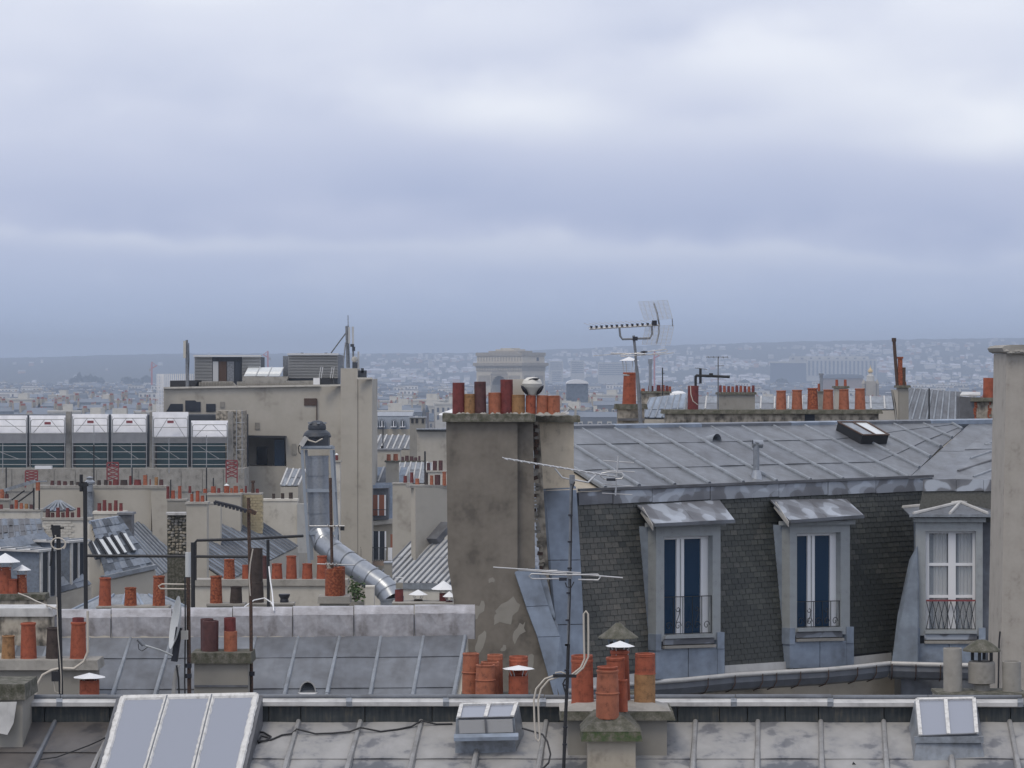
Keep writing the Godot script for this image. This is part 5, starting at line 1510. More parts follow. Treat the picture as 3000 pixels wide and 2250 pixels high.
# ---------------------------------------------------------------- left: stacks and slopes between the second roof and the scaffold
func left_middle():
	var mb: Mb
	var s := gstack("whitewashed wall with a rough cap and a row of seven red pots", 562, 1014, 1716, 62.0, 0.5, 18, 6, "render_white", "concrete")
	pots(s, [[655, 689, 1638, "clay_rust"], [709, 731, 1655, "clay"], [764, 786, 1628, "clay_dark"], [795, 828, 1651, "clay"], [838, 870, 1628, "clay"], [884, 916, 1651, "clay"], [927, 959, 1628, "clay"]])
	s = stack("low stack with a tall half-sooted pot and a squat black pot", 606, 716, 1775, 1905, 59.5, 0.4, 6, 2, "render_grey", "concrete")
	pots(s, [[615, 652, 1687, "clay_rust"], [673, 710, 1718, "clay_soot"]])
	s = stack("black welded flue on a bulging foot beside a small dark vent", 730, 860, 1771, 1905, 59.0, 0.4, 4, 2, "render_grey", "concrete")
	mb = Mb.new(); mb.lathe(P(752, 1767, 59.2), [[0.15, 0], [0.14, 0.28], [0.135, 0.42], [0.125, 0.45], [0.12, 1.12], [0.1, 1.12], [0.1, 0.6], [0, 0.6]], 14); put(mb, "flue", M["clay_soot"], s)
	mb = Mb.new(); mb.lathe(P(833, 1769, 59.2), [[0.09, 0], [0.09, 0.06], [0.08, 0.1], [0.1, 0.14], [0.115, 0.16], [0.115, 0.2], [0.0, 0.2]], 14); put(mb, "vent", M["black_plastic"], s)
	s = stack("wide rust-stained drum pot on a round concrete pad", 936, 1020, 1768, 1905, 57.5, 0.55, 20, 6, "render_grey", "concrete")
	pots(s, [[952, 1008, 1667, "clay_rust", "pot_tube"]])
	pots(s, [[972, 1012, 1660, "clay_rust", "pot_tube"]], -0.25)
	s = stack("three tapering clay pots with sooty feet rising over the crumpled ridge", 282, 492, 1782, 1905, 58.5, 0.5, 5, 2, "render_grey", "concrete")
	pots(s, [[289, 326, 1692, "clay"], [364, 401, 1721, "clay_rust"], [447, 484, 1687, "clay_rust"]])
	s = gstack("stack with clay pots under two faceted white sheet hats before the zinc dormers", -70, 128, 1757, 60.0, 0.5, 16, 6, "stained_cream", "mossy_stone")
	pots(s, [[-4, 35, 1662, "clay", "pot_taper", 46, 16, 26], [18, 52, 1696, "clay"]])
	pots(s, [[49, 80, 1684, "clay_rust", "pot_taper", 28, 14, 16]], -0.1)
	# zinc hip seen over the crumpled ridge
	var lines := []
	for i in 6:
		lines.append([300 + i * 34, 1742 - absf(i - 2.5) * -2.0, 200 + i * 76, 1796])
	ribbed_roof("low zinc hip roof glimpsed behind three sooty-footed pots", facing(P(380, 1760, 64), 24, 0), lines, [], ["zinc_light"], 64, "zinc_blue", 0.06)
	# duct under a roof fan
	extractor()
	# slate roof with five strip skylights
	var pl := facing(P(360, 1600, 100), 47, 38)
	lines = []
	for i in 9:
		lines.append([lerpf(262, 348, i / 8.0), lerpf(1533, 1519, i / 8.0), lerpf(310, 456, i / 8.0), lerpf(1698, 1667, i / 8.0)])
	var o := ribbed_roof("steep blue slate roof with five narrow strip skylights", pl, lines, [0.12, 0.24, 0.36, 0.5, 0.62, 0.74, 0.87], ["slate_blue", "slate_blue2", "slate_far"], 100, "zinc", 0.0, "render_beige", "slate_roof_house")
	for q in [[[1385, 1075], [1410, 1072], [1535, 1278], [1485, 1284]], [[1500, 1040], [1560, 1035], [1710, 1275], [1655, 1280]], [[1610, 1010], [1665, 1005], [1825, 1255], [1785, 1265]], [[1725, 985], [1780, 980], [1925, 1230], [1885, 1240]], [[1860, 950], [1910, 945], [2060, 1195], [2020, 1205]]]:
		var sk := Node3D.new(); sk.name = "strip_skylight"; o.add_child(sk, true)
		var lid := Plane(pl.normal, pl.d + 0.16)
		var c := []
		for p in q:
			c.append(onz(lid, "u", p[0], p[1]))
		mb = Mb.new(); mb.prism(c, pl.normal * 0.01); put(mb, "pane", M["milky_glass"], sk)
		var w: Vector3 = (c[1] - c[0]) * 0.75
		var e: Vector3 = (c[3] - c[0]) * 0.05
		mb = Mb.new(); mb.hexa([c[0] - w - e - pl.normal * 0.18, c[1] - e - pl.normal * 0.18, c[2] + e - pl.normal * 0.18, c[3] - w + e - pl.normal * 0.18, c[0] - w - e, c[1] - e, c[2] + e, c[3] - w + e]); put(mb, "curb", M["slate_far"], sk)
		mb = Mb.new(); mb.bar(c[0] - w * 0.6 - e, c[3] - w * 0.6 + e, 0.08, 0.05, pl.normal); put(mb, "side_frame", M["iron_black"], sk)
	mb = Mb.new(); mb.bar(onz(pl, "u", 1375, 800), onz(pl, "u", 1800, 725), 0.2, 0.1, UP); put(mb, "ridge_cap", M["zinc_blue"], o)
	mb = Mb.new(); mb.bar(onz(pl, "u", 1560, 1655), onz(pl, "u", 2360, 1480), 0.22, 0.14, UP); put(mb, "gutter", M["zinc_light"], o)
	# its chimney head and verge
	s = gstack("blue-grey sheeted chimney head at the ridge of the steep slate roof", 347, 385, 1508, 104.0, 0.8, 6, 5, "zinc_dark", "zinc_dark")
	# ribbed slopes
	var slope := func(b0, b1, n, lean, kmax, xmin):
		var out := []
		for i in n:
			var bx0: float = lerpf(b0[0], b1[0], float(i) / (n - 1)); var by: float = lerpf(b0[1], b1[1], float(i) / (n - 1))
			var k: float = clampf((bx0 - xmin) / lean, 10.0, kmax)
			out.append([bx0 - lean * k, by - k, bx0, by])
		return out
	ribbed_roof("small ribbed roof between the steep slate roof and the rubble wall", facing(P(449, 1568, 123.9), 42, 60), slope.call([450, 1694], [541, 1654], 12, 0.96, 130.0, 330.0), [], ["slate_far", "slate_blue"], 104, "zinc_light", 0.08)
	ribbed_roof("wide ribbed blue roof below the yellow brick chimney", facing(P(650, 1535, 110), 30, 60), slope.call([668, 1702], [872, 1602], 26, 1.5, 130.0, 600.0), [], ["slate_far", "slate_blue"], 98, "zinc", 0.06)
	dormer_roof()
	# walls with pots
	s = gstack("long beige party wall crowned with a crowd of small brown and red pots", 102, 443, 1431, 124.0, 0.7, 9, 2, "render_beige", "concrete", "party_wall")
	pots(s, [[147, 159, 1408, "clay_dark"], [167, 179, 1408, "clay_dark"], [184, 197, 1410, "clay_dark"], [204, 216, 1409, "clay_soot"], [222, 236, 1412, "clay_soot"], [284, 296, 1407, "clay_soot"], [304, 316, 1406, "clay_soot"], [318, 328, 1409, "clay_red"], [330, 348, 1405, "clay_red"], [352, 374, 1406, "clay_soot"], [378, 386, 1394, "clay_red"], [392, 414, 1405, "clay_red"], [419, 432, 1392, "clay_orange"], [438, 442, 1404, "clay_red"]])
	mb = Mb.new(); mb.prism([P(441, 1431, 123.8), P(487, 1430, 123.8), P(499, 1612, 123.8), P(449, 1612, 123.8)], Vector3(0, 0, -0.9)); put(mb, "end_wall", M["render_beige"], s)
	mb = Mb.new(); mb.box(P(466, 1426, 124.2), Vector3(0.72, 0.12, 0.9)); put(mb, "cap", M["concrete"], s)
	pots(s, [[453, 463, 1398, "clay_ochre", "pot_tube"], [466, 479, 1405, "clay_dark"]])
	mb = Mb.new(); walls(mb, P(250, 1445, 123.6), P(271, 1445, 123.6), 0.4, P(250, 1437, 123.6).y); put(mb, "flue_shaft", M["zinc_light"], s)
	mb = Mb.new(); mb.lathe(P(263, 1440, 123.4), [[0.14, 0], [0.14, 0.3], [0.22, 0.34], [0.22, 0.42], [0.12, 0.5], [0.15, 0.6], [0.0, 0.65]], 10); put(mb, "vent_head", M["galvanised"], s)
	s = gstack("small wall with five tapering dark red pots beneath the long beige party wall", 274, 366, 1506, 114.0, 0.6, 8, 3, "render_white", "render_white")
	pots(s, [[285, 297, 1474, "clay_red"], [300, 312, 1465, "clay_red"], [317, 328, 1474, "clay_red"], [333, 345, 1466, "clay_red"], [349, 360, 1474, "clay_red"]])
	s = gstack("painted brick stack with seven stubby maroon pots beside a grey roof with dormers", 124, 265, 1524, 104.0, 0.6, 7, 4, "render_white", "concrete")
	pots(s, [[133, 147, 1491, "clay_dark"], [148, 160, 1502, "clay_dark"], [164, 176, 1487, "clay_red"], [179, 190, 1501, "clay_dark"], [192, 203, 1488, "clay_red"], [207, 218, 1501, "clay_dark"], [225, 236, 1487, "clay_red"]])
	# its courses: every brick row is proud of the joint
	for r in 7:
		for c in 5:
			mb = Mb.new(); mb.box(P(135 + c * 16.5 + (8 if r % 2 else 0), 1530 + r * 8.2, 103.99), Vector3(0.19, 0.085, 0.03)); put(mb, "brick", M["render_white"], s)
	s = gstack("cream wall with a mixed row of clay pots above the grey ribbed roof", -60, 118, 1498, 108.0, 0.6, 6, 3, "render_white", "concrete")
	pots(s, [[-4, 9, 1478, "clay_red"], [29, 40, 1478, "clay_dark"], [42, 53, 1465, "clay"], [57, 68, 1474, "clay_orange"], [72, 83, 1476, "clay_ochre"], [86, 97, 1478, "clay_dark"]])
	s = gstack("slim stack with one bright orange pot below the concrete parapet", -30, 26, 1466, 112.0, 0.5, 5, 3, "render_grey", "concrete")
	pots(s, [[0, 13, 1434, "clay_orange", "pot_tube"], [14, 26, 1447, "clay_dark"]])
	lines = []
	for i in 7:
		lines.append([lerpf(165, 176, i / 6.0), lerpf(1470, 1469, i / 6.0), lerpf(120, 220, i / 6.0), lerpf(1499, 1495, i / 6.0)])
	ribbed_roof("tiny zinc hip roof in front of the long beige party wall", facing(P(170, 1485, 118), 35, 10), lines, [], ["zinc_blue", "zinc"], 118, "zinc_light", 0.09)
	s = gstack("tall plain beige stack with three slim red pots beside the rubble wall", 546, 606, 1477, 102.0, 0.7, 6, 4, "render_beige", "concrete")
	pots(s, [[557, 567, 1447, "clay"], [573, 585, 1438, "clay"], [587, 599, 1452, "clay"]])
	s = gstack("grey wall with short red pots above the rubble wall", 490, 546, 1467, 118.0, 0.6, 5, 2, "render_grey", "concrete")
	pots(s, [[487, 497, 1425, "clay_red"], [501, 513, 1437, "clay"], [521, 532, 1424, "clay"]])
	rubble()
	s = gstack("plain shaft between the tall beige stack and the stained wall", 606, 646, 1478, 107.8, 0.5, 4, 1, "render_beige", "concrete")
	s = gstack("wide stained wall with a dense row of red pots and one white hat", 608, 705, 1451, 110.0, 0.7, 6, 3, "render_beige", "concrete")
	pots(s, [[552, 561, 1424, "clay_red"], [595, 607, 1432, "clay"], [617, 633, 1425, "clay"], [636, 646, 1430, "clay_red"], [656, 672, 1424, "clay", "pot_tube", 9, 2, 5], [674, 682, 1430, "clay_orange"], [683, 698, 1424, "clay"]])
	s = gstack("yellow brick chimney with faint courses and a capped vent pipe", 705, 767, 1449, 110.8, 0.7, 4, 1, "brick_yellow", "concrete")
	pots(s, [[703, 713, 1432, "clay_orange"], [717, 724, 1424, "clay_red"], [749, 759, 1432, "clay_red"]])
	mb = Mb.new(); mb.lathe(P(741, 1446, 111.1), [[0.07, 0], [0.06, 0.25], [0.05, 0.4], [0.08, 0.42], [0.08, 0.5], [0.0, 0.5]], 8); put(mb, "vent_pipe", M["rusty_iron"], s)
	for r in 14:
		for c in 4:
			mb = Mb.new(); mb.box(P(712 + c * 15 + (6 if r % 2 else 0), 1455 + r * 8, 110.79), Vector3(0.175, 0.085, 0.03)); put(mb, "brick", M["brick_yellow"], s)
	s = gstack("cracked white wall carrying three small dark pots", 768, 871, 1468, 112.6, 0.6, 6, 2, "render_white", "render_white")
	pots(s, [[797, 806, 1446, "clay_soot", "pot_tube"], [823, 833, 1445, "clay_soot", "pot_tube"], [846, 858, 1443, "clay_soot", "pot_tube"]])
	mb = Mb.new(); mb.prism([P(870, 1476, 112.5), P(902, 1476, 113.4), P(902, 1620, 113.4), P(870, 1620, 112.5)], Vector3(0, 0, -0.3)); put(mb, "flank", M["render_white"], s)
	# metal slanting beam with struts
	o = thing("slanting_gutter", "slanting sheet-metal gutter on two black props", "gutter", P(70, 1490, 106))
	mb = Mb.new(); mb.bar(P(14, 1441, 106), P(104, 1414, 106), 0.2, 0.12, UP); put(mb, "channel", M["zinc_light"], o)
	mb = Mb.new(); mb.bar(P(104, 1413, 106), P(137, 1411, 106), 0.1, 0.04, UP); put(mb, "tip", M["zinc_light"], o)
	for q in [[[99, 1430], [99, 1493]], [[115, 1408], [115, 1493]], [[34, 1465], [72, 1437]], [[54, 1470], [98, 1438]]]:
		mb = Mb.new(); mb.tube([P(q[0][0], q[0][1], 106), P(q[1][0], q[1][1], 106)], 0.03, 6); put(mb, "prop", M["iron_black"], o)
	s = pot(o, P(111, 1437, 106), 0.08, 0.3, "clay_orange", "pot_tube")
func dormer_roof():
	var up := facing(P(60, 1545, 104), 20, 10)
	var lines := []
	for i in 12:
		lines.append([lerpf(-60, 118, i / 11.0), lerpf(1524, 1523, i / 11.0), lerpf(-60, 130, i / 11.0), lerpf(1590, 1564, i / 11.0)])
	var o := ribbed_roof("grey ribbed roof with two zinc dormers facing aside", up, lines, [0.35, 0.7], ["slate_blue", "zinc_dark"], 104, "zinc", 0.06)
	var pl := facing(P(100, 1640, 97), 47, 38)
	lines = []
	for i in 8:
		lines.append([lerpf(-90, 128, i / 7.0), lerpf(1600, 1565, i / 7.0), lerpf(-20, 268, i / 7.0), lerpf(1790, 1712, i / 7.0)])
	sheets(o, pl, lines, [0.15, 0.3, 0.45, 0.6, 0.75, 0.9], ["slate_blue", "slate_blue2", "slate_far"], 0.0)
	var q := [on(pl, lines[0][0], lines[0][1]), on(pl, lines[-1][0], lines[-1][1]), on(pl, lines[-1][2], lines[-1][3]), on(pl, lines[0][2], lines[0][3])]
	var mb := Mb.new()
	var b := []; var t := []
	for p in q:
		b.append(Vector3(p.x, 0, p.z)); t.append(p - UP * 0.06)
	mb.hexa(b + t)
	put(mb, "wall", M["render_beige"], o)
	var dn := Vector3(sin(deg_to_rad(62)), 0, cos(deg_to_rad(62)))      # the dormers look to the right
	var dt := Vector3(dn.z, 0, -dn.x)
	for k in [[P(150, 1614, 95.5), 1.5, 0.95, 1.0], [P(236, 1588, 97.5), 1.4, 0.9, 0.8]]:
		var g := Node3D.new(); g.name = "dormer"; o.add_child(g, true)
		var c: Vector3 = k[0]; var h: float = k[1]; var w: float = k[2]
		mb = Mb.new(); mb.box(c - UP * h * 0.5 - dn * k[3] * 0.9 - dt * w * 0.2, Vector3(w, h, k[3] * 1.8), Basis(dt, UP, dn)); put(mb, "cheek", M["slate_blue"], g)
		mb = Mb.new(); mb.box(c + UP * 0.04 - dn * k[3] * 0.95 - dt * w * 0.2, Vector3(w + 0.3, 0.07, k[3] * 1.9 + 0.2), Basis(dt, UP, dn)); put(mb, "roof_sheet", M["zinc_white"], g)
		for j in 3:
			mb = Mb.new(); mb.box(c + UP * 0.09 - dn * (0.2 + j * 0.6) - dt * w * 0.2, Vector3(w + 0.3, 0.05, 0.07), Basis(dt, UP, dn)); put(mb, "batten", M["zinc_light"], g)
		for x in [-0.62, -0.2, 0.22]:
			mb = Mb.new(); mb.box(c - UP * h * 0.5 + dn * 0.02 + dt * w * x, Vector3(0.09, h, 0.1), Basis(dt, UP, dn)); put(mb, "window_frame", M["zinc_white"], g)
		for x in [-0.41, 0.01]:
			mb = Mb.new(); mb.box(c - UP * h * 0.5 + dn * 0.005 + dt * w * x, Vector3(w * 0.4, h * 0.94, 0.05), Basis(dt, UP, dn)); put(mb, "pane", M["window_dark"], g)
func rubble():
	var o := thing("rubble_wall", "bare rubble stone wall under a zinc coping between two rendered stacks", "wall", P(518, 1640, 114) * Vector3(1, 0, 1))
	var mb := Mb.new()
	walls(mb, P(490, 1500, 114.2), P(548, 1500, 114.2), 0.6, P(500, 1510, 114.2).y)
	put(mb, "mortar_core", M["mossy_stone"], o)
	mb = Mb.new(); mb.bar(P(488, 1508, 114.1), P(546, 1508, 114.1), 0.5, 0.1, UP); put(mb, "coping", M["zinc_white"], o)
	for r in 13:
		for c in 5:
			if rng.randf() < 0.1:
				continue
			mb = Mb.new()
			var s := Vector3(rng.randf_range(0.08, 0.2), rng.randf_range(0.06, 0.12), 0.16)
			mb.lathe(P(497 + c * 10.5 + rng.randf_range(-3, 3), 1518 + r * 8.4 + rng.randf_range(-1.5, 1.5), 114.2), [[0.0, -0.5], [0.45, -0.4], [0.55, 0.0], [0.4, 0.42], [0.0, 0.5]], 6, Basis(Vector3(0, 0, 1), rng.randf_range(-0.3, 0.3)) * Basis().scaled(s))
			put(mb, "stone", M[["rubble", "rubble", "concrete", "stained_cream"][rng.randi() % 4]], o)
func extractor():
	var d := 75.0
	var o := thing("roof_extractor", "black roof fan on a galvanised steel frame above a fat bent duct", "extractor", P(950, 1770, 75))
	var mb: Mb
	var posts := [[882, 898, 74.7, 1700], [968, 982, 74.7, 1640], [894, 908, 75.3, 1640], [974, 986, 75.3, 1640]]
	var pp := []
	for q in posts:
		mb = Mb.new()
		var a := P(q[0] + 3, 1318, q[2]); var b := P(lerpf(q[0], q[1], (q[3] - 1318) / 250.0) + 3, q[3], q[2])
		mb.bar(a, b, 0.075, 0.075, Vector3(0, 0, 1))
		put(mb, "post", M["frame_steel"], o)
		pp.append(q)
	for y in [1316, 1442, 1567]:
		var t: float = (y - 1318) / 250.0
		var c := []
		for k in [0, 1, 3, 2]:
			c.append(P(lerpf(posts[k][0], posts[k][1], t) + 3, y, posts[k][2]))
		for i in 4:
			mb = Mb.new(); mb.bar(c[i], c[(i + 1) % 4], 0.06, 0.085, UP); put(mb, "cross_bar", M["frame_steel"], o)
	# legs to the roof below
	mb = Mb.new(); mb.bar(P(909, 1690, 74.75), P(911, 1900, 74.75), 0.1, 0.1, Vector3(0, 0, 1)); put(mb, "leg", M["frame_steel"], o)
	mb = Mb.new(); mb.bar(P(982, 1640, 74.75), P(986, 1900, 74.75), 0.06, 0.06, Vector3(0, 0, 1)); put(mb, "leg", M["iron_black"], o)
	var path := [P(930, 1338, d), P(931, 1390, d), P(933, 1440, d), P(935, 1500, d), P(938, 1560, d), P(950, 1592, 74.8), P(985, 1622, 74.4), P(1020, 1647, 74.0), P(1055, 1671, 73.7), P(1090, 1695, 73.4), P(1118, 1715, 73.2), P(1136, 1732, 73.1), P(1148, 1753, 73.0), P(1152, 1785, 73.0), P(1153, 1900, 73.0)]
	for i in path.size() - 1:
		mb = Mb.new()
		var r := 0.285 if i < 4 else 0.3
		mb.tube([path[i], path[i + 1] + (path[i + 1] - path[i]).normalized() * 0.04], r - 0.006 * (i % 2), 20, false)
		put(mb, "duct_section", M["galvanised"], o)
		mb = Mb.new()
		var t: Vector3 = (path[i + 1] - path[i]).normalized() * 0.02
		mb.tube([path[i] - t, path[i] + t], r + 0.014, 20, false)
		put(mb, "duct_collar", M["galvanised"], o)
	# fan: black curb box, skirt, dome, slots
	mb = Mb.new(); mb.box(P(929, 1290, d), Vector3(0.62, 0.28, 0.6)); put(mb, "fan_box", M["fan_paint"], o)
	mb = Mb.new(); mb.box(P(929, 1309, d), Vector3(0.78, 0.06, 0.74)); put(mb, "fan_base", M["frame_steel"], o)
	mb = Mb.new()
	mb.lathe(P(929, 1278, d), [[0.36, -0.03], [0.37, 0.0], [0.33, 0.09], [0.27, 0.14], [0.225, 0.17], [0.235, 0.2], [0.23, 0.28], [0.18, 0.36], [0.1, 0.4], [0.0, 0.41]], 20)
	var dome := put(mb, "fan_dome", M["fan_paint"], o)
	for j in 6:
		mb = Mb.new(); mb.box(P(929, 1240, d) + Vector3(cos(j * TAU / 6 + 0.3), 0.03, sin(j * TAU / 6 + 0.3)) * 0.21, Vector3(0.07, 0.04, 0.07), Basis(UP, -j * TAU / 6 - 0.3)); put(mb, "slot", M["zinc_light"], dome)
	mb = Mb.new(); mb.box(P(890, 1293, 74.6), Vector3(0.12, 0.26, 0.12), Basis(Vector3(0, 0, 1), -0.6)); put(mb, "switch_box", M["zinc_white"], o)
	mb = Mb.new(); mb.tube([P(890, 1280, 74.6), P(905, 1290, 74.55), P(925, 1296, 74.5), P(945, 1285, 74.55)], 0.02, 6); put(mb, "cable", M["cable_pale"], o)
	mb = Mb.new(); mb.tube([P(884, 1296, 74.6), P(874, 1310, 74.6), P(876, 1325, 74.6), P(881, 1330, 74.6)], 0.014, 6); put(mb, "cable", M["cable_black"], o)
	# rusty mast with small aerial on the drum pot
	var a := thing("aerial_mast", "rusty mast with a small aerial standing by the wide drum pot", "antenna", P(973, 1660, 57.3))
	mb = Mb.new(); mb.tube([P(968, 1400, 57.3), P(970, 1520, 57.3), P(973, 1664, 57.3)], 0.03, 8); put(mb, "pole", M["rusty_iron"], a)
	mb = Mb.new(); mb.tube([P(907, 1541, 57.3), P(1010, 1541, 57.2)], 0.012, 5); put(mb, "boom", M["aluminium"], a)
	for x in [960, 978, 990]:
		mb = Mb.new(); mb.tube([P(x, 1536, 57.0), P(x + 5, 1548, 57.6)], 0.01, 5); put(mb, "element", M["aluminium"], a)
	mb = Mb.new(); mb.box(P(1003, 1548, 57.2), Vector3(0.08, 0.08, 0.06)); put(mb, "junction_box", M["iron_black"], a)
	mb = Mb.new(); mb.tube([P(928, 1652, 57.2), P(1040, 1655, 57.2)], 0.011, 5); put(mb, "boom", M["aluminium"], a)
	for x in [955, 965, 975, 985]:
		mb = Mb.new(); mb.tube([P(x, 1650, 56.9), P(x + 3, 1660, 57.4)], 0.012, 5); put(mb, "element", M["aluminium"], a)

# ---------------------------------------------------------------- centre: light roof, facade and the roofs seen in the gap
func window_at(g: Node, x0: float, y0: float, x1: float, y1: float, d: float, m := "window_dark"):
	var w := Node3D.new(); w.name = "window"; g.add_child(w, true)
	var mb := Mb.new(); mb.prism([P(x0, y0, d), P(x1, y0, d), P(x1, y1, d), P(x0, y1, d)], Vector3(0, 0, -0.04)); put(mb, "pane", M[m], w)
	var t := 0.08 / d * F
	for q in [[x0 - t, x0 + t * 0.3], [(x0 + x1) / 2 - t * 0.6, (x0 + x1) / 2 + t * 0.6], [x1 - t * 0.3, x1 + t]]:
		mb = Mb.new(); mb.prism([P(q[0], y0, d), P(q[1], y0, d), P(q[1], y1, d), P(q[0], y1, d)], Vector3(0, 0, 0.05)); put(mb, "frame", M["white_paint"], w)
func centre_middle():
	var mb: Mb
	# striped light roof
	var pl := facing(P(1220, 1660, 122), 38, -52)
	var lines := []
	for i in 14:
		var x := 60.0 + i * 72.0
		var b := px("x", x, 1352.0 + i * 1.5)
		var t := px("x", x + 500.0, 1352.0 - 520.0)
		lines.append([t.x, t.y, b.x, b.y])
	var o := ribbed_roof("white-painted tin roof with dark slanting ribs below the beige chimney wall", pl, lines, [0.42], ["roof_paint_white"], 122, "zinc", 0.1, "render_white")
	var e0 := onz(pl, "x", 60, 1352); var e1 := onz(pl, "x", 996, 1372)
	mb = Mb.new(); mb.bar(e0 - UP * 0.25, e1 - UP * 0.25, 0.12, 0.26, UP); put(mb, "fascia", M["zinc_light"], o)
	var s := thing("chimney_stack", "broad beige chimney wall standing on the white tin roof, with mixed small pots", "chimney", onz(pl, "x", 560, 1075))
	var d0 := -on(pl, 1217, 1640).z - 0.1; var d1 := -on(pl, 1332, 1508).z - 0.1
	mb = Mb.new(); mb.prism([P(1217, 1430, d0), P(1332, 1430, d1), P(1332, 1530, d1), P(1217, 1660, d0)], Vector3(-0.2, 0, -0.6)); put(mb, "wall", M["render_beige"], s)
	mb = Mb.new(); mb.prism([P(1204, 1430, d0 + 0.25), P(1217, 1430, d0 - 0.01), P(1218, 1650, d0 - 0.01), P(1206, 1640, d0 + 0.25)], Vector3(0, 0, -0.2)); put(mb, "edge_strip", M["render_beige"], s)
	mb = Mb.new(); mb.prism([P(1200, 1430, d0 - 0.08), P(1334, 1430, d1 - 0.08), P(1334, 1421, d1 - 0.08), P(1200, 1422, d0 - 0.08)], Vector3(-0.2, 0, -0.8)); put(mb, "cap", M["concrete"], s)
	info[s] = [P(1260, 1422, (d0 + d1) / 2).y - 0.02, -(d0 + d1) / 2 - 0.4]
	pots(s, [[1216, 1229, 1402, "clay_orange"], [1244, 1254, 1385, "clay_soot", "pot_tube"], [1259, 1270, 1393, "clay_orange"], [1273, 1290, 1391, "clay_dark", "pot_tube"], [1296, 1308, 1382, "clay_orange"]])
	s = gstack("small stepped wall with two plain red pots next to the broad beige chimney wall", 1150, 1206, 1419, 150.0, 0.8, 4, 2, "render_beige", "concrete")
	pots(s, [[1182, 1193, 1394, "clay_red"], [1201, 1212, 1384, "clay_red"]])
	# skylight box on the tin roof
	mb = Mb.new(); mb.bar(onz(pl, "x", 770, 905) + UP * 0.1, onz(pl, "x", 960, 700) + UP * 0.1, 1.0, 0.25, pl.normal); put(mb, "roof_hatch", M["zinc_dark"], o)
	s = gstack("grey boxed shaft in front of the white tin roof's lower corner", 1125, 1148, 1650, 96.0, 0.5, 3, 2, "render_grey", "zinc_light")
	s = stack("red pot with a boxed cowl and several faceted white hats over the crumpled ridge", 1150, 1340, 1770, 1905, 66.0, 0.8, 4, 2, "render_white", "concrete")
	pots(s, [[1157, 1182, 1727, "clay_red", "pot_tube"]])
	pots(s, [[1212, 1238, 1756, "clay_soot", "pot_tube", 29, 14, 15], [1287, 1313, 1738, "clay_red", "pot_tube", 38, 12, 25]], -0.15)
	pots(s, [[1306, 1326, 1760, "clay_dark", "pot_tube", 20, 12, 16]], 0.2)
	mb = Mb.new(); mb.box(P(1170, 1716, 66.4), Vector3(0.16, 0.13, 0.14)); put(mb, "boxed_cowl", M["render_grey"], s)
	mb = Mb.new(); mb.tube([P(1160, 1707, 66.4), P(1160, 1692, 66.4), P(1180, 1692, 66.4), P(1180, 1707, 66.4)], 0.012, 5); put(mb, "cowl_rail", M["white_paint"], s)
	# shrub and white post beside the duct's foot
	o = thing("terrace_shrub", "small green shrub growing beside the foot of the fat duct", "shrub", P(1042, 1770, 66))
	mb = Mb.new(); mb.lathe(P(1042, 1775, 66), [[0.17, -0.3], [0.2, 0.1], [0.18, 0.1], [0.0, 0.06]], 12); put(mb, "planter", M["render_grey"], o)
	mb = Mb.new()
	for i in 170:
		var c := P(1042, 1735, 66) + Vector3(rng.randfn() * 0.1, rng.randfn() * 0.14, rng.randfn() * 0.09)
		var b := Basis(Vector3(rng.randfn(), rng.randfn(), rng.randfn()).normalized(), rng.randf() * TAU) * 0.045
		mb.tri(c + b.x, c + b.y * 0.6, c - b.x); mb.tri(c - b.x, c - b.y * 0.6, c + b.x)
	put(mb, "foliage", M["leaf"], o)
	mb = Mb.new()
	for i in 5:
		mb.tube([P(1042, 1768, 66), P(1030 + i * 6, 1735, 66)], 0.008, 4)
	put(mb, "stem", M["bark"], o)
	s = gstack("short whitewashed pier beside the duct foot and the shrub", 1070, 1096, 1722, 68.0, 0.4, 4, 1, "render_white", "render_white", "garden_pier")
	# facade with a zinc mansard
	o = thing("corner_house", "cream corner house with blue zinc mansard, a tall dormer window and a balcony", "house", P(1070, 1700, 200) * Vector3(1, 0, 1))
	mb = Mb.new()
	var a := P(975, 1534, 200); var b := P(1070, 1534, 200); var c := P(1155, 1526, 201.5)
	mb.prism([Vector3(a.x, 0, a.z), Vector3(b.x, 0, b.z), Vector3(b.x, b.y, b.z), a], Vector3(0, 0, -8))
	mb.prism([Vector3(b.x, 0, b.z), Vector3(c.x, 0, c.z), Vector3(c.x, b.y, c.z), b], Vector3(0, 0, -8))
	put(mb, "wall", M["render_far"], o)
	mb = Mb.new(); mb.bar(P(975, 1537, 199.7), P(1072, 1540, 199.7), 0.5, 0.3, UP); mb.bar(P(1072, 1540, 199.7), P(1155, 1532, 201.2), 0.5, 0.3, UP); put(mb, "cornice", M["render_beige"], o)
	mb = Mb.new()
	var mz := [P(978, 1532, 200), P(1055, 1532, 200), P(1012, 1420, 202), P(978, 1420, 202)]
	mb.prism(mz, Vector3(0, 0, -4)); put(mb, "mansard_sheet", M["zinc_blue"], o)
	mb = Mb.new(); mb.prism([P(1055, 1532, 200), P(1155, 1522, 201.5), P(1155, 1415, 203), P(1012, 1420, 202.2)], Vector3(0, 0, -4)); put(mb, "mansard_sheet", M["zinc_blue"], o)
	for i in 5:
		mb = Mb.new(); batten_shape(mb, P(1013 + i * 7, 1420, 201.8), P(1050 + i * 9, 1528, 199.8), 0.12, 0.1, Vector3(0, 0, 1)); put(mb, "batten", M["zinc" if i % 2 else "rusty_iron"], o)
	var g := Node3D.new(); g.name = "dormer"; o.add_child(g, true)
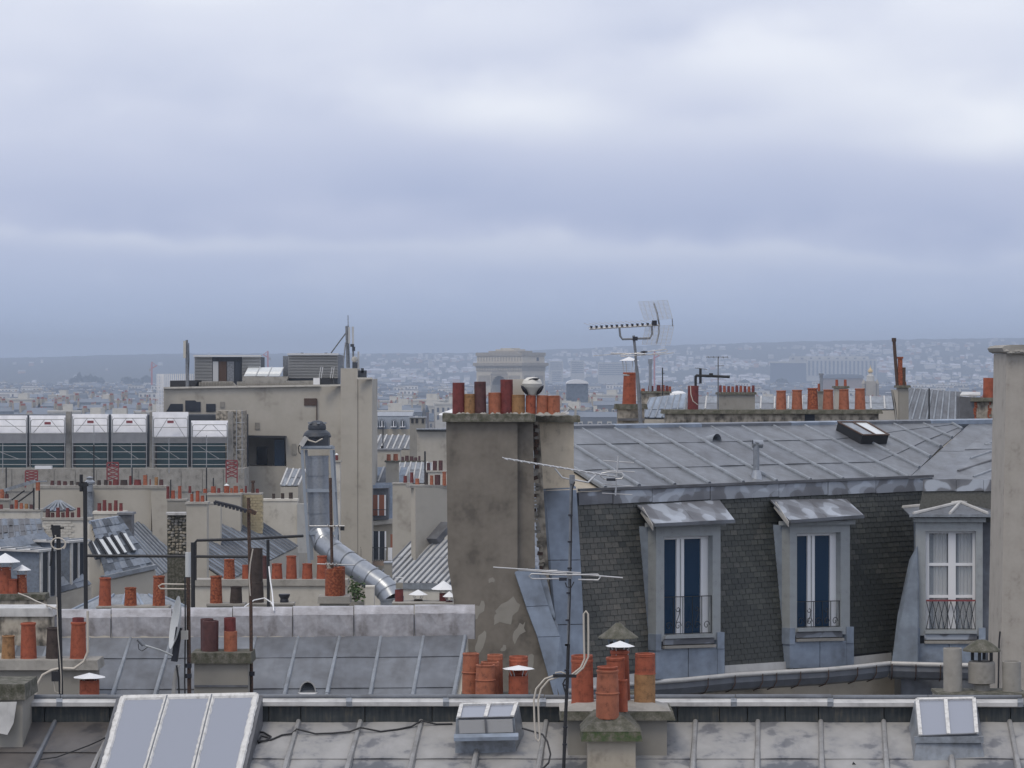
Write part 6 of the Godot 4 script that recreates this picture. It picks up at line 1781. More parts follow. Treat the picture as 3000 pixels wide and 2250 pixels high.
	mb = Mb.new(); mb.prism([P(1076, 1432, 199.6), P(1138, 1430, 200.2), P(1138, 1522, 200.2), P(1076, 1524, 199.6)], Vector3(0, 0, -2)); put(mb, "surround", M["zinc_dark"], g)
	mb = Mb.new(); mb.bar(P(1072, 1430, 199.4), P(1142, 1428, 200), 0.5, 0.2, UP); put(mb, "roof_edge", M["zinc_blue"], g)
	window_at(g, 1090, 1450, 1127, 1512, 199.5, "shutter_brown")
	mb = Mb.new(); mb.bar(P(1085, 1513, 199.3), P(1130, 1513, 199.3), 0.1, 0.06, UP); mb.bar(P(1085, 1494, 199.3), P(1130, 1494, 199.3), 0.1, 0.04, UP); put(mb, "guard_rail", M["railing_iron"], g)
	window_at(o, 1093, 1556, 1128, 1640, 199.5, "window_dark")
	for x in [1028, 1073, 1148]:
		mb = Mb.new(); mb.prism([P(x - 4, 1565, 199.7), P(x + 4, 1565, 199.7), P(x + 4, 1606, 199.7), P(x - 4, 1606, 199.7)], Vector3(0, 0, 0.1)); put(mb, "shutter", M["shutter_brown"], o)
	var bal := Node3D.new(); bal.name = "balcony"; o.add_child(bal, true)
	mb = Mb.new(); mb.box(P(1095, 1650, 199.2), Vector3(1.9, 0.25, 1.2)); put(mb, "slab", M["render_far_brown"], bal)
	for i in 12:
		mb = Mb.new(); mb.bar(P(1058 + i * 6.6, 1608 - 4 * sin(i), 198.6), P(1058 + i * 6.6, 1644, 198.6), 0.04, 0.04, Vector3(0, 0, 1)); put(mb, "baluster", M["railing_iron"], bal)
	mb = Mb.new(); mb.bar(P(1056, 1606, 198.6), P(1134, 1606, 198.6), 0.06, 0.06, UP); put(mb, "hand_rail", M["railing_iron"], bal)
	mb = Mb.new(); mb.box(P(1143, 1623, 199.3), Vector3(0.28, 0.85, 0.3)); put(mb, "wall_unit", M["white_paint"], o)
	# ribbed top of that house
	lines = []
	for i in 9:
		lines.append([1002 + i * 24.5, 1370, 985 + i * 24.5 - 3 + i * 0.6, 1414])
	ribbed_roof("blue-grey ribbed roof right above the tall dormer of the cream corner house", facing(P(1080, 1392, 206), 24), lines, [0.55], ["zinc", "zinc_blue"], 206, "zinc_white", 0.13)
	lines = []
	for i in 4:
		lines.append([842 + i * 18, 1374 + i, 822 + i * 17, 1424])
	ribbed_roof("little ribbed roof between the yellow brick chimney and the extractor frame", facing(P(850, 1400, 150), 26), lines, [0.5], ["zinc", "zinc_light"], 150, "zinc_white", 0.1)
	s = gstack("slim cream stack with a capped maroon pot next to the extractor frame", 977, 996, 1354, 170.0, 0.7, 5, 4, "render_white", "render_grey")
	pots(s, [[981, 991, 1334, "clay_red", "pot_tube", 6, 2, 5]])
	# gap between the modern block and the taupe stack
	s = gstack("plain beige shaft with two orange pots on the ribbed roofs in the gap", 1130, 1168, 1354, 204.0, 1.0, 4, 4, "render_beige", "mossy_stone")
	pots(s, [[1132, 1145, 1331, "clay_orange"], [1152, 1167, 1330, "clay_orange"]])
	lines = []
	for i in 7:
		lines.append([1172 + i * 16.0, 1356, 1160 + i * 18.0 - 6, 1416])
	ribbed_roof("pale glossy ribbed roof next to the shaft with two orange pots", facing(P(1210, 1385, 212), 26), lines, [0.35], ["zinc_new", "zinc_light"], 212, "zinc_white", 0.12)
	s = gstack("low wall with a row of maroon pots behind the pale glossy roof", 1172, 1240, 1353, 222.0, 0.8, 3, 2, "render_beige", "mossy_stone")
	pots(s, [[1175, 1184, 1338, "clay_dark"], [1186, 1198, 1335, "clay_dark"], [1200, 1212, 1337, "clay_dark"], [1213, 1223, 1340, "clay_dark"], [1225, 1232, 1336, "clay_dark"]])
	s = gstack("cluster wall with tall maroon pots close to the taupe stack", 1246, 1330, 1383, 160.0, 0.8, 4, 3, "render_white", "concrete")
	pots(s, [[1250, 1260, 1356, "clay_dark", "pot_tube"], [1267, 1280, 1350, "clay_dark", "pot_tube"], [1285, 1297, 1349, "clay_dark", "pot_tube"]])
	lines = []
	for i in 9:
		lines.append([1098 + i * 17.5, 1276, 1080 + i * 17.5, 1317])
	ribbed_roof("wide grey ribbed roof below the blue mansard with round-topped windows", facing(P(1160, 1296, 262), 24), lines, [], ["zinc", "zinc_mid"], 262, "zinc_white", 0.16)
	s = gstack("beige chimney block with three dark openings under a flat slab", 1200, 1246, 1224, 258.0, 1.2, 3, 3, "render_grey", "zinc_light")
	for x in [1208, 1221, 1239]:
		mb = Mb.new(); mb.box(P(x, 1233, 257.98), Vector3(0.22, 0.38, 0.1)); put(mb, "opening", M["iron_black"], s)
	s = gstack("plain beige wall with a dark double coping behind the taupe stack", 1222, 1330, 1264, 252.0, 1.0, 4, 3, "render_beige", "mossy_stone", "party_wall")
	mb = Mb.new(); mb.box(P(1276, 1257, 252.2), Vector3(3.3, 0.1, 1.3)); put(mb, "coping", M["zinc_light"], s)
	s = gstack("cream rooftop hut with a flat dark roof between the ribbed roofs", 1100, 1172, 1320, 236.0, 2.0, 4, 3, "render_beige", "zinc_dark", "rooftop_hut")
	blue_mansard()
func blue_mansard():
	var d := 420.0
	var o := thing("blue_mansard_house", "blue slate mansard house with round-topped white windows", "house", P(1140, 1260, d) * Vector3(1, 0, 1))
	var mb := Mb.new(); walls(mb, P(1085, 1258, d), P(1208, 1258, d), 12.0, P(1100, 1257, d).y); put(mb, "wall", M["render_far"], o)
	mb = Mb.new()
	var a := P(1085, 1257, d); var b := P(1208, 1257, d); var h := P(1100, 1219, d).y - a.y
	mb.hexa([a + Vector3(0, 0, -12), b + Vector3(0, 0, -12), b, a, a + Vector3(0, h, -11), b + Vector3(0, h, -11), b + Vector3(0, h, -1), a + Vector3(0, h, -1)]); put(mb, "mansard_slope", M["slate_blue"], o)
	mb = Mb.new(); mb.hexa([a + Vector3(0, h, -11), b + Vector3(0, h, -11), b + Vector3(0, h, -0.9), a + Vector3(0, h, -0.9), a + Vector3(0, h + 0.5, -6.5), b + Vector3(0, h + 0.5, -6.5), b + Vector3(0, h + 0.5, -5.5), a + Vector3(0, h + 0.5, -5.5)]); put(mb, "roof_top", M["zinc_light"], o)
	for x in [1099, 1119, 1153, 1179]:
		var g := Node3D.new(); g.name = "dormer"; o.add_child(g, true)
		mb = Mb.new()
		var c := P(x, 1240, d - 0.6)
		var poly := []
		for j in 9:
			poly.append(c + Vector3(cos(PI * j / 8) * 0.42, 0.25 + sin(PI * j / 8) * 0.42, 0))
		mb.prism([c + Vector3(0.42, -0.5, 0)] + poly + [c + Vector3(-0.42, -0.5, 0)], Vector3(0, 0, -1.2)); put(mb, "surround", M["zinc_light"], g)
		mb = Mb.new(); mb.box(c + Vector3(0, -0.08, 0.03), Vector3(0.5, 0.8, 0.06)); put(mb, "pane", M["window_dark"], g)
		mb = Mb.new(); mb.box(c + Vector3(0, -0.08, 0.07), Vector3(0.12, 0.8, 0.06)); put(mb, "sash_stile", M["white_paint"], g)
		mb = Mb.new(); mb.box(c + Vector3(0, -0.52, 0.1), Vector3(0.85, 0.1, 0.2)); put(mb, "sill", M["white_paint"], g)

# ---------------------------------------------------------------- the modern block and the sheeted scaffold
func modern_block():
	var d := 200.0
	var mb: Mb
	var o := thing("modern_block", "plain beige modern block with a flat roof and blind side wall", "building", P(780, 1300, 201) * Vector3(1, 0, 1))
	mb = Mb.new()
	var y0 := P(700, 1134, d).y
	# main mass leaves a hollow for the roofed terrace
	walls(mb, P(479, 1300, d), P(700, 1300, d), 9.0, y0)
	put(mb, "wall", M["render_beige"], o)
	mb = Mb.new()
	mb.prism([P(700, 1134, d), P(936, 1131, d), P(936, 1282, d), P(700, 1282, d)], Vector3(0, 0, -9)); mb.prism([P(836, 1282, d), P(936, 1282, d), P(936, 1381, d), P(840, 1381, d)], Vector3(0, 0, -9)); walls(mb, P(700, 1366, d), P(840, 1366, d), 9.0, P(700, 1366, d).y); walls(mb, P(838, 1380, d), P(936, 1380, d), 9.0, P(700, 1380, d).y)
	put(mb, "wall", M["render_beige"], o)
	mb = Mb.new(); mb.prism([P(936, 1131, d), P(1002, 1130, 199.2), Vector3(P(1002, 1130, 199.2).x, 0, -199.2), Vector3(P(936, 1131, d).x, 0, -d)], Vector3(0, 0, -9)); put(mb, "wall", M["render_beige"], o)
	mb = Mb.new(); mb.prism([P(998, 1079, 199), P(1047, 1079, 198.6), Vector3(P(1047, 1079, 198.6).x, 0, -198.6), Vector3(P(998, 1079, 199).x, 0, -199)], Vector3(0, 0, -4)); put(mb, "stair_tower", M["render_beige"], o)
	mb = Mb.new(); mb.prism([P(1046, 1111, 198.7), P(1090, 1111, 198.2), Vector3(P(1090, 1111, 198.2).x, 0, -198.2), Vector3(P(1046, 1111, 198.7).x, 0, -198.7)], Vector3(0, 0, -8)); put(mb, "wall", M["render_beige"], o)
	for q in [[479, 1138, 938, 1131, d], [938, 1131, 998, 1130, 199.2], [1046, 1110, 1091, 1110, 198.2]]:
		mb = Mb.new(); mb.bar(P(q[0], q[1] + 1, q[4] - 0.05), P(q[2], q[3] + 1, q[4] - 0.05), 0.3, 0.12, UP); put(mb, "coping", M["render_white"], o)
	# back of the terrace
	mb = Mb.new(); mb.prism([P(700, 1282, 203), P(840, 1282, 203), P(840, 1366, 203), P(700, 1366, 203)], Vector3(0, 0, -0.2)); put(mb, "terrace_wall", M["render_beige"], o)
	mb = Mb.new(); mb.prism([P(752, 1309, 202.8), P(783, 1309, 202.8), P(783, 1366, 202.8), P(752, 1366, 202.8)], Vector3(0, 0, -0.1)); put(mb, "door", M["window_dark"], o)
	mb = Mb.new(); mb.prism([P(804, 1288, 200.6), P(834, 1288, 200.6), P(834, 1366, 200.6), P(804, 1366, 200.6)], Vector3(0, 0, -0.1)); put(mb, "glass_door", M["window_blue"], o)
	mb = Mb.new(); mb.bar(P(698, 1281, 199.6), P(838, 1283, 199.6), 0.8, 0.14, UP); put(mb, "canopy", M["iron_black"], o)
	# openings
	for q in [[[488, 1203], [495, 1196], [500, 1183], [536, 1183], [536, 1206], [488, 1206]], [[543, 1173], [572, 1173], [576, 1177], [588, 1177], [588, 1206], [543, 1206]], [[604, 1183], [632, 1183], [632, 1206], [604, 1206]], [[645, 1177], [658, 1177], [658, 1194], [645, 1194]]]:
		mb = Mb.new()
		var poly := []
		for p in q:
			poly.append(P(p[0], p[1], d))
		mb.prism(poly, Vector3(0, 0, 0.06)); put(mb, "opening", M["window_dark"] if q[0][0] != 645 else M["render_grey"], o)
	mb = Mb.new(); mb.prism([P(891, 1167, d), P(927, 1167, d), P(927, 1188, d), P(891, 1188, d)], Vector3(0, 0, 0.07)); put(mb, "wall_vent", M["rusty_iron"], o)
	mb = Mb.new(); mb.tube([P(928, 1168, 199.9), P(928, 1250, 199.9)], 0.04, 6); put(mb, "down_pipe", M["rusty_iron"], o)
	for q in [[747, 1238, 761, 1258], [855, 1300, 868, 1332]]:
		mb = Mb.new(); mb.prism([P(q[0], q[1], d), P(q[2], q[1], d), P(q[2], q[3], d), P(q[0], q[3], d)], Vector3(0, 0, 0.05)); put(mb, "patch", M["render_grey"], o)
	# roof deck furniture
	var ribs := func(x0, x1, ya, yb, dd, called, m, n, parent):
		for i in n:
			var x: float = lerpf(x0, x1, (i + 0.5) / n)
			var b := Mb.new(); b.box((P(x, ya, dd) + P(x, yb, dd)) / 2, Vector3((x1 - x0) / n / F * dd * 0.6, absf(yb - ya) / F * dd, 0.12)); put(b, called, M[m], parent)
	var pt := thing("roof_parapet", "ribbed concrete parapet along the modern block's roof", "parapet", P(730, 1133, 202))
	mb = Mb.new(); mb.prism([P(580, 1117, 202), P(680, 1117, 202), P(694, 1131, 202), P(572, 1132, 202)], Vector3(0, 0, -0.3)); mb.prism([P(694, 1118, 202.2), P(960, 1114, 202.2), P(960, 1136, 202.2), P(694, 1138, 202.2)], Vector3(0, 0, -0.3)); put(mb, "panel", M["concrete"], pt)
	ribs.call(582, 682, 1119, 1131, 201.9, "rib", "render_grey", 22, pt)
	ribs.call(696, 900, 1122, 1134, 202.05, "rib", "render_grey", 40, pt)
	mb = Mb.new(); mb.prism([P(498, 1115, 202), P(590, 1114, 202), P(590, 1137, 202), P(498, 1137, 202)], Vector3(0, 0, -0.3)); put(mb, "dark_panel", M["iron_black"], pt)
	# louvred plant boxes
	plant_box("louvred steel plant box with bare service doors on the modern block", 570, 764, 1045, 1118, 203.5, 17, true)
	plant_box("larger dark louvred plant box beside the antenna mast on the modern block", 845, 990, 1040, 1108, 203.5, 15, false)
	var v := thing("barrel_skylight", "white barrel-vault roof light in three bays on the modern block", "skylight", P(778, 1118, 202.5))
	for i in 3:
		mb = Mb.new()
		var x0 := 727 + i * 35.0; var x1 := 727 + (i + 1) * 35.0
		for j in 6:
			var t0 := PI * 0.5 * j / 6; var t1 := PI * 0.5 * (j + 1) / 6
			var f := func(x, t): return P(x - 13 * (1 - sin(t)), 1102 - 26 * sin(t), 202.4 + 1.0 * (1 - cos(t)))
			mb.quad(f.call(x0, t1), f.call(x1 - 1.0, t1), f.call(x1 - 1.0, t0), f.call(x0, t0))
		put(mb, "bay", M["milky_glass"], v)
		mb = Mb.new()
		var rib := []
		for j in 7:
			var t := PI * 0.5 * j / 6
			rib.append(P(x1 - 0.5 - 13 * (1 - sin(t)), 1102 - 26.6 * sin(t), 202.38 + 1.0 * (1 - cos(t))))
		mb.tube(rib, 0.035, 6); put(mb, "rib", M["louvre_grey"], v)
	mb = Mb.new(); mb.prism([P(711, 1103, 202.3), P(844, 1103, 202.3), P(838, 1122, 202.3), P(711, 1122, 202.3)], Vector3(0, 0, -1.6)); put(mb, "curb", M["concrete"], v)
	# white slatted screen at the left corner
	var w := thing("slatted_screen", "white slatted metal screen on the modern block's corner", "screen", P(466, 1200, 200.5) * Vector3(1, 0, 1) + UP * P(466, 1240, 200.5).y)
	for i in 5:
		mb = Mb.new(); mb.bar(P(460 + i * 4.4, 1096, 199.2), P(460 + i * 4.4, 1212, 199.2), 0.05, 0.05, Vector3(0, 0, 1)); put(mb, "slat", M["white_paint"], w)
	for i in 10:
		mb = Mb.new(); mb.bar(P(459, 1100 + i * 11, 199.3), P(480, 1100 + i * 11, 199.3), 0.05, 0.06, UP); put(mb, "rail", M["white_paint"], w)
	for i in 20:
		mb = Mb.new(); mb.bar(P(464 + i * 5.6, 1095, 204), P(464 + i * 5.6, 1136, 204), 0.07, 0.05, Vector3(0, 0, 1)); put(mb, "slat", M["white_paint"], w)
	# air unit and ladder
	v = thing("roof_air_unit", "white and dark boxed air unit in front of the larger plant box", "air unit", P(945, 1134, 201.5))
	mb = Mb.new(); mb.box(P(928, 1117, 201.4), Vector3(0.45, 0.45, 0.5)); put(mb, "casing", M["white_paint"], v)
	mb = Mb.new(); mb.box(P(958, 1119, 201.6), Vector3(0.95, 0.6, 0.7)); put(mb, "cabinet", M["iron_black"], v)
	for x in [935, 941, 968, 974]:
		mb = Mb.new(); mb.tube([P(x, 1108, 201.2), P(x + 5, 1075, 201.4)], 0.03, 5); put(mb, "guard_hoop", M["louvre_grey"], v)
	# antenna masts
	v = thing("antenna_mast", "pole with one white panel antenna beside the louvred box with doors", "antenna", P(549, 1134, 202))
	mb = Mb.new(); mb.tube([P(549, 1136, 202), P(547, 996, 202)], [0.13, 0.09], 8); put(mb, "pole", M["steel_grey"], v)
	mb = Mb.new(); mb.box(P(541, 1024, 201.8), Vector3(0.17, 1.2, 0.15)); put(mb, "panel_antenna", M["render_far_white"], v)
	mb = Mb.new(); mb.tube([P(553, 1005, 202), P(554, 1060, 202), P(552, 1110, 202)], 0.03, 5); put(mb, "cable", M["cable_black"], v)
	v = thing("antenna_mast", "braced lattice mast with three panel antennas and a drum dish on the modern block", "antenna", P(1020, 1080, 201))
	mb = Mb.new(); mb.tube([P(1020, 1078, 200.5), P(1017, 955, 200.5)], 0.13, 8); put(mb, "pole", M["steel_grey"], v)
	mb = Mb.new(); mb.tube([P(1020, 955, 200.5), P(1019.5, 924, 200.5)], 0.03, 6); put(mb, "whip", M["steel_grey"], v)
	mb = Mb.new(); mb.tube([P(1016, 972, 200.5), P(970, 1034, 201.5)], 0.045, 6); put(mb, "brace", M["steel_grey"], v)
	mb = Mb.new(); mb.tube([P(1016, 1004, 200.5), P(1012, 1004, 200), P(1005, 1076, 199.8)], 0.045, 6); put(mb, "brace", M["steel_grey"], v)
	mb = Mb.new(); mb.tube([P(1033, 958, 200.2), P(1036, 1090, 200.2)], 0.07, 6); put(mb, "pole", M["steel_grey"], v)
	for q in [[1023, 958, 1006], [1034, 957, 1010], [1050, 1030, 1078]]:
		mb = Mb.new(); mb.box((P(q[0], q[1], 200.1) + P(q[0], q[2], 200.1)) / 2, Vector3(0.13, (q[2] - q[1]) / F * 200.0, 0.13)); put(mb, "panel_antenna", M["louvre_grey"], v)
	mb = Mb.new(); mb.lathe(P(1039, 1053, 200), [[0.0, -0.1], [0.21, -0.1], [0.21, 0.06], [0.15, 0.12], [0.0, 0.14]], 14, Basis(Vector3(1, 0, 0), PI / 2)); put(mb, "drum_dish", M["render_far_white"], v)
	for q in [[1036, 1022, 0.2, 0.3], [1032, 1012, 0.25, 0.2], [1040, 1072, 0.35, 0.5], [1055, 1098, 0.9, 0.6], [1062, 1086, 0.18, 0.35]]:
		mb = Mb.new(); mb.box(P(q[0], q[1], 199.6), Vector3(q[2], q[3], 0.25)); put(mb, "equipment_box", M["fan_paint"], v)
	scaffold()
func plant_box(label: String, x0: float, x1: float, y0: float, y1: float, d: float, n: int, doors: bool):
	var v := thing("plant_box", label, "machinery", P((x0 + x1) / 2, 1134, d))
	var mb := Mb.new()
	walls(mb, P(x0 + 1, y0, d - 0.02), P(x1 - 1, y0, d - 0.02), 3.5, P(x0, y0, d).y - 0.02, P(x0, 1136, d).y); put(mb, "casing", M["fan_paint"], v)
	var spans := [[x0, x1]] if not doors else [[x0, x0 + 52], [x0 + 140, x1]]
	for sp in spans:
		for i in n:
			mb = Mb.new()
			var y := lerpf(y0, y1, (i + 0.5) / n)
			var h := (y1 - y0) / n / F * d
			var a := P(sp[0], y, d); var b := P(sp[1], y, d)
			mb.hexa([a + Vector3(0, -h * 0.3, 0), b + Vector3(0, -h * 0.3, 0), b + Vector3(0, -h * 0.42, 0.16), a + Vector3(0, -h * 0.42, 0.16), a + Vector3(0, h * 0.36, 0), b + Vector3(0, h * 0.36, 0), b + Vector3(0, h * 0.05, 0.18), a + Vector3(0, h * 0.05, 0.18)])
			put(mb, "louvre", M["louvre_grey"], v)
	mb = Mb.new(); mb.bar(P(x0 - 2, y0, d - 0.1), P(x1 + 2, y0, d - 0.1), 0.6, 0.12, UP); put(mb, "top_edge", M["louvre_light"], v)
	if doors:
		for q in [[x0 + 54, x0 + 70, "louvre_grey"], [x0 + 72, x0 + 94, "rusty_iron"], [x0 + 96, x0 + 116, "steel_grey"], [x0 + 118, x0 + 134, "window_dark"]]:
			mb = Mb.new(); mb.prism([P(q[0], y0 + 14, d), P(q[1], y0 + 14, d), P(q[1], y1, d), P(q[0], y1, d)], Vector3(0, 0, 0.1)); put(mb, "service_door", M[q[2]], v)
	else:
		mb = Mb.new(); mb.prism([P(x0 - 16, y0 + 3, d + 0.5), P(x0 - 1, y0 + 3, d), P(x0 - 1, y1, d), P(x0 - 16, y1 - 4, d + 0.5)], Vector3(0, 0, -0.5)); put(mb, "end_panel", M["steel_grey"], v)
		mb = Mb.new(); mb.prism([P(x1, y0 - 2, d), P(x1 + 17, y0 + 2, d + 1), P(x1 + 17, y1 - 4, d + 1), P(x1, y1, d)], Vector3(0, 0, -0.5)); put(mb, "end_panel", M["steel_grey"], v)
		for x in [x0 + 40, x0 + 110]:
			mb = Mb.new(); mb.box(P(x, y0 - 4, d + 1), Vector3(0.2, 0.12, 0.2)); put(mb, "vent_cap", M["iron_black"], v)
func scaffold():
	var d := 192.0
	var mb: Mb
	var o := thing("stripped_block", "concrete block stripped for repair behind sheeted scaffolding", "building", P(340, 1420, 194) * Vector3(1, 0, 1))
	mb = Mb.new(); walls(mb, P(-160, 1300, 195), P(712, 1300, 195), 4.0, P(0, 1216, 195).y); put(mb, "wall", M["fan_paint"], o)
	mb = Mb.new(); walls(mb, P(-160, 1372, 191), P(715, 1372, 191), 3.5, P(0, 1373, 191).y); put(mb, "parapet", M["concrete"], o)
	mb = Mb.new(); walls(mb, P(632, 1204, 193.5), P(711, 1204, 193.5), 3.0, P(0, 1204, 193.5).y); put(mb, "raw_wall", M["stained_cream"], o)
	for x in [193, 438, 4 + 663]:
		mb = Mb.new(); mb.prism([P(x, 1206, 192.6), P(x + 14, 1206, 192.6), P(x + 14, 1376, 192.6), P(x, 1376, 192.6)], Vector3(0, 0, -0.6)); put(mb, "pier", M["concrete"], o)
	for i in 14:
		mb = Mb.new(); mb.prism([P(-150 + i * 62, 1376, 190.98), P(-90 + i * 62, 1376, 190.98), P(-90 + i * 62, 1440, 190.98), P(-150 + i * 62, 1440, 190.98)], Vector3(0, 0, 0.03)); put(mb, "concrete_panel", M["concrete"], o)
	# green netted glazing behind the tubes
	for q in [[-60, 78], [93, 185], [222, 312], [332, 425], [460, 548], [565, 660]]:
		mb = Mb.new(); mb.prism([P(q[0], 1296, 193.2), P(q[1], 1296, 193.2), P(q[1], 1372, 193.2), P(q[0], 1372, 193.2)], Vector3(0, 0, -0.06)); put(mb, "netted_glazing", M["green_net"], o)
	var s := thing("scaffolding", "tube scaffolding hung with six white sheets and small red notices", "scaffolding", P(330, 1372, 191.5))
	var bays := [[-70, 80, 1217, 1268], [86, 192, 1217, 1268], [211, 318, 1213, 1266], [326, 431, 1213, 1266], [446, 552, 1207, 1279], [560, 668, 1232, 1279]]
	var k := 0
	for q in bays:
		# upper sheet and its lower, back-tucked skirt
		mb = Mb.new()
		var n := 6
		for i in n:
			var x0 := lerpf(q[0], q[1], float(i) / n); var x1 := lerpf(q[0], q[1], float(i + 1) / n)
			var z := [0.03 * sin(i * 1.7 + k), 0.03 * sin((i + 1) * 1.7 + k)]
			var a := P(x0, q[2], d + 0.3 + z[0]); var b := P(x1, q[2], d + 0.3 + z[1]); var c := P(x1, q[3], d - 0.25 + z[1]); var e := P(x0, q[3], d - 0.25 + z[0])
			mb.quad(a, b, c, e)
			mb.quad(e, c, P(x1, 1298, d + 0.45), P(x0, 1298, d + 0.45))
		put(mb, "sheet", M["tarpaulin"], s)
		# guard frame: rounded top tube, braces
		var fx0: float = q[0] + 4; var fx1: float = q[1] - 3
		var ft: float = maxf(q[2], 1213) + 12
		mb = Mb.new(); mb.tube([P(fx0, q[3] + 2, 191.4), P(fx0, ft + 6, 191.4), P(fx0 + 4, ft, 191.4), P(fx1 - 4, ft, 191.4), P(fx1, ft + 6, 191.4), P(fx1, q[3] + 2, 191.4)], 0.03, 5); put(mb, "guard_frame", M["scaffold_steel"], s)
		for y in [q[3] + 2, (ft + q[3]) / 2.0]:
			mb = Mb.new(); mb.tube([P(fx0, y, 191.4), P(fx1, y, 191.4)], 0.025, 5); put(mb, "guard_rail", M["scaffold_steel"], s)
		var cx := (fx0 + fx1) / 2
		for g in [[fx0 + 8, cx - 8], [fx1 - 8, cx + 8]]:
			mb = Mb.new(); mb.tube([P(g[0], q[3], 191.4), P(g[1], ft, 191.4)], 0.022, 5); put(mb, "brace", M["scaffold_steel"], s)
		for x in [fx0 - 2, fx1 + 1]:
			mb = Mb.new(); mb.tube([P(x, 1376, 191.5), P(x, ft - 6, 191.5)], 0.032, 5); put(mb, "standard", M["scaffold_steel"], s)
		for y in [1306, 1324, 1345, 1361]:
			mb = Mb.new(); mb.tube([P(q[0], y, 191.6), P(q[1], y, 191.6)], 0.025, 5); put(mb, "ledger", M["scaffold_steel"], s)
		mb = Mb.new(); mb.tube([P(q[0] + 20, 1305, 191.8), P(q[1] - 25, 1345, 191.8)], 0.025, 5); put(mb, "brace", M["scaffold_steel"], s)
		if k != 5:
			mb = Mb.new(); mb.box(P(cx + (0 if k else -22), ft + 12, 191.3), Vector3(0.42 if k else 0.16, 0.22 if k else 0.46, 0.02), Basis(Vector3(0, 0, 1), 0.0 if k else -0.2)); var nt := put(mb, "notice", M["red_sign"], s)
			mb = Mb.new(); mb.box(P(cx + (0 if k else -22), ft + 16, 191.28), Vector3(0.42 if k else 0.16, 0.06, 0.02)); put(mb, "notice_foot", M["white_paint"], nt)
		k += 1
	for x in [693, 709, 8, 275, 385, 495, 605]:
		mb = Mb.new(); mb.tube([P(x, 1385, 190.4), P(x, 1200 if x > 690 else 1240 + (x * 7) % 60, 190.4)], 0.03, 5); put(mb, "standard", M["scaffold_steel"], s)
	for i in 3:
		mb = Mb.new(); mb.tube([P(690, 1238 + i * 40, 190.6), P(716, 1238 + i * 40, 190.6)], 0.03, 5); put(mb, "ledger", M["scaffold_steel"], s)
	# red hoist masts
	for q in [[75, 110, 1380, 1414], [314, 347, 1356, 1408], [663, 695, 1350, 1400]]:
		var h := thing("hoist_mast", ["red lattice hoist cage below a crate on the parapet", "red lattice hoist cage below the scaffold's sheeted middle bays", "red lattice hoist cage beside the modern block's covered terrace"][[75, 314, 663].find(q[0])], "hoist", P((q[0] + q[1]) / 2.0, q[3], 188))
		for x in [q[0], q[1]]:
			mb = Mb.new(); mb.bar(P(x, q[2], 188), P(x, q[3] + 14, 188), 0.08, 0.08, Vector3(0, 0, 1)); put(mb, "post", M["red_paint"], h)
		for i in 4:
			var ya: float = lerpf(q[2], q[3], i / 4.0); var yb: float = lerpf(q[2], q[3], (i + 1) / 4.0)
			mb = Mb.new(); mb.tube([P(q[0], ya, 188), P(q[1], yb, 188)], 0.035, 5); mb.tube([P(q[1], ya, 188), P(q[0], yb, 188)], 0.035, 5); put(mb, "lattice", M["red_paint"], h)
			mb = Mb.new(); mb.bar(P(q[0], ya, 188), P(q[1], ya, 188), 0.05, 0.06, UP); put(mb, "rung", M["red_paint"], h)
	var w := thing("railing_stack", "white plastic crate on the concrete parapet below the scaffold", "crate", P(132, 1373, 190))
	mb = Mb.new(); mb.box(P(128, 1369, 189.9), Vector3(1.1, 0.2, 0.4)); put(mb, "crate", M["white_paint"], w)
	# thin poles standing before the parapet
	for q in [[275, 1243, 1432], [387, 1310, 1432], [430, 1330, 1425], [500, 1345, 1440], [565, 1380, 1440], [605, 1310, 1440], [625, 1340, 1440], [18, 1310, 1420], [175, 1378, 1425]]:
		var p := thing("thin_pole", "thin dark aerial pole standing in front of the concrete parapet", "pole", P(q[0], 1440, 128), "aerial poles in front of the parapet")
		mb = Mb.new(); mb.tube([P(q[0], 1470, 128), P(q[0], q[1] + 60, 128)], 0.03, 5); put(mb, "pole", M["iron_black"], p)
# ---------------------------------------------------------------- land, hills, far city
const RIDGE := [[-2000, 1056], [0, 1050], [150, 1046], [400, 1038], [600, 1036], [1000, 1035], [1200, 1036], [1400, 1034], [1700, 1022], [1850, 1013], [2000, 1010], [2300, 1001], [2500, 998], [2700, 994], [3000, 991], [5000, 990]]
var hill_n: FastNoiseLite
func land(x: float, d: float) -> float:
	var pxx := CX + x / d * F
	var top := EYE + (CY - interp(RIDGE, pxx)) / F * 9000.0
	var t := clampf((d - 4300.0) / 4700.0, 0.0, 1.0)
	var h := top * (t * t * (3.0 - 2.0 * t) * 0.55 + t * 0.45)
	if t > 0.0:
		h += hill_n.get_noise_2d(x * 0.35, d * 0.35) * 9.0 * t * (1.0 - t * 0.8)
		h += hill_n.get_noise_2d(x * 4.0, d * 4.0) * 3.2 * minf(1.0, t * 3.0)
	return h
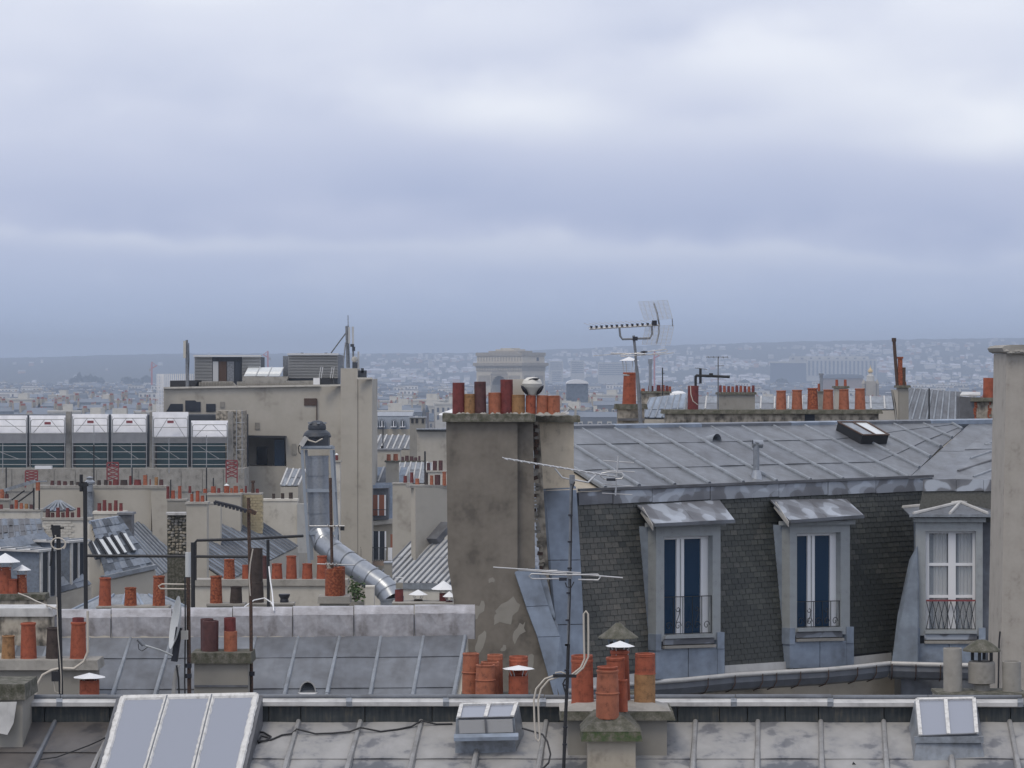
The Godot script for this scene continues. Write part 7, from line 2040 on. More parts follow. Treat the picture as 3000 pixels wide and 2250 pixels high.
func terrain():
	hill_n = FastNoiseLite.new()
	hill_n.seed = 21; hill_n.frequency = 0.004; hill_n.fractal_octaves = 3
	var mb := Mb.new()
	mb.box(Vector3(0, -0.5, -4800), Vector3(9000, 1.0, 9900))
	struct(mb, "ground", M["ground"])
	mb = Mb.new()
	var cols := 330
	var ds := []
	for i in 26:
		ds.append(4300.0 + 4700.0 * pow(i / 25.0, 0.8))
	ds.append(9400.0)
	var rows := []
	for d in ds:
		var line := []
		for c in cols + 1:
			var x: float = (lerpf(-700, 3700, c / float(cols)) - CX) / F * d
			line.append(Vector3(x, land(x, minf(d, 9000.0)) + 0.3 - (6.0 if d > 9100 else 0.0), -d))
		rows.append(line)
	for r in rows.size() - 1:
		for c in cols:
			mb.quad(rows[r][c], rows[r + 1][c], rows[r + 1][c + 1], rows[r][c + 1])
	struct(mb, "hills", M["woodland"])
const BY := [[-50, "in line with the scaffold's first sheet"], [90, "above the parapet crate"], [230, "near the dark tree clump"], [340, "above the scaffold's middle bays"], [445, "near the red tower crane"], [700, "behind the modern block"], [1120, "beside the modern block's antenna mast"], [1250, "between the modern block and the taupe stack"], [1370, "behind the maroon pots of the taupe stack"], [1500, "below the triumphal arch"], [1640, "beside the triumphal arch"], [1750, "between the arch and the banded clay pot"], [1850, "behind the large aerial"], [1960, "behind the distant red pots"], [2100, "above the row of nine small pots"], [2230, "beyond the long cracked stack"], [2330, "before the greyish slab block"], [2440, "below the long white slab block"], [2550, "near the gilded church dome"], [2630, "behind the very tall metal pipe"], [2740, "above the tilted grey zinc roof"], [2850, "behind the dark-sided stack"], [2930, "beside the pale party wall"]]
func near_what(x: float) -> String:
	var best: Array = BY[0]
	for q in BY:
		if absf(q[0] - x) < absf(best[0] - x):
			best = q
	return " " + best[1]
func proto_city() -> Array:
	var out := []
	var make := func(called, label, wallm, roofm, kind, w, dp, h, rh):
		var o := Node3D.new()
		o.set_meta("label", label); o.set_meta("category", "building")
		o.set_meta("group", "rooftops of the distant city")
		o.name = numbered(called)
		add_child(o)
		var mb := Mb.new(); mb.box(Vector3(0, h / 2, 0), Vector3(w, h, dp)); put(mb, "wall", M[wallm], o)
		mb = Mb.new()
		var x: float = w / 2; var z: float = dp / 2
		if kind == "mansard":
			var i := 1.6
			mb.hexa([Vector3(-x, h, -z), Vector3(x, h, -z), Vector3(x, h, z), Vector3(-x, h, z), Vector3(-x, h + rh, -z + i), Vector3(x, h + rh, -z + i), Vector3(x, h + rh, z - i), Vector3(-x, h + rh, z - i)])
			put(mb, "roof", M[roofm], o)
			mb = Mb.new()
			mb.hexa([Vector3(-x, h + rh, -z + i - 0.2), Vector3(x, h + rh, -z + i - 0.2), Vector3(x, h + rh, z - i + 0.2), Vector3(-x, h + rh, z - i + 0.2), Vector3(-x, h + rh + 1.6, -0.5), Vector3(x, h + rh + 1.6, -0.5), Vector3(x, h + rh + 1.6, 0.5), Vector3(-x, h + rh + 1.6, 0.5)])
			put(mb, "roof_top", M["roof_far_light"], o)
			for k in int(w / 3.2):
				mb = Mb.new(); mb.box(Vector3(-x + 1.9 + k * 3.2, h + rh * 0.48, z - 0.5), Vector3(1.5, 2.0, 1.2)); var dm := put(mb, "dormer", M["render_far_white"], o)
				mb = Mb.new(); mb.box(Vector3(-x + 1.9 + k * 3.2, h + rh * 0.45, z + 0.12), Vector3(0.9, 1.5, 0.06)); put(mb, "pane", M["window_far"], dm)
			for s in [-1, 1]:
				mb = Mb.new(); mb.box(Vector3(s * (x - 0.35), h + rh * 0.7 + 1.0, 0), Vector3(0.7, rh + 2.6, dp * 0.55)); put(mb, "chimney_wall", M["render_far"], o)
				for k in 7:
					mb = Mb.new(); mb.lathe(Vector3(s * (x - 0.35), h + rh * 1.2 + 2.3, (k - 3) * dp * 0.07), [[0.2, 0], [0.15, 0.8], [0.0, 0.8]], 6); put(mb, "chimney_pot", M["clay"], o)
		elif kind == "hip":
			mb.prism([Vector3(-x - 0.3, h, z + 0.3), Vector3(-x - 0.3, h, -z - 0.3), Vector3(-x - 0.3, h + rh, 0)], Vector3(w + 0.6, 0, 0))
			put(mb, "roof", M[roofm], o)
			mb = Mb.new(); mb.box(Vector3(x * 0.5, h + rh, 0), Vector3(2.4, 2.2, 0.9)); put(mb, "chimney_wall", M["render_far"], o)
			for k in 4:
				mb = Mb.new(); mb.lathe(Vector3(x * 0.5 - 0.8 + k * 0.5, h + rh + 1.1, 0), [[0.2, 0], [0.15, 0.7], [0.0, 0.7]], 6); put(mb, "chimney_pot", M["clay"], o)
		else:
			mb.box(Vector3(0, h + 0.35, 0), Vector3(w + 0.5, 0.7, dp + 0.5)); put(mb, "roof_slab", M[roofm], o)
			mb = Mb.new(); mb.box(Vector3(x * 0.2, h + 1.9, 0), Vector3(w * 0.3, 2.6, dp * 0.4)); put(mb, "penthouse", M[wallm], o)
		# windows stand in rows on the side that looks this way
		for f in 2:
			for k in int(w / 2.9):
				mb = Mb.new(); mb.box(Vector3(-x + 1.6 + k * 2.9, h - 2.2 - f * 3.2, z + 0.03), Vector3(1.2, 1.9, 0.1)); put(mb, "window", M["window_far"], o)
		return [o, w, dp, h + rh]
	out.append(make.call("apartment_house", "cream apartment house with grey mansard roof and red chimney pots in the far city", "render_far", "roof_far", "mansard", 17.0, 12.0, 15.0, 4.6))
	out.append(make.call("apartment_house", "pale apartment house with dark slate mansard in the far city", "render_far_white", "slate_far", "mansard", 21.0, 12.0, 14.5, 5.0))
	out.append(make.call("apartment_house", "light zinc-roofed low house with one chimney wall in the far city", "render_far", "roof_far_light", "hip", 15.0, 13.0, 16.5, 3.4))
	out.append(make.call("apartment_block", "white flat-roofed modern block among the far rooftops", "render_far_white", "render_far_white", "flat", 18.0, 12.0, 20.5, 0.7))
	out.append(make.call("apartment_house", "brown blind-walled house among the far rooftops", "render_far_brown", "roof_far", "hip", 12.0, 12.0, 17.0, 3.0))
	out.append(make.call("apartment_house", "beige house with a blue-grey pitched roof among the far rooftops", "render_beige", "roof_far", "hip", 18.0, 14.0, 15.5, 4.0))
	return out
const KIND := ["cream house with grey mansard and red pots", "pale house with dark slate mansard", "low zinc-roofed house with one chimney wall", "white flat-roofed modern block", "brown blind-walled house", "beige house with blue-grey pitched roof"]
func far_city():
	var ps := proto_city()
	var spots := []
	var keep := [[1360, 1640, 1900, 2090], [2300, 2590, 4900, 5400], [2520, 2580, 1750, 1850], [2380, 2560, 2900, 3100]]
	var d := 640.0
	while d < 4300.0:
		var x := (-160.0 - CX) / F * d
		while x < (3160.0 - CX) / F * d:
			var k := rng.randi() % ps.size()
			if k == 3 and rng.randf() < 0.3 or k == 4 and rng.randf() < 0.5:
				k = 0
			var sx := rng.randf_range(0.65, 1.25)
			var w: float = ps[k][1] * sx
			var sy := rng.randf_range(0.9, 1.2)
			var top: float = ps[k][3] * sy + land(x, d)
			var pxx := CX + (x + w / 2) / d * F
			var py := CY + (EYE - top) / d * F
			var occ := 1222.0 if pxx < 470 else (1100.0 if pxx < 1085 else (1212.0 if pxx < 1310 else (1195.0 if pxx < 1680 else (1235.0 if pxx < 1800 else 1200.0))))
			var ok := py < occ
			for q in keep:
				if pxx > q[0] and pxx < q[1] and d > q[2] - 30 and d < q[3] + 30:
					ok = false
			if pxx > 1390 and pxx < 1600 and d < 1980 and py < 1150:
				ok = false
			if ok and pxx > -60 and pxx < 3040:
				spots.append([d + rng.randf_range(-4, 4), x + w / 2, k, sx, sy])
			x += w * 1.1 + rng.randf_range(0, 4.0) + (rng.randf_range(4, 16) if rng.randf() < 0.2 else 0.0)
		d += maxf(24.0, d * 0.021)
	print("city spots ", spots.size())
	var n := 0
	var rest := Mb.new()
	var cols := [Color(0.46, 0.41, 0.33), Color(0.58, 0.55, 0.5), Color(0.42, 0.375, 0.3), Color(0.66, 0.64, 0.6), Color(0.2, 0.16, 0.13), Color(0.3, 0.27, 0.22)]
	var roofs := [Color(0.12, 0.145, 0.18), Color(0.07, 0.08, 0.1), Color(0.2, 0.225, 0.27), Color(0.3, 0.3, 0.3), Color(0.1, 0.12, 0.15), Color(0.15, 0.17, 0.21)]
	var first := {}
	for s in spots:
		var k: int = s[2]
		if n < 290:
			var o: Node3D
			if not first.has(k):
				first[k] = true
				o = ps[k][0]
			else:
				o = ps[k][0].duplicate()
				o.name = numbered("apartment_block" if k == 3 else "apartment_house")
				add_child(o)
			o.set_meta("label", KIND[k] + near_what(CX + s[1] / s[0] * F))
			o.transform = Transform3D(Basis(UP, rng.randf_range(-0.2, 0.2)).scaled_local(Vector3(s[3], s[4], 1.0)), Vector3(s[1], land(s[1], s[0]), -s[0]))
		else:
			var h: float = ps[k][3] * s[4]; var w: float = ps[k][1] * s[3] / 2; var b := Vector3(s[1], land(s[1], s[0]) - 2.0, -s[0])
			var rh := 0.7 if k == 3 else 4.5
			var v := rng.randf_range(0.8, 1.15)
			var cc: Color = cols[k] * v
			rest.tint = Color(cc.r, cc.g, cc.b)
			rest.box(b + UP * (h - rh) / 2, Vector3(w * 2, h - rh, 11))
			cc = roofs[k] * rng.randf_range(0.75, 1.2)
			rest.tint = Color(cc.r, cc.g, cc.b)
			var y := h - rh
			var i := 0.0 if k == 3 else 3.0
			rest.hexa([b + Vector3(-w, y, -5.6), b + Vector3(w, y, -5.6), b + Vector3(w, y, 5.6), b + Vector3(-w, y, 5.6), b + Vector3(-w + i * 0.5, h, -5.6 + i), b + Vector3(w - i * 0.5, h, -5.6 + i), b + Vector3(w - i * 0.5, h, 5.6 - i), b + Vector3(-w + i * 0.5, h, 5.6 - i)])
			rest.tint = Color(0.08, 0.09, 0.11)
			for j in int(w / 1.8):
				rest.box(b + Vector3(-w + 1.8 + j * 3.6, y - 2.2, 5.55), Vector3(1.4, 2.0, 0.12))
			if rng.randf() < 0.6:
				rest.tint = Color(0.42, 0.36, 0.28)
				rest.box(b + Vector3(w * rng.randf_range(-0.8, 0.8), h, 0), Vector3(1.0, 3.0, 5.0))
			if rng.randf() < 0.35:
				rest.tint = Color(0.7, 0.72, 0.74)
				rest.box(b + Vector3(w * rng.randf_range(-0.6, 0.6), h + 0.3, 1.0), Vector3(rng.randf_range(2, 7), 0.6, 4.0))
		n += 1
	# streets of houses that the nearer roofs hide from here
	d = 180.0
	while d < 1040.0:
		var x := -0.24 * d
		while x < 0.24 * d:
			var w := rng.randf_range(10, 18)
			var pxx := CX + x / d * F
			var top := minf(rng.randf_range(16, 22), EYE - (1262.0 - CY) / F * d)
			var near := (pxx > 1640 and d > 185) or (pxx < 1640 and d > 290)
			if near and top > 6.0 and not (absf(d - 426.0) < 22.0 and pxx > 1000 and pxx < 1300):
				var v := rng.randf_range(0.8, 1.1)
				rest.tint = Color(0.44 * v, 0.39 * v, 0.32 * v)
				rest.box(Vector3(x, (top - 4) / 2, -d), Vector3(w, top - 4, 11))
				rest.tint = Color(0.16 * v, 0.18 * v, 0.215 * v)
				var b := Vector3(x, top - 4, -d)
				rest.hexa([b + Vector3(-w / 2, 0, -5.6), b + Vector3(w / 2, 0, -5.6), b + Vector3(w / 2, 0, 5.6), b + Vector3(-w / 2, 0, 5.6), b + Vector3(-w / 2, 4, -2), b + Vector3(w / 2, 4, -2), b + Vector3(w / 2, 4, 2), b + Vector3(-w / 2, 4, 2)])
			x += w + 1.5
		d += 22.0
	var m := mat("city_mass", Color.WHITE, 0.8)
	m.vertex_color_use_as_albedo = true
	var r := put(rest, "distant_rooftops", m, self)
	r.set_meta("kind", "stuff"); r.set_meta("label", "countless small rooftops of the city fading towards the hills"); r.set_meta("category", "rooftops")
	hillside()
	arch()
	landmarks()
func hillside():
	var base := Node3D.new()
	base.name = "hillside_house"
	add_child(base)
	base.set_meta("label", "small white house among the trees on the far hillside"); base.set_meta("category", "house"); base.set_meta("group", "houses on the far hillside")
	var mb := Mb.new(); mb.box(Vector3(0, 4, 0), Vector3(14, 8, 10)); put(mb, "wall", M["render_far_white"], base)
	mb = Mb.new(); mb.prism([Vector3(-7.4, 8, 5.4), Vector3(-7.4, 8, -5.4), Vector3(-7.4, 11, 0)], Vector3(14.8, 0, 0)); put(mb, "roof", M["roof_far"], base)
	var clump := FastNoiseLite.new(); clump.seed = 77; clump.frequency = 0.0022
	var rest := Mb.new()
	var n := 0
	var tries := 0
	while tries < 13000:
		tries += 1
		var d := rng.randf_range(4500, 8300)
		var pxx := rng.randf_range(-40, 3040)
		var dens := 0.02 if pxx < 1000 else (0.5 if pxx < 2000 else 0.42)
		if pxx < 480 and d < 5200:
			dens = 0.15
		var x := (pxx - CX) / F * d
		dens *= clampf(0.35 + clump.get_noise_2d(x, d) * 2.6, 0.0, 1.0)
		dens *= 1.0 - smoothstep(6800, 8300, d) * 0.8
		if rng.randf() > dens or (pxx > 2240 and pxx < 2600 and d < 5700):
			continue
		var y := land(x, d)
		if n < 220:
			var o := base if n == 0 else base.duplicate()
			if n > 0:
				o.name = "hillside_house_%03d" % n
				add_child(o)
			o.set_meta("label", "small pale house on the far hillside" + near_what(pxx))
			o.transform = Transform3D(Basis(UP, rng.randf_range(-0.5, 0.5)).scaled_local(Vector3(rng.randf_range(0.4, 0.95), rng.randf_range(0.45, 0.9), 0.8)), Vector3(x, y - 0.4, -d))
		else:
			var w := rng.randf_range(4, 12) * (2.0 if rng.randf() < 0.12 else 1.0); var h := rng.randf_range(5, 10)
			var v := rng.randf_range(0.5, 0.85)
			rest.tint = Color(v, v * 0.96, v * 0.9) if rng.randf() < 0.8 else Color(0.5, 0.32, 0.24)
			rest.box(Vector3(x, y + h / 2 - 2, -d), Vector3(w, h, 10))
			v = rng.randf_range(0.25, 0.6)
			rest.tint = Color(v, v, v * 1.08)
			rest.prism([Vector3(x - w / 2, y + h - 2, -d + 5.5), Vector3(x - w / 2, y + h - 2, -d - 5.5), Vector3(x - w / 2, y + h + 1, -d)], Vector3(w, 0, 0))
		n += 1
	var m: StandardMaterial3D = M["city_mass"]
	var r := put(rest, "hillside_suburb", m, self)
	r.set_meta("kind", "stuff"); r.set_meta("label", "pale suburb scattered over the far wooded hillside"); r.set_meta("category", "houses")
	# trees that can be told apart
	var blob := Mb.new()
	for i in 420:
		var p := Vector3(rng.randfn(), rng.randfn(), rng.randfn()).normalized() * pow(rng.randf(), 0.4)
		p = p * Vector3(0.5, 0.42, 0.5) + UP * 0.58
		var b := Basis(Vector3(rng.randfn(), rng.randfn(), rng.randfn()).normalized(), rng.randf() * TAU) * 0.1
		blob.tri(p + b.x, p + b.y, p - b.x); blob.tri(p - b.x, p - b.y * 0.8, p + b.z)
	var crown := blob.mesh(Vector3.ZERO, M["leaf_dark"])
	var tr := Mb.new(); tr.tube([Vector3.ZERO, UP * 0.3, UP * 0.62], [0.05, 0.035, 0.015], 6)
	for i in 4:
		tr.tube([UP * (0.25 + i * 0.07), Vector3(cos(i * 1.7) * 0.22, 0.5 + i * 0.07, sin(i * 1.7) * 0.22)], [0.02, 0.006], 5)
	var trunk := tr.mesh(Vector3.ZERO, M["bark"])
	var list := [[212, 1108, 14, 10], [232, 1091, 11, 24], [222, 1102, 12, 13], [250, 1101, 18, 14], [264, 1096, 12, 18], [280, 1102, 16, 13], [296, 1106, 14, 9], [428, 1100, 22, 14], [372, 1104, 26, 12], [398, 1108, 22, 9], [160, 1128, 16, 10], [272, 1125, 14, 10], [1094, 1118, 20, 10], [1960, 1116, 22, 12], [2030, 1118, 26, 10], [2180, 1112, 22, 12], [2290, 1108, 24, 12], [2600, 1118, 24, 12], [2720, 1122, 24, 12], [2800, 1120, 22, 12]]
	for q in list:
		var dd: float = 4620.0 + (q[0] % 7) * 30.0
		var c := P(q[0], q[1], dd)
		var g := land(c.x, dd)
		var t := thing("tree", "round dark tree standing in the clump before the far wooded ridge" if q[0] < 310 else "single dark tree among the far rooftops at the foot of the hills", "tree", Vector3(c.x, g - 0.3, c.z), "trees at the foot of the hills")
		var h := maxf(9.0, c.y - g)
		var w: float = q[2] / F * dd * 1.6
		inst(trunk, "trunk", null, t, Transform3D(Basis().scaled(Vector3(w, h, w)), t.position))
		inst(crown, "crown", null, t, Transform3D(Basis(UP, q[0]).scaled_local(Vector3(w, h, w)), t.position))
func arch():
	var D := 1985.0
	var c := P(1530, 1078, D)
	var u := Vector3(-sqrt(0.5), 0, -sqrt(0.5)); var v := Vector3(sqrt(0.5), 0, -sqrt(0.5))
	var o := thing("triumphal_arch", "massive stone triumphal arch rising behind the chimney pots", "arch", Vector3(c.x, 0, c.z))
	var C := Vector3(c.x, 0, c.z)
	var blk := func(u0, u1, v0, v1, y0, y1, called, m):
		var mb := Mb.new()
		var q := []
		for y in [y0, y1]:
			q += [C + u * u1 + v * v0 + UP * y, C + u * u1 + v * v1 + UP * y, C + u * u0 + v * v1 + UP * y, C + u * u0 + v * v0 + UP * y]
		mb.hexa(q)
		return put(mb, called, M[m], o)
	var W := 44.8; var S := 22.2
	blk.call(0, 15.1, 0, S, 0, 39.5, "pier", "stone_pale")
	blk.call(29.7, W, 0, S, 0, 39.5, "pier", "stone_pale")
	# vault in slices
	var n := 10
	for i in n:
		var t0 := PI * i / n; var t1 := PI * (i + 1) / n
		var ua := 22.4 - cos(t0) * 7.3; var ub := 22.4 - cos(t1) * 7.3
		var ya := 29.3 + sin((t0 + t1) / 2) * 7.3
		blk.call(ua, ub, 0, S, ya, 39.5, "vault_stone", "stone_dark")
	blk.call(0.1, W - 0.1, 0.1, S - 0.1, 39.5, 39.9, "string_course", "stone_pale")
	blk.call(-0.25, W + 0.25, -0.25, S + 0.25, 39.9, 42.8, "frieze", "stone_dark")
	blk.call(-0.8, W + 0.8, -0.8, S + 0.8, 42.8, 43.5, "string_course", "stone_pale")
	blk.call(-1.8, W + 1.8, -1.8, S + 1.8, 43.5, 45.6, "cornice", "stone_dark")
	blk.call(0.2, W - 0.2, 0.2, S - 0.2, 45.6, 50.3, "attic", "stone_pale")
	blk.call(-0.4, W + 0.4, -0.4, S + 0.4, 50.3, 52.6, "crest", "stone_dark")
	# low stepped roof mound
	blk.call(8, 37, 4, 18, 52.6, 53.8, "roof_step", "stone_dark")
	blk.call(13, 32, 6, 16, 53.8, 54.9, "roof_step", "stone_pale")
	blk.call(17, 28, 7, 15, 54.9, 55.7, "roof_step", "stone_pale")
	# sculpted panels stand out a little: two on the long face, one on the short, a frame round the arch
	for q in [[2.2, 13.0], [31.5, 42.6]]:
		blk.call(q[0], q[1], -0.35, 0.0, 30.0, 36.8, "relief_panel", "stone_dark")
	blk.call(14.2, 15.1, -0.3, 0.0, 20.0, 38.2, "arch_frame", "stone_dark")
	blk.call(29.7, 30.6, -0.3, 0.0, 20.0, 38.2, "arch_frame", "stone_dark")
	blk.call(14.2, 30.6, -0.3, 0.0, 37.4, 38.2, "arch_frame", "stone_dark")
	blk.call(-0.35, 0.0, 2.0, 9.5, 30.0, 36.8, "relief_panel", "stone_dark")
	blk.call(-0.35, 0.0, 12.7, 20.2, 30.0, 36.8, "relief_panel", "stone_dark")
	blk.call(-0.05, 0.25, 14.2, 16.2, 46.8, 49.2, "attic_window", "window_dark")
	for i in 16:
		blk.call(1.2 + i * 2.75, 2.3 + i * 2.75, 0.0, 0.2, 46.6, 49.6, "attic_boss", "stone_dark")
	for i in 28:
		blk.call(0.4 + i * 1.6, 1.2 + i * 1.6, -0.5, -0.25, 40.2, 42.3, "frieze_figure", "stone_pale")
func landmarks():
	var mb: Mb
	# white slab on the slope
	var D := 5250.0
	var o := thing("slab_block", "long white slab block of flats with upright bays on the far slope", "building", P(2440, 1103, D) * Vector3(1, 0, 1))
	var y0 := land(P(2440, 1100, D).x, D) - 3.0
	mb = Mb.new(); mb.prism([P(2364, 1052, D), P(2569, 1052, D), Vector3(P(2569, 0, D).x, y0, -D), Vector3(P(2364, 0, D).x, y0, -D)], Vector3(0, 0, -14)); put(mb, "wall", M["render_far_white"], o)
	mb = Mb.new(); mb.prism([P(2314, 1044, D + 15), P(2545, 1044, D + 15), Vector3(P(2545, 0, D).x, y0, -D - 15), Vector3(P(2314, 0, D).x, y0, -D - 15)], Vector3(0, 0, -12)); put(mb, "rear_wall", M["render_far_white"], o)
	for i in 17:
		mb = Mb.new(); mb.prism([P(2368 + i * 12, 1057, D - 0.5), P(2373 + i * 12, 1057, D - 0.5), P(2373 + i * 12, 1100, D - 0.5), P(2368 + i * 12, 1100, D - 0.5)], Vector3(0, 0, 0.4)); put(mb, "bay", M["roof_far"], o)
	for i in 9:
		mb = Mb.new(); mb.prism([P(2320 + i * 26, 1048, D + 14), P(2327 + i * 26, 1048, D + 14), P(2327 + i * 26, 1053, D + 14), P(2320 + i * 26, 1053, D + 14)], Vector3(0, 0, 0.6)); put(mb, "roof_hut_window", M["window_far"], o)
	o = thing("slab_block", "lower greyish slab block next to the long white slab block", "building", P(2310, 1100, 5300) * Vector3(1, 0, 1))
	mb = Mb.new(); mb.prism([P(2258, 1062, 5150), P(2362, 1062, 5150), Vector3(P(2362, 0, 5150).x, y0 - 5, -5150), Vector3(P(2258, 0, 5150).x, y0 - 5, -5150)], Vector3(0, 0, -14)); put(mb, "wall", M["roof_far"], o)
	mb = Mb.new(); mb.prism([P(2256, 1059, 5149), P(2364, 1059, 5149), P(2364, 1064, 5149), P(2256, 1064, 5149)], Vector3(0, 0, -15)); put(mb, "parapet", M["render_far_white"], o)
	for i in 4:
		o = thing("tower_block", ["pale tower block with rows of windows on the hillside beyond the triumphal arch", "second pale tower block on the hillside beyond the triumphal arch", "wide pale block of flats below the tower blocks", "cream block with balconies low on the hillside"][i], "building", P([1630, 1705, 1790, 1640][i], 1110, 4700) * Vector3(1, 0, 1))
		var q: Array = [[1608, 1650, 1058], [1672, 1712, 1056], [1752, 1850, 1062], [1614, 1648, 1085]][i]
		var dd: float = [4900.0, 4950.0, 5000.0, 4700.0][i]
		mb = Mb.new(); mb.prism([P(q[0], q[2], dd), P(q[1], q[2], dd), Vector3(P(q[1], 0, dd).x, 0, -dd), Vector3(P(q[0], 0, dd).x, 0, -dd)], Vector3(0, 0, -14)); put(mb, "wall", M["render_far_white"], o)
		for r in 6:
			mb = Mb.new(); mb.prism([P(q[0] + 3, q[2] + 4 + r * 6, dd), P(q[1] - 3, q[2] + 4 + r * 6, dd), P(q[1] - 3, q[2] + 6 + r * 6, dd), P(q[0] + 3, q[2] + 6 + r * 6, dd)], Vector3(0, 0, 0.6)); put(mb, "window_band", M["roof_far"], o)
	o = thing("exhibition_hall", "long hall with a curved teal roof before the white slab block", "hall", P(2470, 1112, 3000) * Vector3(1, 0, 1))
	mb = Mb.new(); mb.prism([P(2408, 1102, 3000), P(2422, 1097, 3000), P(2470, 1096, 3000), P(2524, 1098, 3000), P(2532, 1103, 3000), P(2532, 1108, 3000), P(2408, 1108, 3000)], Vector3(0, 0, -30)); put(mb, "roof", M["slate_blue"], o)
	mb = Mb.new(); walls(mb, P(2412, 1108, 3001), P(2528, 1108, 3001), 28.0, P(2412, 1108, 3001).y); put(mb, "wall", M["render_far_brown"], o)
	# church with a gilded dome
	o = thing("domed_church", "small pale church tower with a gilded onion dome", "church", P(2550, 1130, 1800) * Vector3(1, 0, 1))
	var t := P(2550, 1098, 1800)
	mb = Mb.new(); mb.box(Vector3(t.x, t.y / 2 - 2, t.z), Vector3(6, t.y - 4, 6)); put(mb, "tower", M["render_far"], o)
	mb = Mb.new(); mb.lathe(t + UP * -4, [[2.6, 0], [2.4, 3.5], [1.2, 4.2], [1.0, 5.2]], 8); put(mb, "drum", M["render_far_white"], o)
	mb = Mb.new(); mb.lathe(t + UP * 1.2, [[1.0, 0], [1.7, 0.7], [1.5, 1.6], [0.6, 2.6], [0.2, 3.4], [0.12, 4.6], [0.0, 5.0]], 12); put(mb, "onion_dome", M["gilded"], o)
	for s in [-1, 1]:
		mb = Mb.new(); mb.lathe(t + Vector3(s * 4.2, -6, 0), [[1.2, -18], [1.1, 0], [1.3, 0.5], [0.9, 1.5], [0.0, 3.4]], 8); put(mb, "turret", M["render_far"], o)
	# hall with a pale curved roof
	o = thing("vaulted_hall", "hall with a white curved roof near the triumphal arch", "hall", P(1692, 1130, 1500) * Vector3(1, 0, 1))
	mb = Mb.new()
	var poly := []
	for j in 9:
		poly.append(P(1692 - cos(PI * j / 8) * 33, 1124 - sin(PI * j / 8) * 12, 1500))
	mb.prism(poly, Vector3(0, 0, -20)); put(mb, "vault", M["white_cowl"], o)
	mb = Mb.new(); walls(mb, P(1661, 1124, 1500.5), P(1723, 1124, 1500.5), 19.0, P(1661, 1124, 1500.5).y - 0.05); put(mb, "wall", M["roof_far"], o)
	# teal spire on the hill
	o = thing("chapel", "faint teal pyramid roof on the hill beyond the modern block and the arch", "building", P(1261, 1052, 6500))
	mb = Mb.new(); var b := P(1261, 1052, 6500)
	mb.lathe(b, [[6.5, 0], [0.0, 13]], 4); put(mb, "pyramid_roof", M["slate_blue2"], o)
	mb = Mb.new(); mb.box(b - UP * 10, Vector3(9, 20, 9)); put(mb, "wall", M["render_far_white"], o)
	# cranes
	var k := 0
	for q in [[445, 1060, 1104, 1], [785, 1028, 1090, -1], [1917, 1030, 1112, 1]]:
		var dd := 3200.0
		o = thing("tower_crane", ["red tower crane standing before the wooded ridge", "red and white luffing crane behind the louvred plant boxes", "pale red crane among the blocks behind the large aerial"][k], "crane", P(q[0], 1130, dd) * Vector3(1, 0, 1))
		mb = Mb.new(); mb.bar(Vector3(P(q[0], 0, dd).x, 0, -dd), P(q[0], q[1] + 4, dd), 1.6, 1.6, Vector3(0, 0, 1)); put(mb, "mast", M["crane_red"], o)
		mb = Mb.new(); mb.bar(P(q[0] - 6 * q[3], q[1] + 24, dd), P(q[0] + 16 * q[3], q[1] + 12, dd), 1.2, 1.2, UP); put(mb, "jib", M["crane_red"], o)
		mb = Mb.new(); mb.tube([P(q[0], q[1], dd), P(q[0] + 14 * q[3], q[1] + 12, dd)], 0.3, 4); mb.tube([P(q[0], q[1] + 6, dd), P(q[0], q[1], dd)], 0.6, 4); put(mb, "tie", M["crane_red"], o)
		mb = Mb.new(); mb.box(P(q[0] - 4 * q[3], q[1] + 24, dd), Vector3(3, 3, 3)); put(mb, "counterweight", M["concrete"], o)
		k += 1

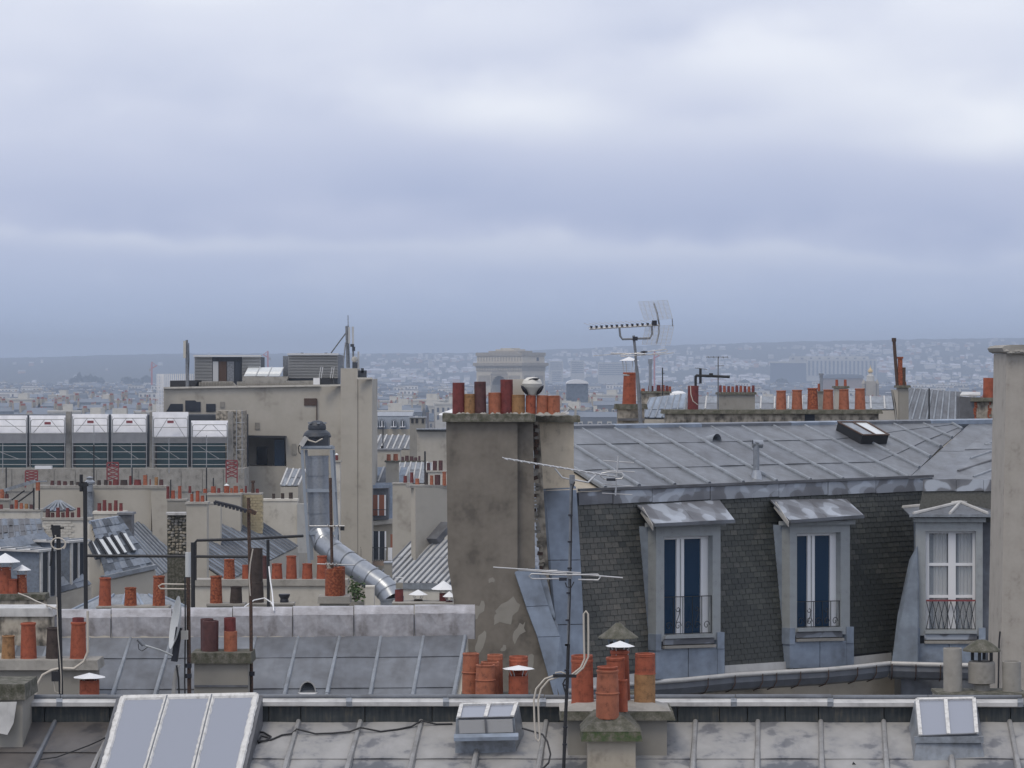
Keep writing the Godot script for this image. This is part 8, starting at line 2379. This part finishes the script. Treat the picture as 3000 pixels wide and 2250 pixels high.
# ---------------------------------------------------------------- aerials, dish, rails
func rod(parent: Node, called: String, pts: Array, r: float, m: String, k := 6):
	var mb := Mb.new(); mb.tube(pts, r, k)
	return put(mb, called, M[m], parent)
func bx(parent: Node, called: String, c: Vector3, s: Vector3, m: String, b := Basis()):
	var mb := Mb.new(); mb.box(c, s, b)
	return put(mb, called, M[m], parent)
func antennas():
	big_aerial()
	centre_aerial()
	left_aerials()
	var o := thing("tv_aerial", "small thin aerial on a pole above the far row of nine pots", "antenna", P(2104, 1156, 75.4))
	rod(o, "pole", [P(2104, 1205, 75.4), P(2104, 1045, 75.4)], 0.018, "steel_grey")
	rod(o, "boom", [P(2068, 1046, 75.4), P(2133, 1046, 75.4)], 0.01, "steel_grey")
	for x in [2075, 2090, 2104, 2118, 2131]:
		rod(o, "element", [P(x, 1044, 75.2), P(x + 2, 1049, 75.6)], 0.008, "steel_grey", 4)
	rod(o, "element", [P(2096, 1072, 75.3), P(2122, 1071, 75.4)], 0.008, "steel_grey", 4)
	o = thing("bent_pipe", "black bent pipe frame rising from the red pot with a hose", "pipe", P(2038, 1131, 75.3))
	rod(o, "pipe", [P(2038, 1140, 75.3), P(2038, 1102, 75.3), P(2040, 1100, 75.3), P(2138, 1104, 75.3)], 0.035, "iron_black", 8)
	rod(o, "upright", [P(2052, 1124, 75.3), P(2052, 1079, 75.3)], 0.035, "iron_black", 8)
	rod(o, "cross_rod", [P(2036, 1078, 75.3), P(2072, 1082, 75.3)], 0.01, "steel_grey")
	bx(o, "clamp", P(2083, 1099, 75.25), Vector3(0.1, 0.1, 0.08), "iron_black")
	o = thing("thin_pole", "thin dark pole before the tilted grey zinc roof", "pole", P(2722, 1232, 100))
	rod(o, "pole", [P(2722, 1400, 100), P(2722, 1138, 100)], 0.03, "iron_black")
	o = thing("thin_pole", "short dark aerial pole behind the large aerial's mast", "pole", P(1941, 1130, 99))
	rod(o, "pole", [P(1941, 1180, 99), P(1941, 1077, 99)], 0.022, "iron_black")
	rod(o, "element", [P(1941, 1094, 99), P(1947, 1093, 99)], 0.012, "iron_black")
	o = thing("thin_pole", "dark aerial pole on a squat box above the wide grey ribbed roof", "pole", P(1122, 1312, 240))
	rod(o, "pole", [P(1122, 1322, 240), P(1122, 1235, 240)], 0.05, "iron_black")
	bx(o, "foot", P(1120, 1311, 240), Vector3(0.22, 0.3, 0.22), "iron_black")
	o = thing("thin_pole", "dark pole standing among the maroon pots next to the taupe stack", "pole", P(1246, 1410, 150))
	rod(o, "pole", [P(1246, 1500, 150), P(1245, 1322, 150)], 0.05, "iron_black")
	o = thing("satellite_dish", "tiny white dish on the right end of the taupe stack", "satellite dish", P(1668, 1212, 50.6))
	var mb := Mb.new(); mb.lathe(P(1669, 1196, 50.4), [[0.0, 0.0], [0.04, 0.006], [0.075, 0.02]], 12, Basis(Vector3(0.3, 0.6, 0.7).normalized(), 0.3) * Basis(Vector3(0, 0, 1), -0.9)); put(mb, "reflector", M["white_cowl"], o)
	bx(o, "foot", P(1655, 1210, 50.3), Vector3(0.14, 0.04, 0.1), "white_cowl")
	rod(o, "arm", [P(1655, 1209, 50.3), P(1668, 1199, 50.4)], 0.012, "aluminium")
func big_aerial():
	var d := 59.4
	var o := thing("tv_aerial", "large aerial with a wire-grid reflector on a pole against the sky", "antenna", P(1871, 1180, d))
	rod(o, "mast", [A("m", 1140, 735, d), A("m", 1170, 1000, d), A("m", 1190, 1300, d), A("m", 1215, 1659, d), P(1876, 1260, d)], 0.028, "steel_grey", 8)
	rod(o, "stay", [A("m", 1160, 1130, d + 0.1), A("m", 1200, 1250, d + 0.1), A("m", 1245, 1659, d + 0.2), P(1880, 1240, d + 0.2)], 0.022, "steel_grey", 6)
	rod(o, "boom", [A("m", 425, 628, d), A("m", 1560, 565, d)], 0.02, "aluminium", 8)
	for i in 13:
		var x := 455 + i * 83.0
		var y := lerpf(598, 545, i / 12.0)
		var b := Basis(Vector3(0, 0, 1), 0.06)
		mb_trap(o, A("m", x, y, d), 0.06, 0.045)
		rod(o, "element", [A("m", x - 10, y - 28, d + 0.14), A("m", x - 120, y - 62, d + 0.4)], 0.005, "aluminium", 4)
		rod(o, "element", [A("m", x - 10, y + 4, d - 0.05), A("m", x - 60, y + 14, d - 0.3)], 0.005, "aluminium", 4)
	bx(o, "balun_box", A("m", 1478, 530, d), Vector3(0.1, 0.1, 0.08), "black_plastic")
	rod(o, "bracket", [A("m", 910, 605, d), A("m", 925, 745, d), A("m", 960, 795, d), A("m", 1145, 790, d)], 0.022, "steel_grey", 8)
	rod(o, "bracket", [A("m", 1435, 575, d), A("m", 1440, 710, d), A("m", 1405, 778, d), A("m", 1190, 785, d)], 0.022, "steel_grey", 8)
	bx(o, "clamp", A("m", 1165, 785, d), Vector3(0.1, 0.08, 0.09), "black_plastic")
	for q in [[[1220, 190], [1690, 165], [1772, 460], [1312, 482]], [[1332, 592], [1797, 570], [1730, 892], [1278, 882]]]:
		var c := [A("m", q[0][0], q[0][1], d + 0.12), A("m", q[1][0], q[1][1], d - 0.3), A("m", q[2][0], q[2][1], d - 0.4), A("m", q[3][0], q[3][1], d)]
		for i in 15:
			rod(o, "grid_wire", [c[0].lerp(c[3], i / 14.0), c[1].lerp(c[2], i / 14.0)], 0.0035, "aluminium", 4)
		for i in 7:
			rod(o, "grid_wire", [c[0].lerp(c[1], i / 6.0), c[3].lerp(c[2], i / 6.0)], 0.004, "aluminium", 4)
	rod(o, "reflector_spine", [A("m", 1468, 212, d), A("m", 1520, 370, d), A("m", 1555, 555, d), A("m", 1548, 700, d), A("m", 1510, 860, d)], 0.02, "steel_grey", 6)
	rod(o, "grid_edge", [A("m", 1766, 460, d - 0.4), A("m", 1772, 585, d - 0.4)], 0.01, "steel_grey", 5)
	# lower aerial on the same mast
	rod(o, "boom", [A("m", 770, 1022, d), A("m", 1340, 1035, d - 0.3)], 0.014, "aluminium", 6)
	rod(o, "element", [A("m", 490, 1060, d), A("m", 1130, 1025, d)], 0.006, "aluminium", 5)
	rod(o, "element", [A("m", 930, 1075, d - 0.2), A("m", 1690, 1030, d - 0.2), A("m", 1790, 1012, d - 0.2)], 0.007, "aluminium", 5)
	rod(o, "folded_dipole", [A("m", 1440, 1040, d - 0.2), A("m", 940, 1078, d - 0.2), A("m", 925, 1055, d - 0.2), A("m", 1300, 1005, d - 0.2), A("m", 1660, 958, d - 0.2), A("m", 1695, 985, d - 0.2), A("m", 1660, 1005, d - 0.2), A("m", 1440, 1035, d - 0.2)], 0.009, "aluminium", 5)
	var mb := Mb.new(); mb.lathe(A("m", 1310, 1000, d - 0.2), [[0.0, -0.03], [0.07, -0.01], [0.075, 0.01], [0.0, 0.025]], 10); put(mb, "dipole_box", M["black_plastic"], o)
func mb_trap(o: Node, c: Vector3, w: float, h: float):
	var mb := Mb.new()
	mb.prism([c + Vector3(-w / 2, h / 2, 0.03), c + Vector3(w / 2, h / 2, 0.03), c + Vector3(w * 0.3, -h / 2, 0.03), c + Vector3(-w * 0.3, -h / 2, 0.03)], Vector3(0, 0, -0.06))
	put(mb, "director", M["black_plastic"], o)
func centre_aerial():
	var d := 32.1
	var o := thing("tv_aerial", "tall pole with two stacked aerials and looped rods beside the broad near stack", "antenna", P(1650, 2270, d))
	rod(o, "mast", [A("g", 1035, 122, d), A("g", 1025, 700, d), A("g", 1010, 1500, d)], 0.018, "steel_grey", 8)
	rod(o, "mast", [A("k", 1010, 380, d), A("k", 1000, 700, d), A("k", 985, 1000, d), A("k", 968, 1500, d)], 0.019, "iron_black", 8)
	rod(o, "cable", [A("g", 1060, 170, d - 0.03), A("g", 1042, 230, d - 0.03), A("g", 1036, 500, d - 0.03), A("g", 1026, 1100, d - 0.03), A("g", 1010, 1500, d - 0.03), A("k", 985, 1000, d - 0.03), A("k", 972, 1400, d - 0.03)], 0.008, "cable_black", 6)
	for q in [["g", 1026, 440], ["g", 1022, 655], ["g", 1020, 870], ["g", 1012, 1070], ["g", 1004, 1290], ["g", 1000, 1490], ["k", 1000, 385], ["k", 996, 590], ["k", 990, 710], ["k", 985, 1050], ["k", 980, 1190]]:
		bx(o, "cable_tie", A(q[0], q[1], q[2], d - 0.01), Vector3(0.05, 0.02, 0.05), "black_plastic")
	# top aerial
	var b0 := A("c", 530, 1455, d - 0.3); var b1 := A("g", 1400, 130, d + 0.25)
	rod(o, "boom", [b0, b1], 0.011, "aluminium", 6)
	for i in 15:
		var p := b0.lerp(b1, i / 15.5)
		rod(o, "director", [p + Vector3(-0.03, 0.012, -0.07), p + Vector3(0.03, -0.012, 0.07)], 0.005, "aluminium", 4)
	rod(o, "reflector_spine", [A("g", 1415, -40, d + 0.25), A("g", 1400, 130, d + 0.25), A("g", 1392, 280, d + 0.25)], 0.01, "aluminium", 6)
	for q in [[1290, -2, 1540, 15], [1285, 75, 1548, 90], [1285, 190, 1535, 207], [1283, 262, 1528, 275]]:
		rod(o, "reflector_rod", [A("g", q[0], q[1], d + 0.25), A("g", q[2], q[3], d + 0.25)], 0.0055, "aluminium", 5)
	rod(o, "folded_dipole", [A("g", 1300, 148, d + 0.2), A("g", 1272, 128, d + 0.2), A("g", 1280, 100, d + 0.2), A("g", 1330, 92, d + 0.2), A("g", 1440, 95, d + 0.2), A("g", 1460, 118, d + 0.2), A("g", 1440, 145, d + 0.2), A("g", 1300, 148, d + 0.2)], 0.008, "aluminium", 5)
	bx(o, "balun_box", A("g", 1355, 152, d + 0.18), Vector3(0.1, 0.03, 0.05), "black_plastic")
	rod(o, "bracket", [A("g", 900, 62, d), A("g", 960, 135, d), A("g", 1020, 150, d)], 0.011, "aluminium", 6)
	rod(o, "bracket", [A("g", 1060, 155, d), A("g", 1170, 175, d), A("g", 1230, 115, d + 0.1)], 0.011, "aluminium", 6)
	bx(o, "clamp", A("g", 1040, 150, d), Vector3(0.06, 0.1, 0.06), "steel_grey")
	# second aerial
	rod(o, "element", [A("g", 400, 862, d - 0.1), A("g", 1110, 908, d - 0.1)], 0.0075, "aluminium", 5)
	rod(o, "element", [A("g", 600, 882, d), A("g", 1450, 948, d)], 0.009, "aluminium", 5)
	rod(o, "element", [A("g", 610, 890, d + 0.15), A("g", 920, 888, d + 0.15)], 0.007, "aluminium", 5)
	rod(o, "folded_dipole", [A("g", 950, 955, d - 0.05), A("g", 715, 955, d - 0.05), A("g", 690, 935, d - 0.05), A("g", 712, 915, d - 0.05), A("g", 980, 925, d - 0.05), A("g", 1250, 920, d - 0.05), A("g", 1268, 942, d - 0.05), A("g", 1250, 966, d - 0.05), A("g", 1090, 962, d - 0.05)], 0.009, "aluminium", 6)
	bx(o, "balun_box", A("g", 965, 958, d - 0.06), Vector3(0.085, 0.035, 0.05), "black_plastic")
	bx(o, "clamp", A("g", 1020, 930, d - 0.02), Vector3(0.06, 0.07, 0.07), "steel_grey")
	rod(o, "drip_loop", [A("g", 985, 985, d - 0.05), A("g", 995, 1020, d - 0.05), A("g", 1030, 1030, d - 0.05), A("g", 1055, 980, d - 0.05)], 0.006, "cable_black", 5)
	# looped rods lower down
	rod(o, "loop_rod", [A("k", 1040, 625, d), A("k", 1110, 570, d), A("k", 1140, 500, d), A("k", 1135, 300, d), A("k", 1133, 135, d), A("k", 1152, 112, d), A("k", 1170, 135, d), A("k", 1172, 300, d), A("k", 1172, 480, d), A("k", 1130, 570, d), A("k", 1060, 632, d)], 0.011, "cable_pale", 7)
	rod(o, "loop_rod", [A("k", 900, 632, d), A("k", 820, 660, d), A("k", 750, 740, d), A("k", 730, 830, d), A("k", 735, 1000, d), A("k", 745, 1140, d), A("k", 765, 1168, d), A("k", 780, 1140, d), A("k", 770, 1000, d), A("k", 765, 830, d), A("k", 790, 740, d), A("k", 850, 670, d), A("k", 930, 645, d)], 0.011, "cable_pale", 7)
	bx(o, "cross_arm", A("k", 980, 635, d), Vector3(0.26, 0.035, 0.04), "iron_black", Basis(Vector3(0, 0, 1), -0.02))
	rod(o, "cable", [A("k", 920, 645, d), A("k", 905, 610, d), A("k", 950, 605, d), A("k", 1000, 625, d)], 0.008, "cable_pale", 5)
	rod(o, "cable", [A("k", 985, 660, d - 0.04), A("k", 965, 700, d - 0.04), A("k", 985, 770, d - 0.04), A("k", 1000, 860, d - 0.04)], 0.009, "cable_black", 5)
	var c2 := thing("slack_cable", "slack grey cable dropping from the small skylight over two battens", "cable", A("k", 830, 1200, 32.6))
	rod(c2, "cable", [A("k", 635, 1060, 33.0), A("k", 720, 1085, 32.9), A("k", 800, 1110, 32.8), A("k", 840, 1170, 32.7), A("k", 865, 1270, 32.6), A("k", 850, 1340, 32.5), A("k", 800, 1390, 32.4)], 0.011, "cable_black", 6)
func left_aerials():
	var d := 42.0
	var o := thing("aerial_mast", "dark mast with a bracket head and pale cable loops before the wide stone-capped stack", "antenna", P(175, 2100, d))
	rod(o, "pole", [P(171, 1543, d), P(173, 1750, d), P(181, 2160, d)], 0.033, "iron_black", 8)
	bx(o, "head_bracket", P(166, 1553, d), Vector3(0.1, 0.14, 0.08), "iron_black")
	rod(o, "cross_rod", [P(148, 1549, d), P(188, 1546, d)], 0.016, "iron_black")
	rod(o, "hanging_rod", [P(152, 1537, d), P(158, 1575, d), P(148, 1658, d)], 0.018, "iron_black")
	var loop := []
	for i in 20:
		loop.append(P(171 + cos(i * TAU / 17) * 21, 1590 + sin(i * TAU / 17) * 18 + i * 0.3, d - 0.05))
	rod(o, "cable_loop", loop, 0.012, "cable_pale", 6)
	rod(o, "loop_rod", [A("i", 710, 110, d), A("i", 712, 440, d), A("i", 680, 520, d), A("i", 600, 578, d), A("i", 510, 575, d)], 0.02, "cable_pale", 7)
	rod(o, "loop_rod", [A("i", 490, 575, d), A("i", 420, 590, d), A("i", 345, 630, d), A("i", 300, 710, d), A("i", 290, 800, d)], 0.02, "cable_pale", 7)
	bx(o, "junction_box", A("i", 450, 640, d), Vector3(0.11, 0.14, 0.06), "iron_black")
	rod(o, "cable", [A("i", 435, 680, d), A("i", 445, 760, d), A("i", 475, 778, d), A("i", 492, 745, d)], 0.008, "cable_pale", 5)
	rod(o, "cable", [A("i", 460, 0, d - 0.04), A("i", 470, 300, d - 0.04), A("i", 485, 480, d - 0.04), A("i", 495, 640, d - 0.04), A("i", 495, 780, d - 0.04)], 0.008, "cable_pale", 5)
	# rail of black pipe along the crumpled ridge
	o = thing("pipe_rail", "black pipe guard rail with tall posts behind the crumpled ridge", "railing", P(560, 1790, 47.0))
	rod(o, "post", [P(249, 1412, 47), P(252, 1850, 47)], 0.034, "iron_black", 8)
	rod(o, "post", [P(565, 1589, 47), P(566, 1850, 47)], 0.034, "iron_black", 8)
	rod(o, "post", [P(785, 1581, 47), P(787, 1850, 47)], 0.026, "iron_black", 8)
	rod(o, "rail", [P(250, 1628, 47), P(556, 1630, 47), P(726, 1631, 47)], 0.024, "iron_black", 8)
	rod(o, "rail", [P(572, 1700, 47), P(572, 1590, 47), P(577, 1583, 47), P(700, 1580, 47), P(888, 1570, 47.5)], 0.024, "iron_black", 8)
	bx(o, "bracket", P(245, 1420, 47), Vector3(0.16, 0.05, 0.05), "iron_black")
	rod(o, "bracket", [P(238, 1390, 47), P(238, 1440, 47)], 0.03, "iron_black")
	# brown mast with dish and small aerial
	o = thing("satellite_dish", "grey satellite dish seen edge-on, bolted to a brown mast in front of the second roof", "satellite dish", P(551, 2100, 42.4))
	rod(o, "mast", [P(551, 1618, 42.4), P(552, 1770, 42.4), P(556, 2170, 42.4)], 0.03, "rusty_iron", 10)
	rod(o, "mast_sleeve", [P(551, 1618, 42.4), P(551, 1690, 42.4)], 0.042, "dish_paint", 10)
	rod(o, "cable", [P(542, 1690, 42.3), P(543, 1850, 42.3), P(541, 2000, 42.3), P(544, 2100, 42.3)], 0.012, "iron_black", 6)
	var mb := Mb.new()
	var c := A("i", 1428, 205, 42.3)
	var ax := Vector3(-0.955, 0.16, 0.24).normalized()
	var s1 := ax.cross(UP).normalized()
	var bb := Basis(s1, ax, s1.cross(ax)).orthonormalized()
	mb.lathe(c, [[0.0, -0.05], [0.15, -0.043], [0.28, -0.018], [0.385, 0.02], [0.39, 0.028], [0.38, 0.024], [0.28, -0.008], [0.15, -0.033], [0.0, -0.04]], 32, bb)
	put(mb, "reflector", M["dish_paint"], o)
	rod(o, "feed_arm", [A("i", 1395, 470, 42.2), A("i", 1290, 425, 42.0), A("i", 1160, 385, 41.9)], 0.014, "dish_paint", 6)
	rod(o, "feed_head", [A("i", 1165, 388, 41.9), A("i", 1118, 338, 41.9)], 0.032, "steel_grey", 8)
	rod(o, "feed_cable", [A("i", 1120, 375, 41.9), A("i", 1125, 420, 41.9), A("i", 1150, 435, 41.9), A("i", 1195, 405, 41.9)], 0.006, "cable_black", 5)
	bx(o, "mount", A("i", 1432, 380, 42.35), Vector3(0.09, 0.5, 0.1), "black_plastic", Basis(Vector3(0, 0, 1), -0.14))
	bx(o, "junction_box", A("i", 1495, 305, 42.3), Vector3(0.1, 0.13, 0.06), "render_white")
	rod(o, "folded_dipole", [A("e", 1650, 1068, 42.4), A("e", 1400, 1065, 42.4), A("e", 1370, 1082, 42.4), A("e", 1385, 1105, 42.4), A("e", 1650, 1108, 42.4)], 0.012, "cable_pale", 6)
	for y in [1470, 1500]:
		bx(o, "clamp", P(552, y + 480, 42.35), Vector3(0.09, 0.06, 0.07), "black_plastic")
	# white curved strip standing on the roof
	o = thing("sheet_strip", "upright bent white strip of sheet metal leaning on the second roof", "sheet metal", A("i", 1390, 790, 42.8))
	mb = Mb.new()
	var pr := [[1385, 880], [1388, 790], [1395, 690], [1408, 610], [1428, 545]]
	for i in pr.size() - 1:
		var p0 := A("i", pr[i][0], pr[i][1], 42.8); var p1 := A("i", pr[i + 1][0], pr[i + 1][1], 42.8)
		mb.prism([p0, p1, p1 + Vector3(0.045, 0, -0.02), p0 + Vector3(0.045, 0, -0.02)], Vector3(0.02, 0, -0.02))
	put(mb, "strip", M["zinc_white"], o)
	rod(o, "strut", [A("i", 1430, 550, 42.8), A("i", 1445, 650, 42.8), A("i", 1450, 760, 42.8), A("i", 1455, 880, 42.8)], 0.014, "iron_black", 6)
	# tall thin mast with a toothed aerial
	o = thing("tv_aerial", "dark toothed aerial drooping on a thin mast above the maroon flue liners", "antenna", P(735, 2100, 43.5))
	rod(o, "mast", [P(728, 1458, 43.5), P(729, 1545, 43.5), P(735, 1780, 43.5), P(737, 2030, 43.5), P(738, 2170, 43.5)], 0.026, "rusty_iron", 8)
	rod(o, "boom", [A("v", 1310, 362, 43.4), A("v", 1620, 435, 43.4), A("v", 1900, 530, 43.4)], 0.022, "black_plastic", 6)
	for i in 9:
		var p := A("v", 1320, 370, 43.4).lerp(A("v", 1780, 490, 43.4), i / 8.0)
		mb_trap(o, p - UP * 0.02, 0.055, 0.05)
	bx(o, "balun_box", A("v", 1885, 520, 43.4), Vector3(0.14, 0.06, 0.07), "rusty_iron", Basis(Vector3(0, 0, 1), -0.4))
	rod(o, "cable", [A("f", 130, 815, 43.4), A("f", 105, 950, 43.4), A("f", 95, 1080, 43.4), A("f", 105, 1250, 43.4)], 0.01, "cable_pale", 5)
	bx(o, "clamp", A("j", 100, 618, 43.4), Vector3(0.1, 0.06, 0.06), "black_plastic")
	o = thing("slack_cable", "white cables sagging over the crumpled ridge beside the black welded flue", "cable", P(800, 1770, 46.2))
	rod(o, "cable", [P(788, 1660, 46.6), P(792, 1700, 46.4), P(798, 1740, 46.2), P(802, 1790, 45.7)], 0.012, "white_paint", 5)
	rod(o, "cable", [P(700, 1792, 45.9), P(720, 1775, 46.2), P(745, 1758, 46.4), P(775, 1752, 46.4), P(795, 1765, 46.3), P(806, 1790, 45.8)], 0.011, "white_paint", 5)
	o = thing("slack_cable", "pale cable running down from the hatted pots to the dark bracket mast", "cable", P(100, 1765, 44))
	rod(o, "cable", [P(54, 1738, 59), P(80, 1748, 56), P(110, 1763, 50), P(150, 1778, 44), P(172, 1785, 42.1)], 0.014, "cable_pale", 5)
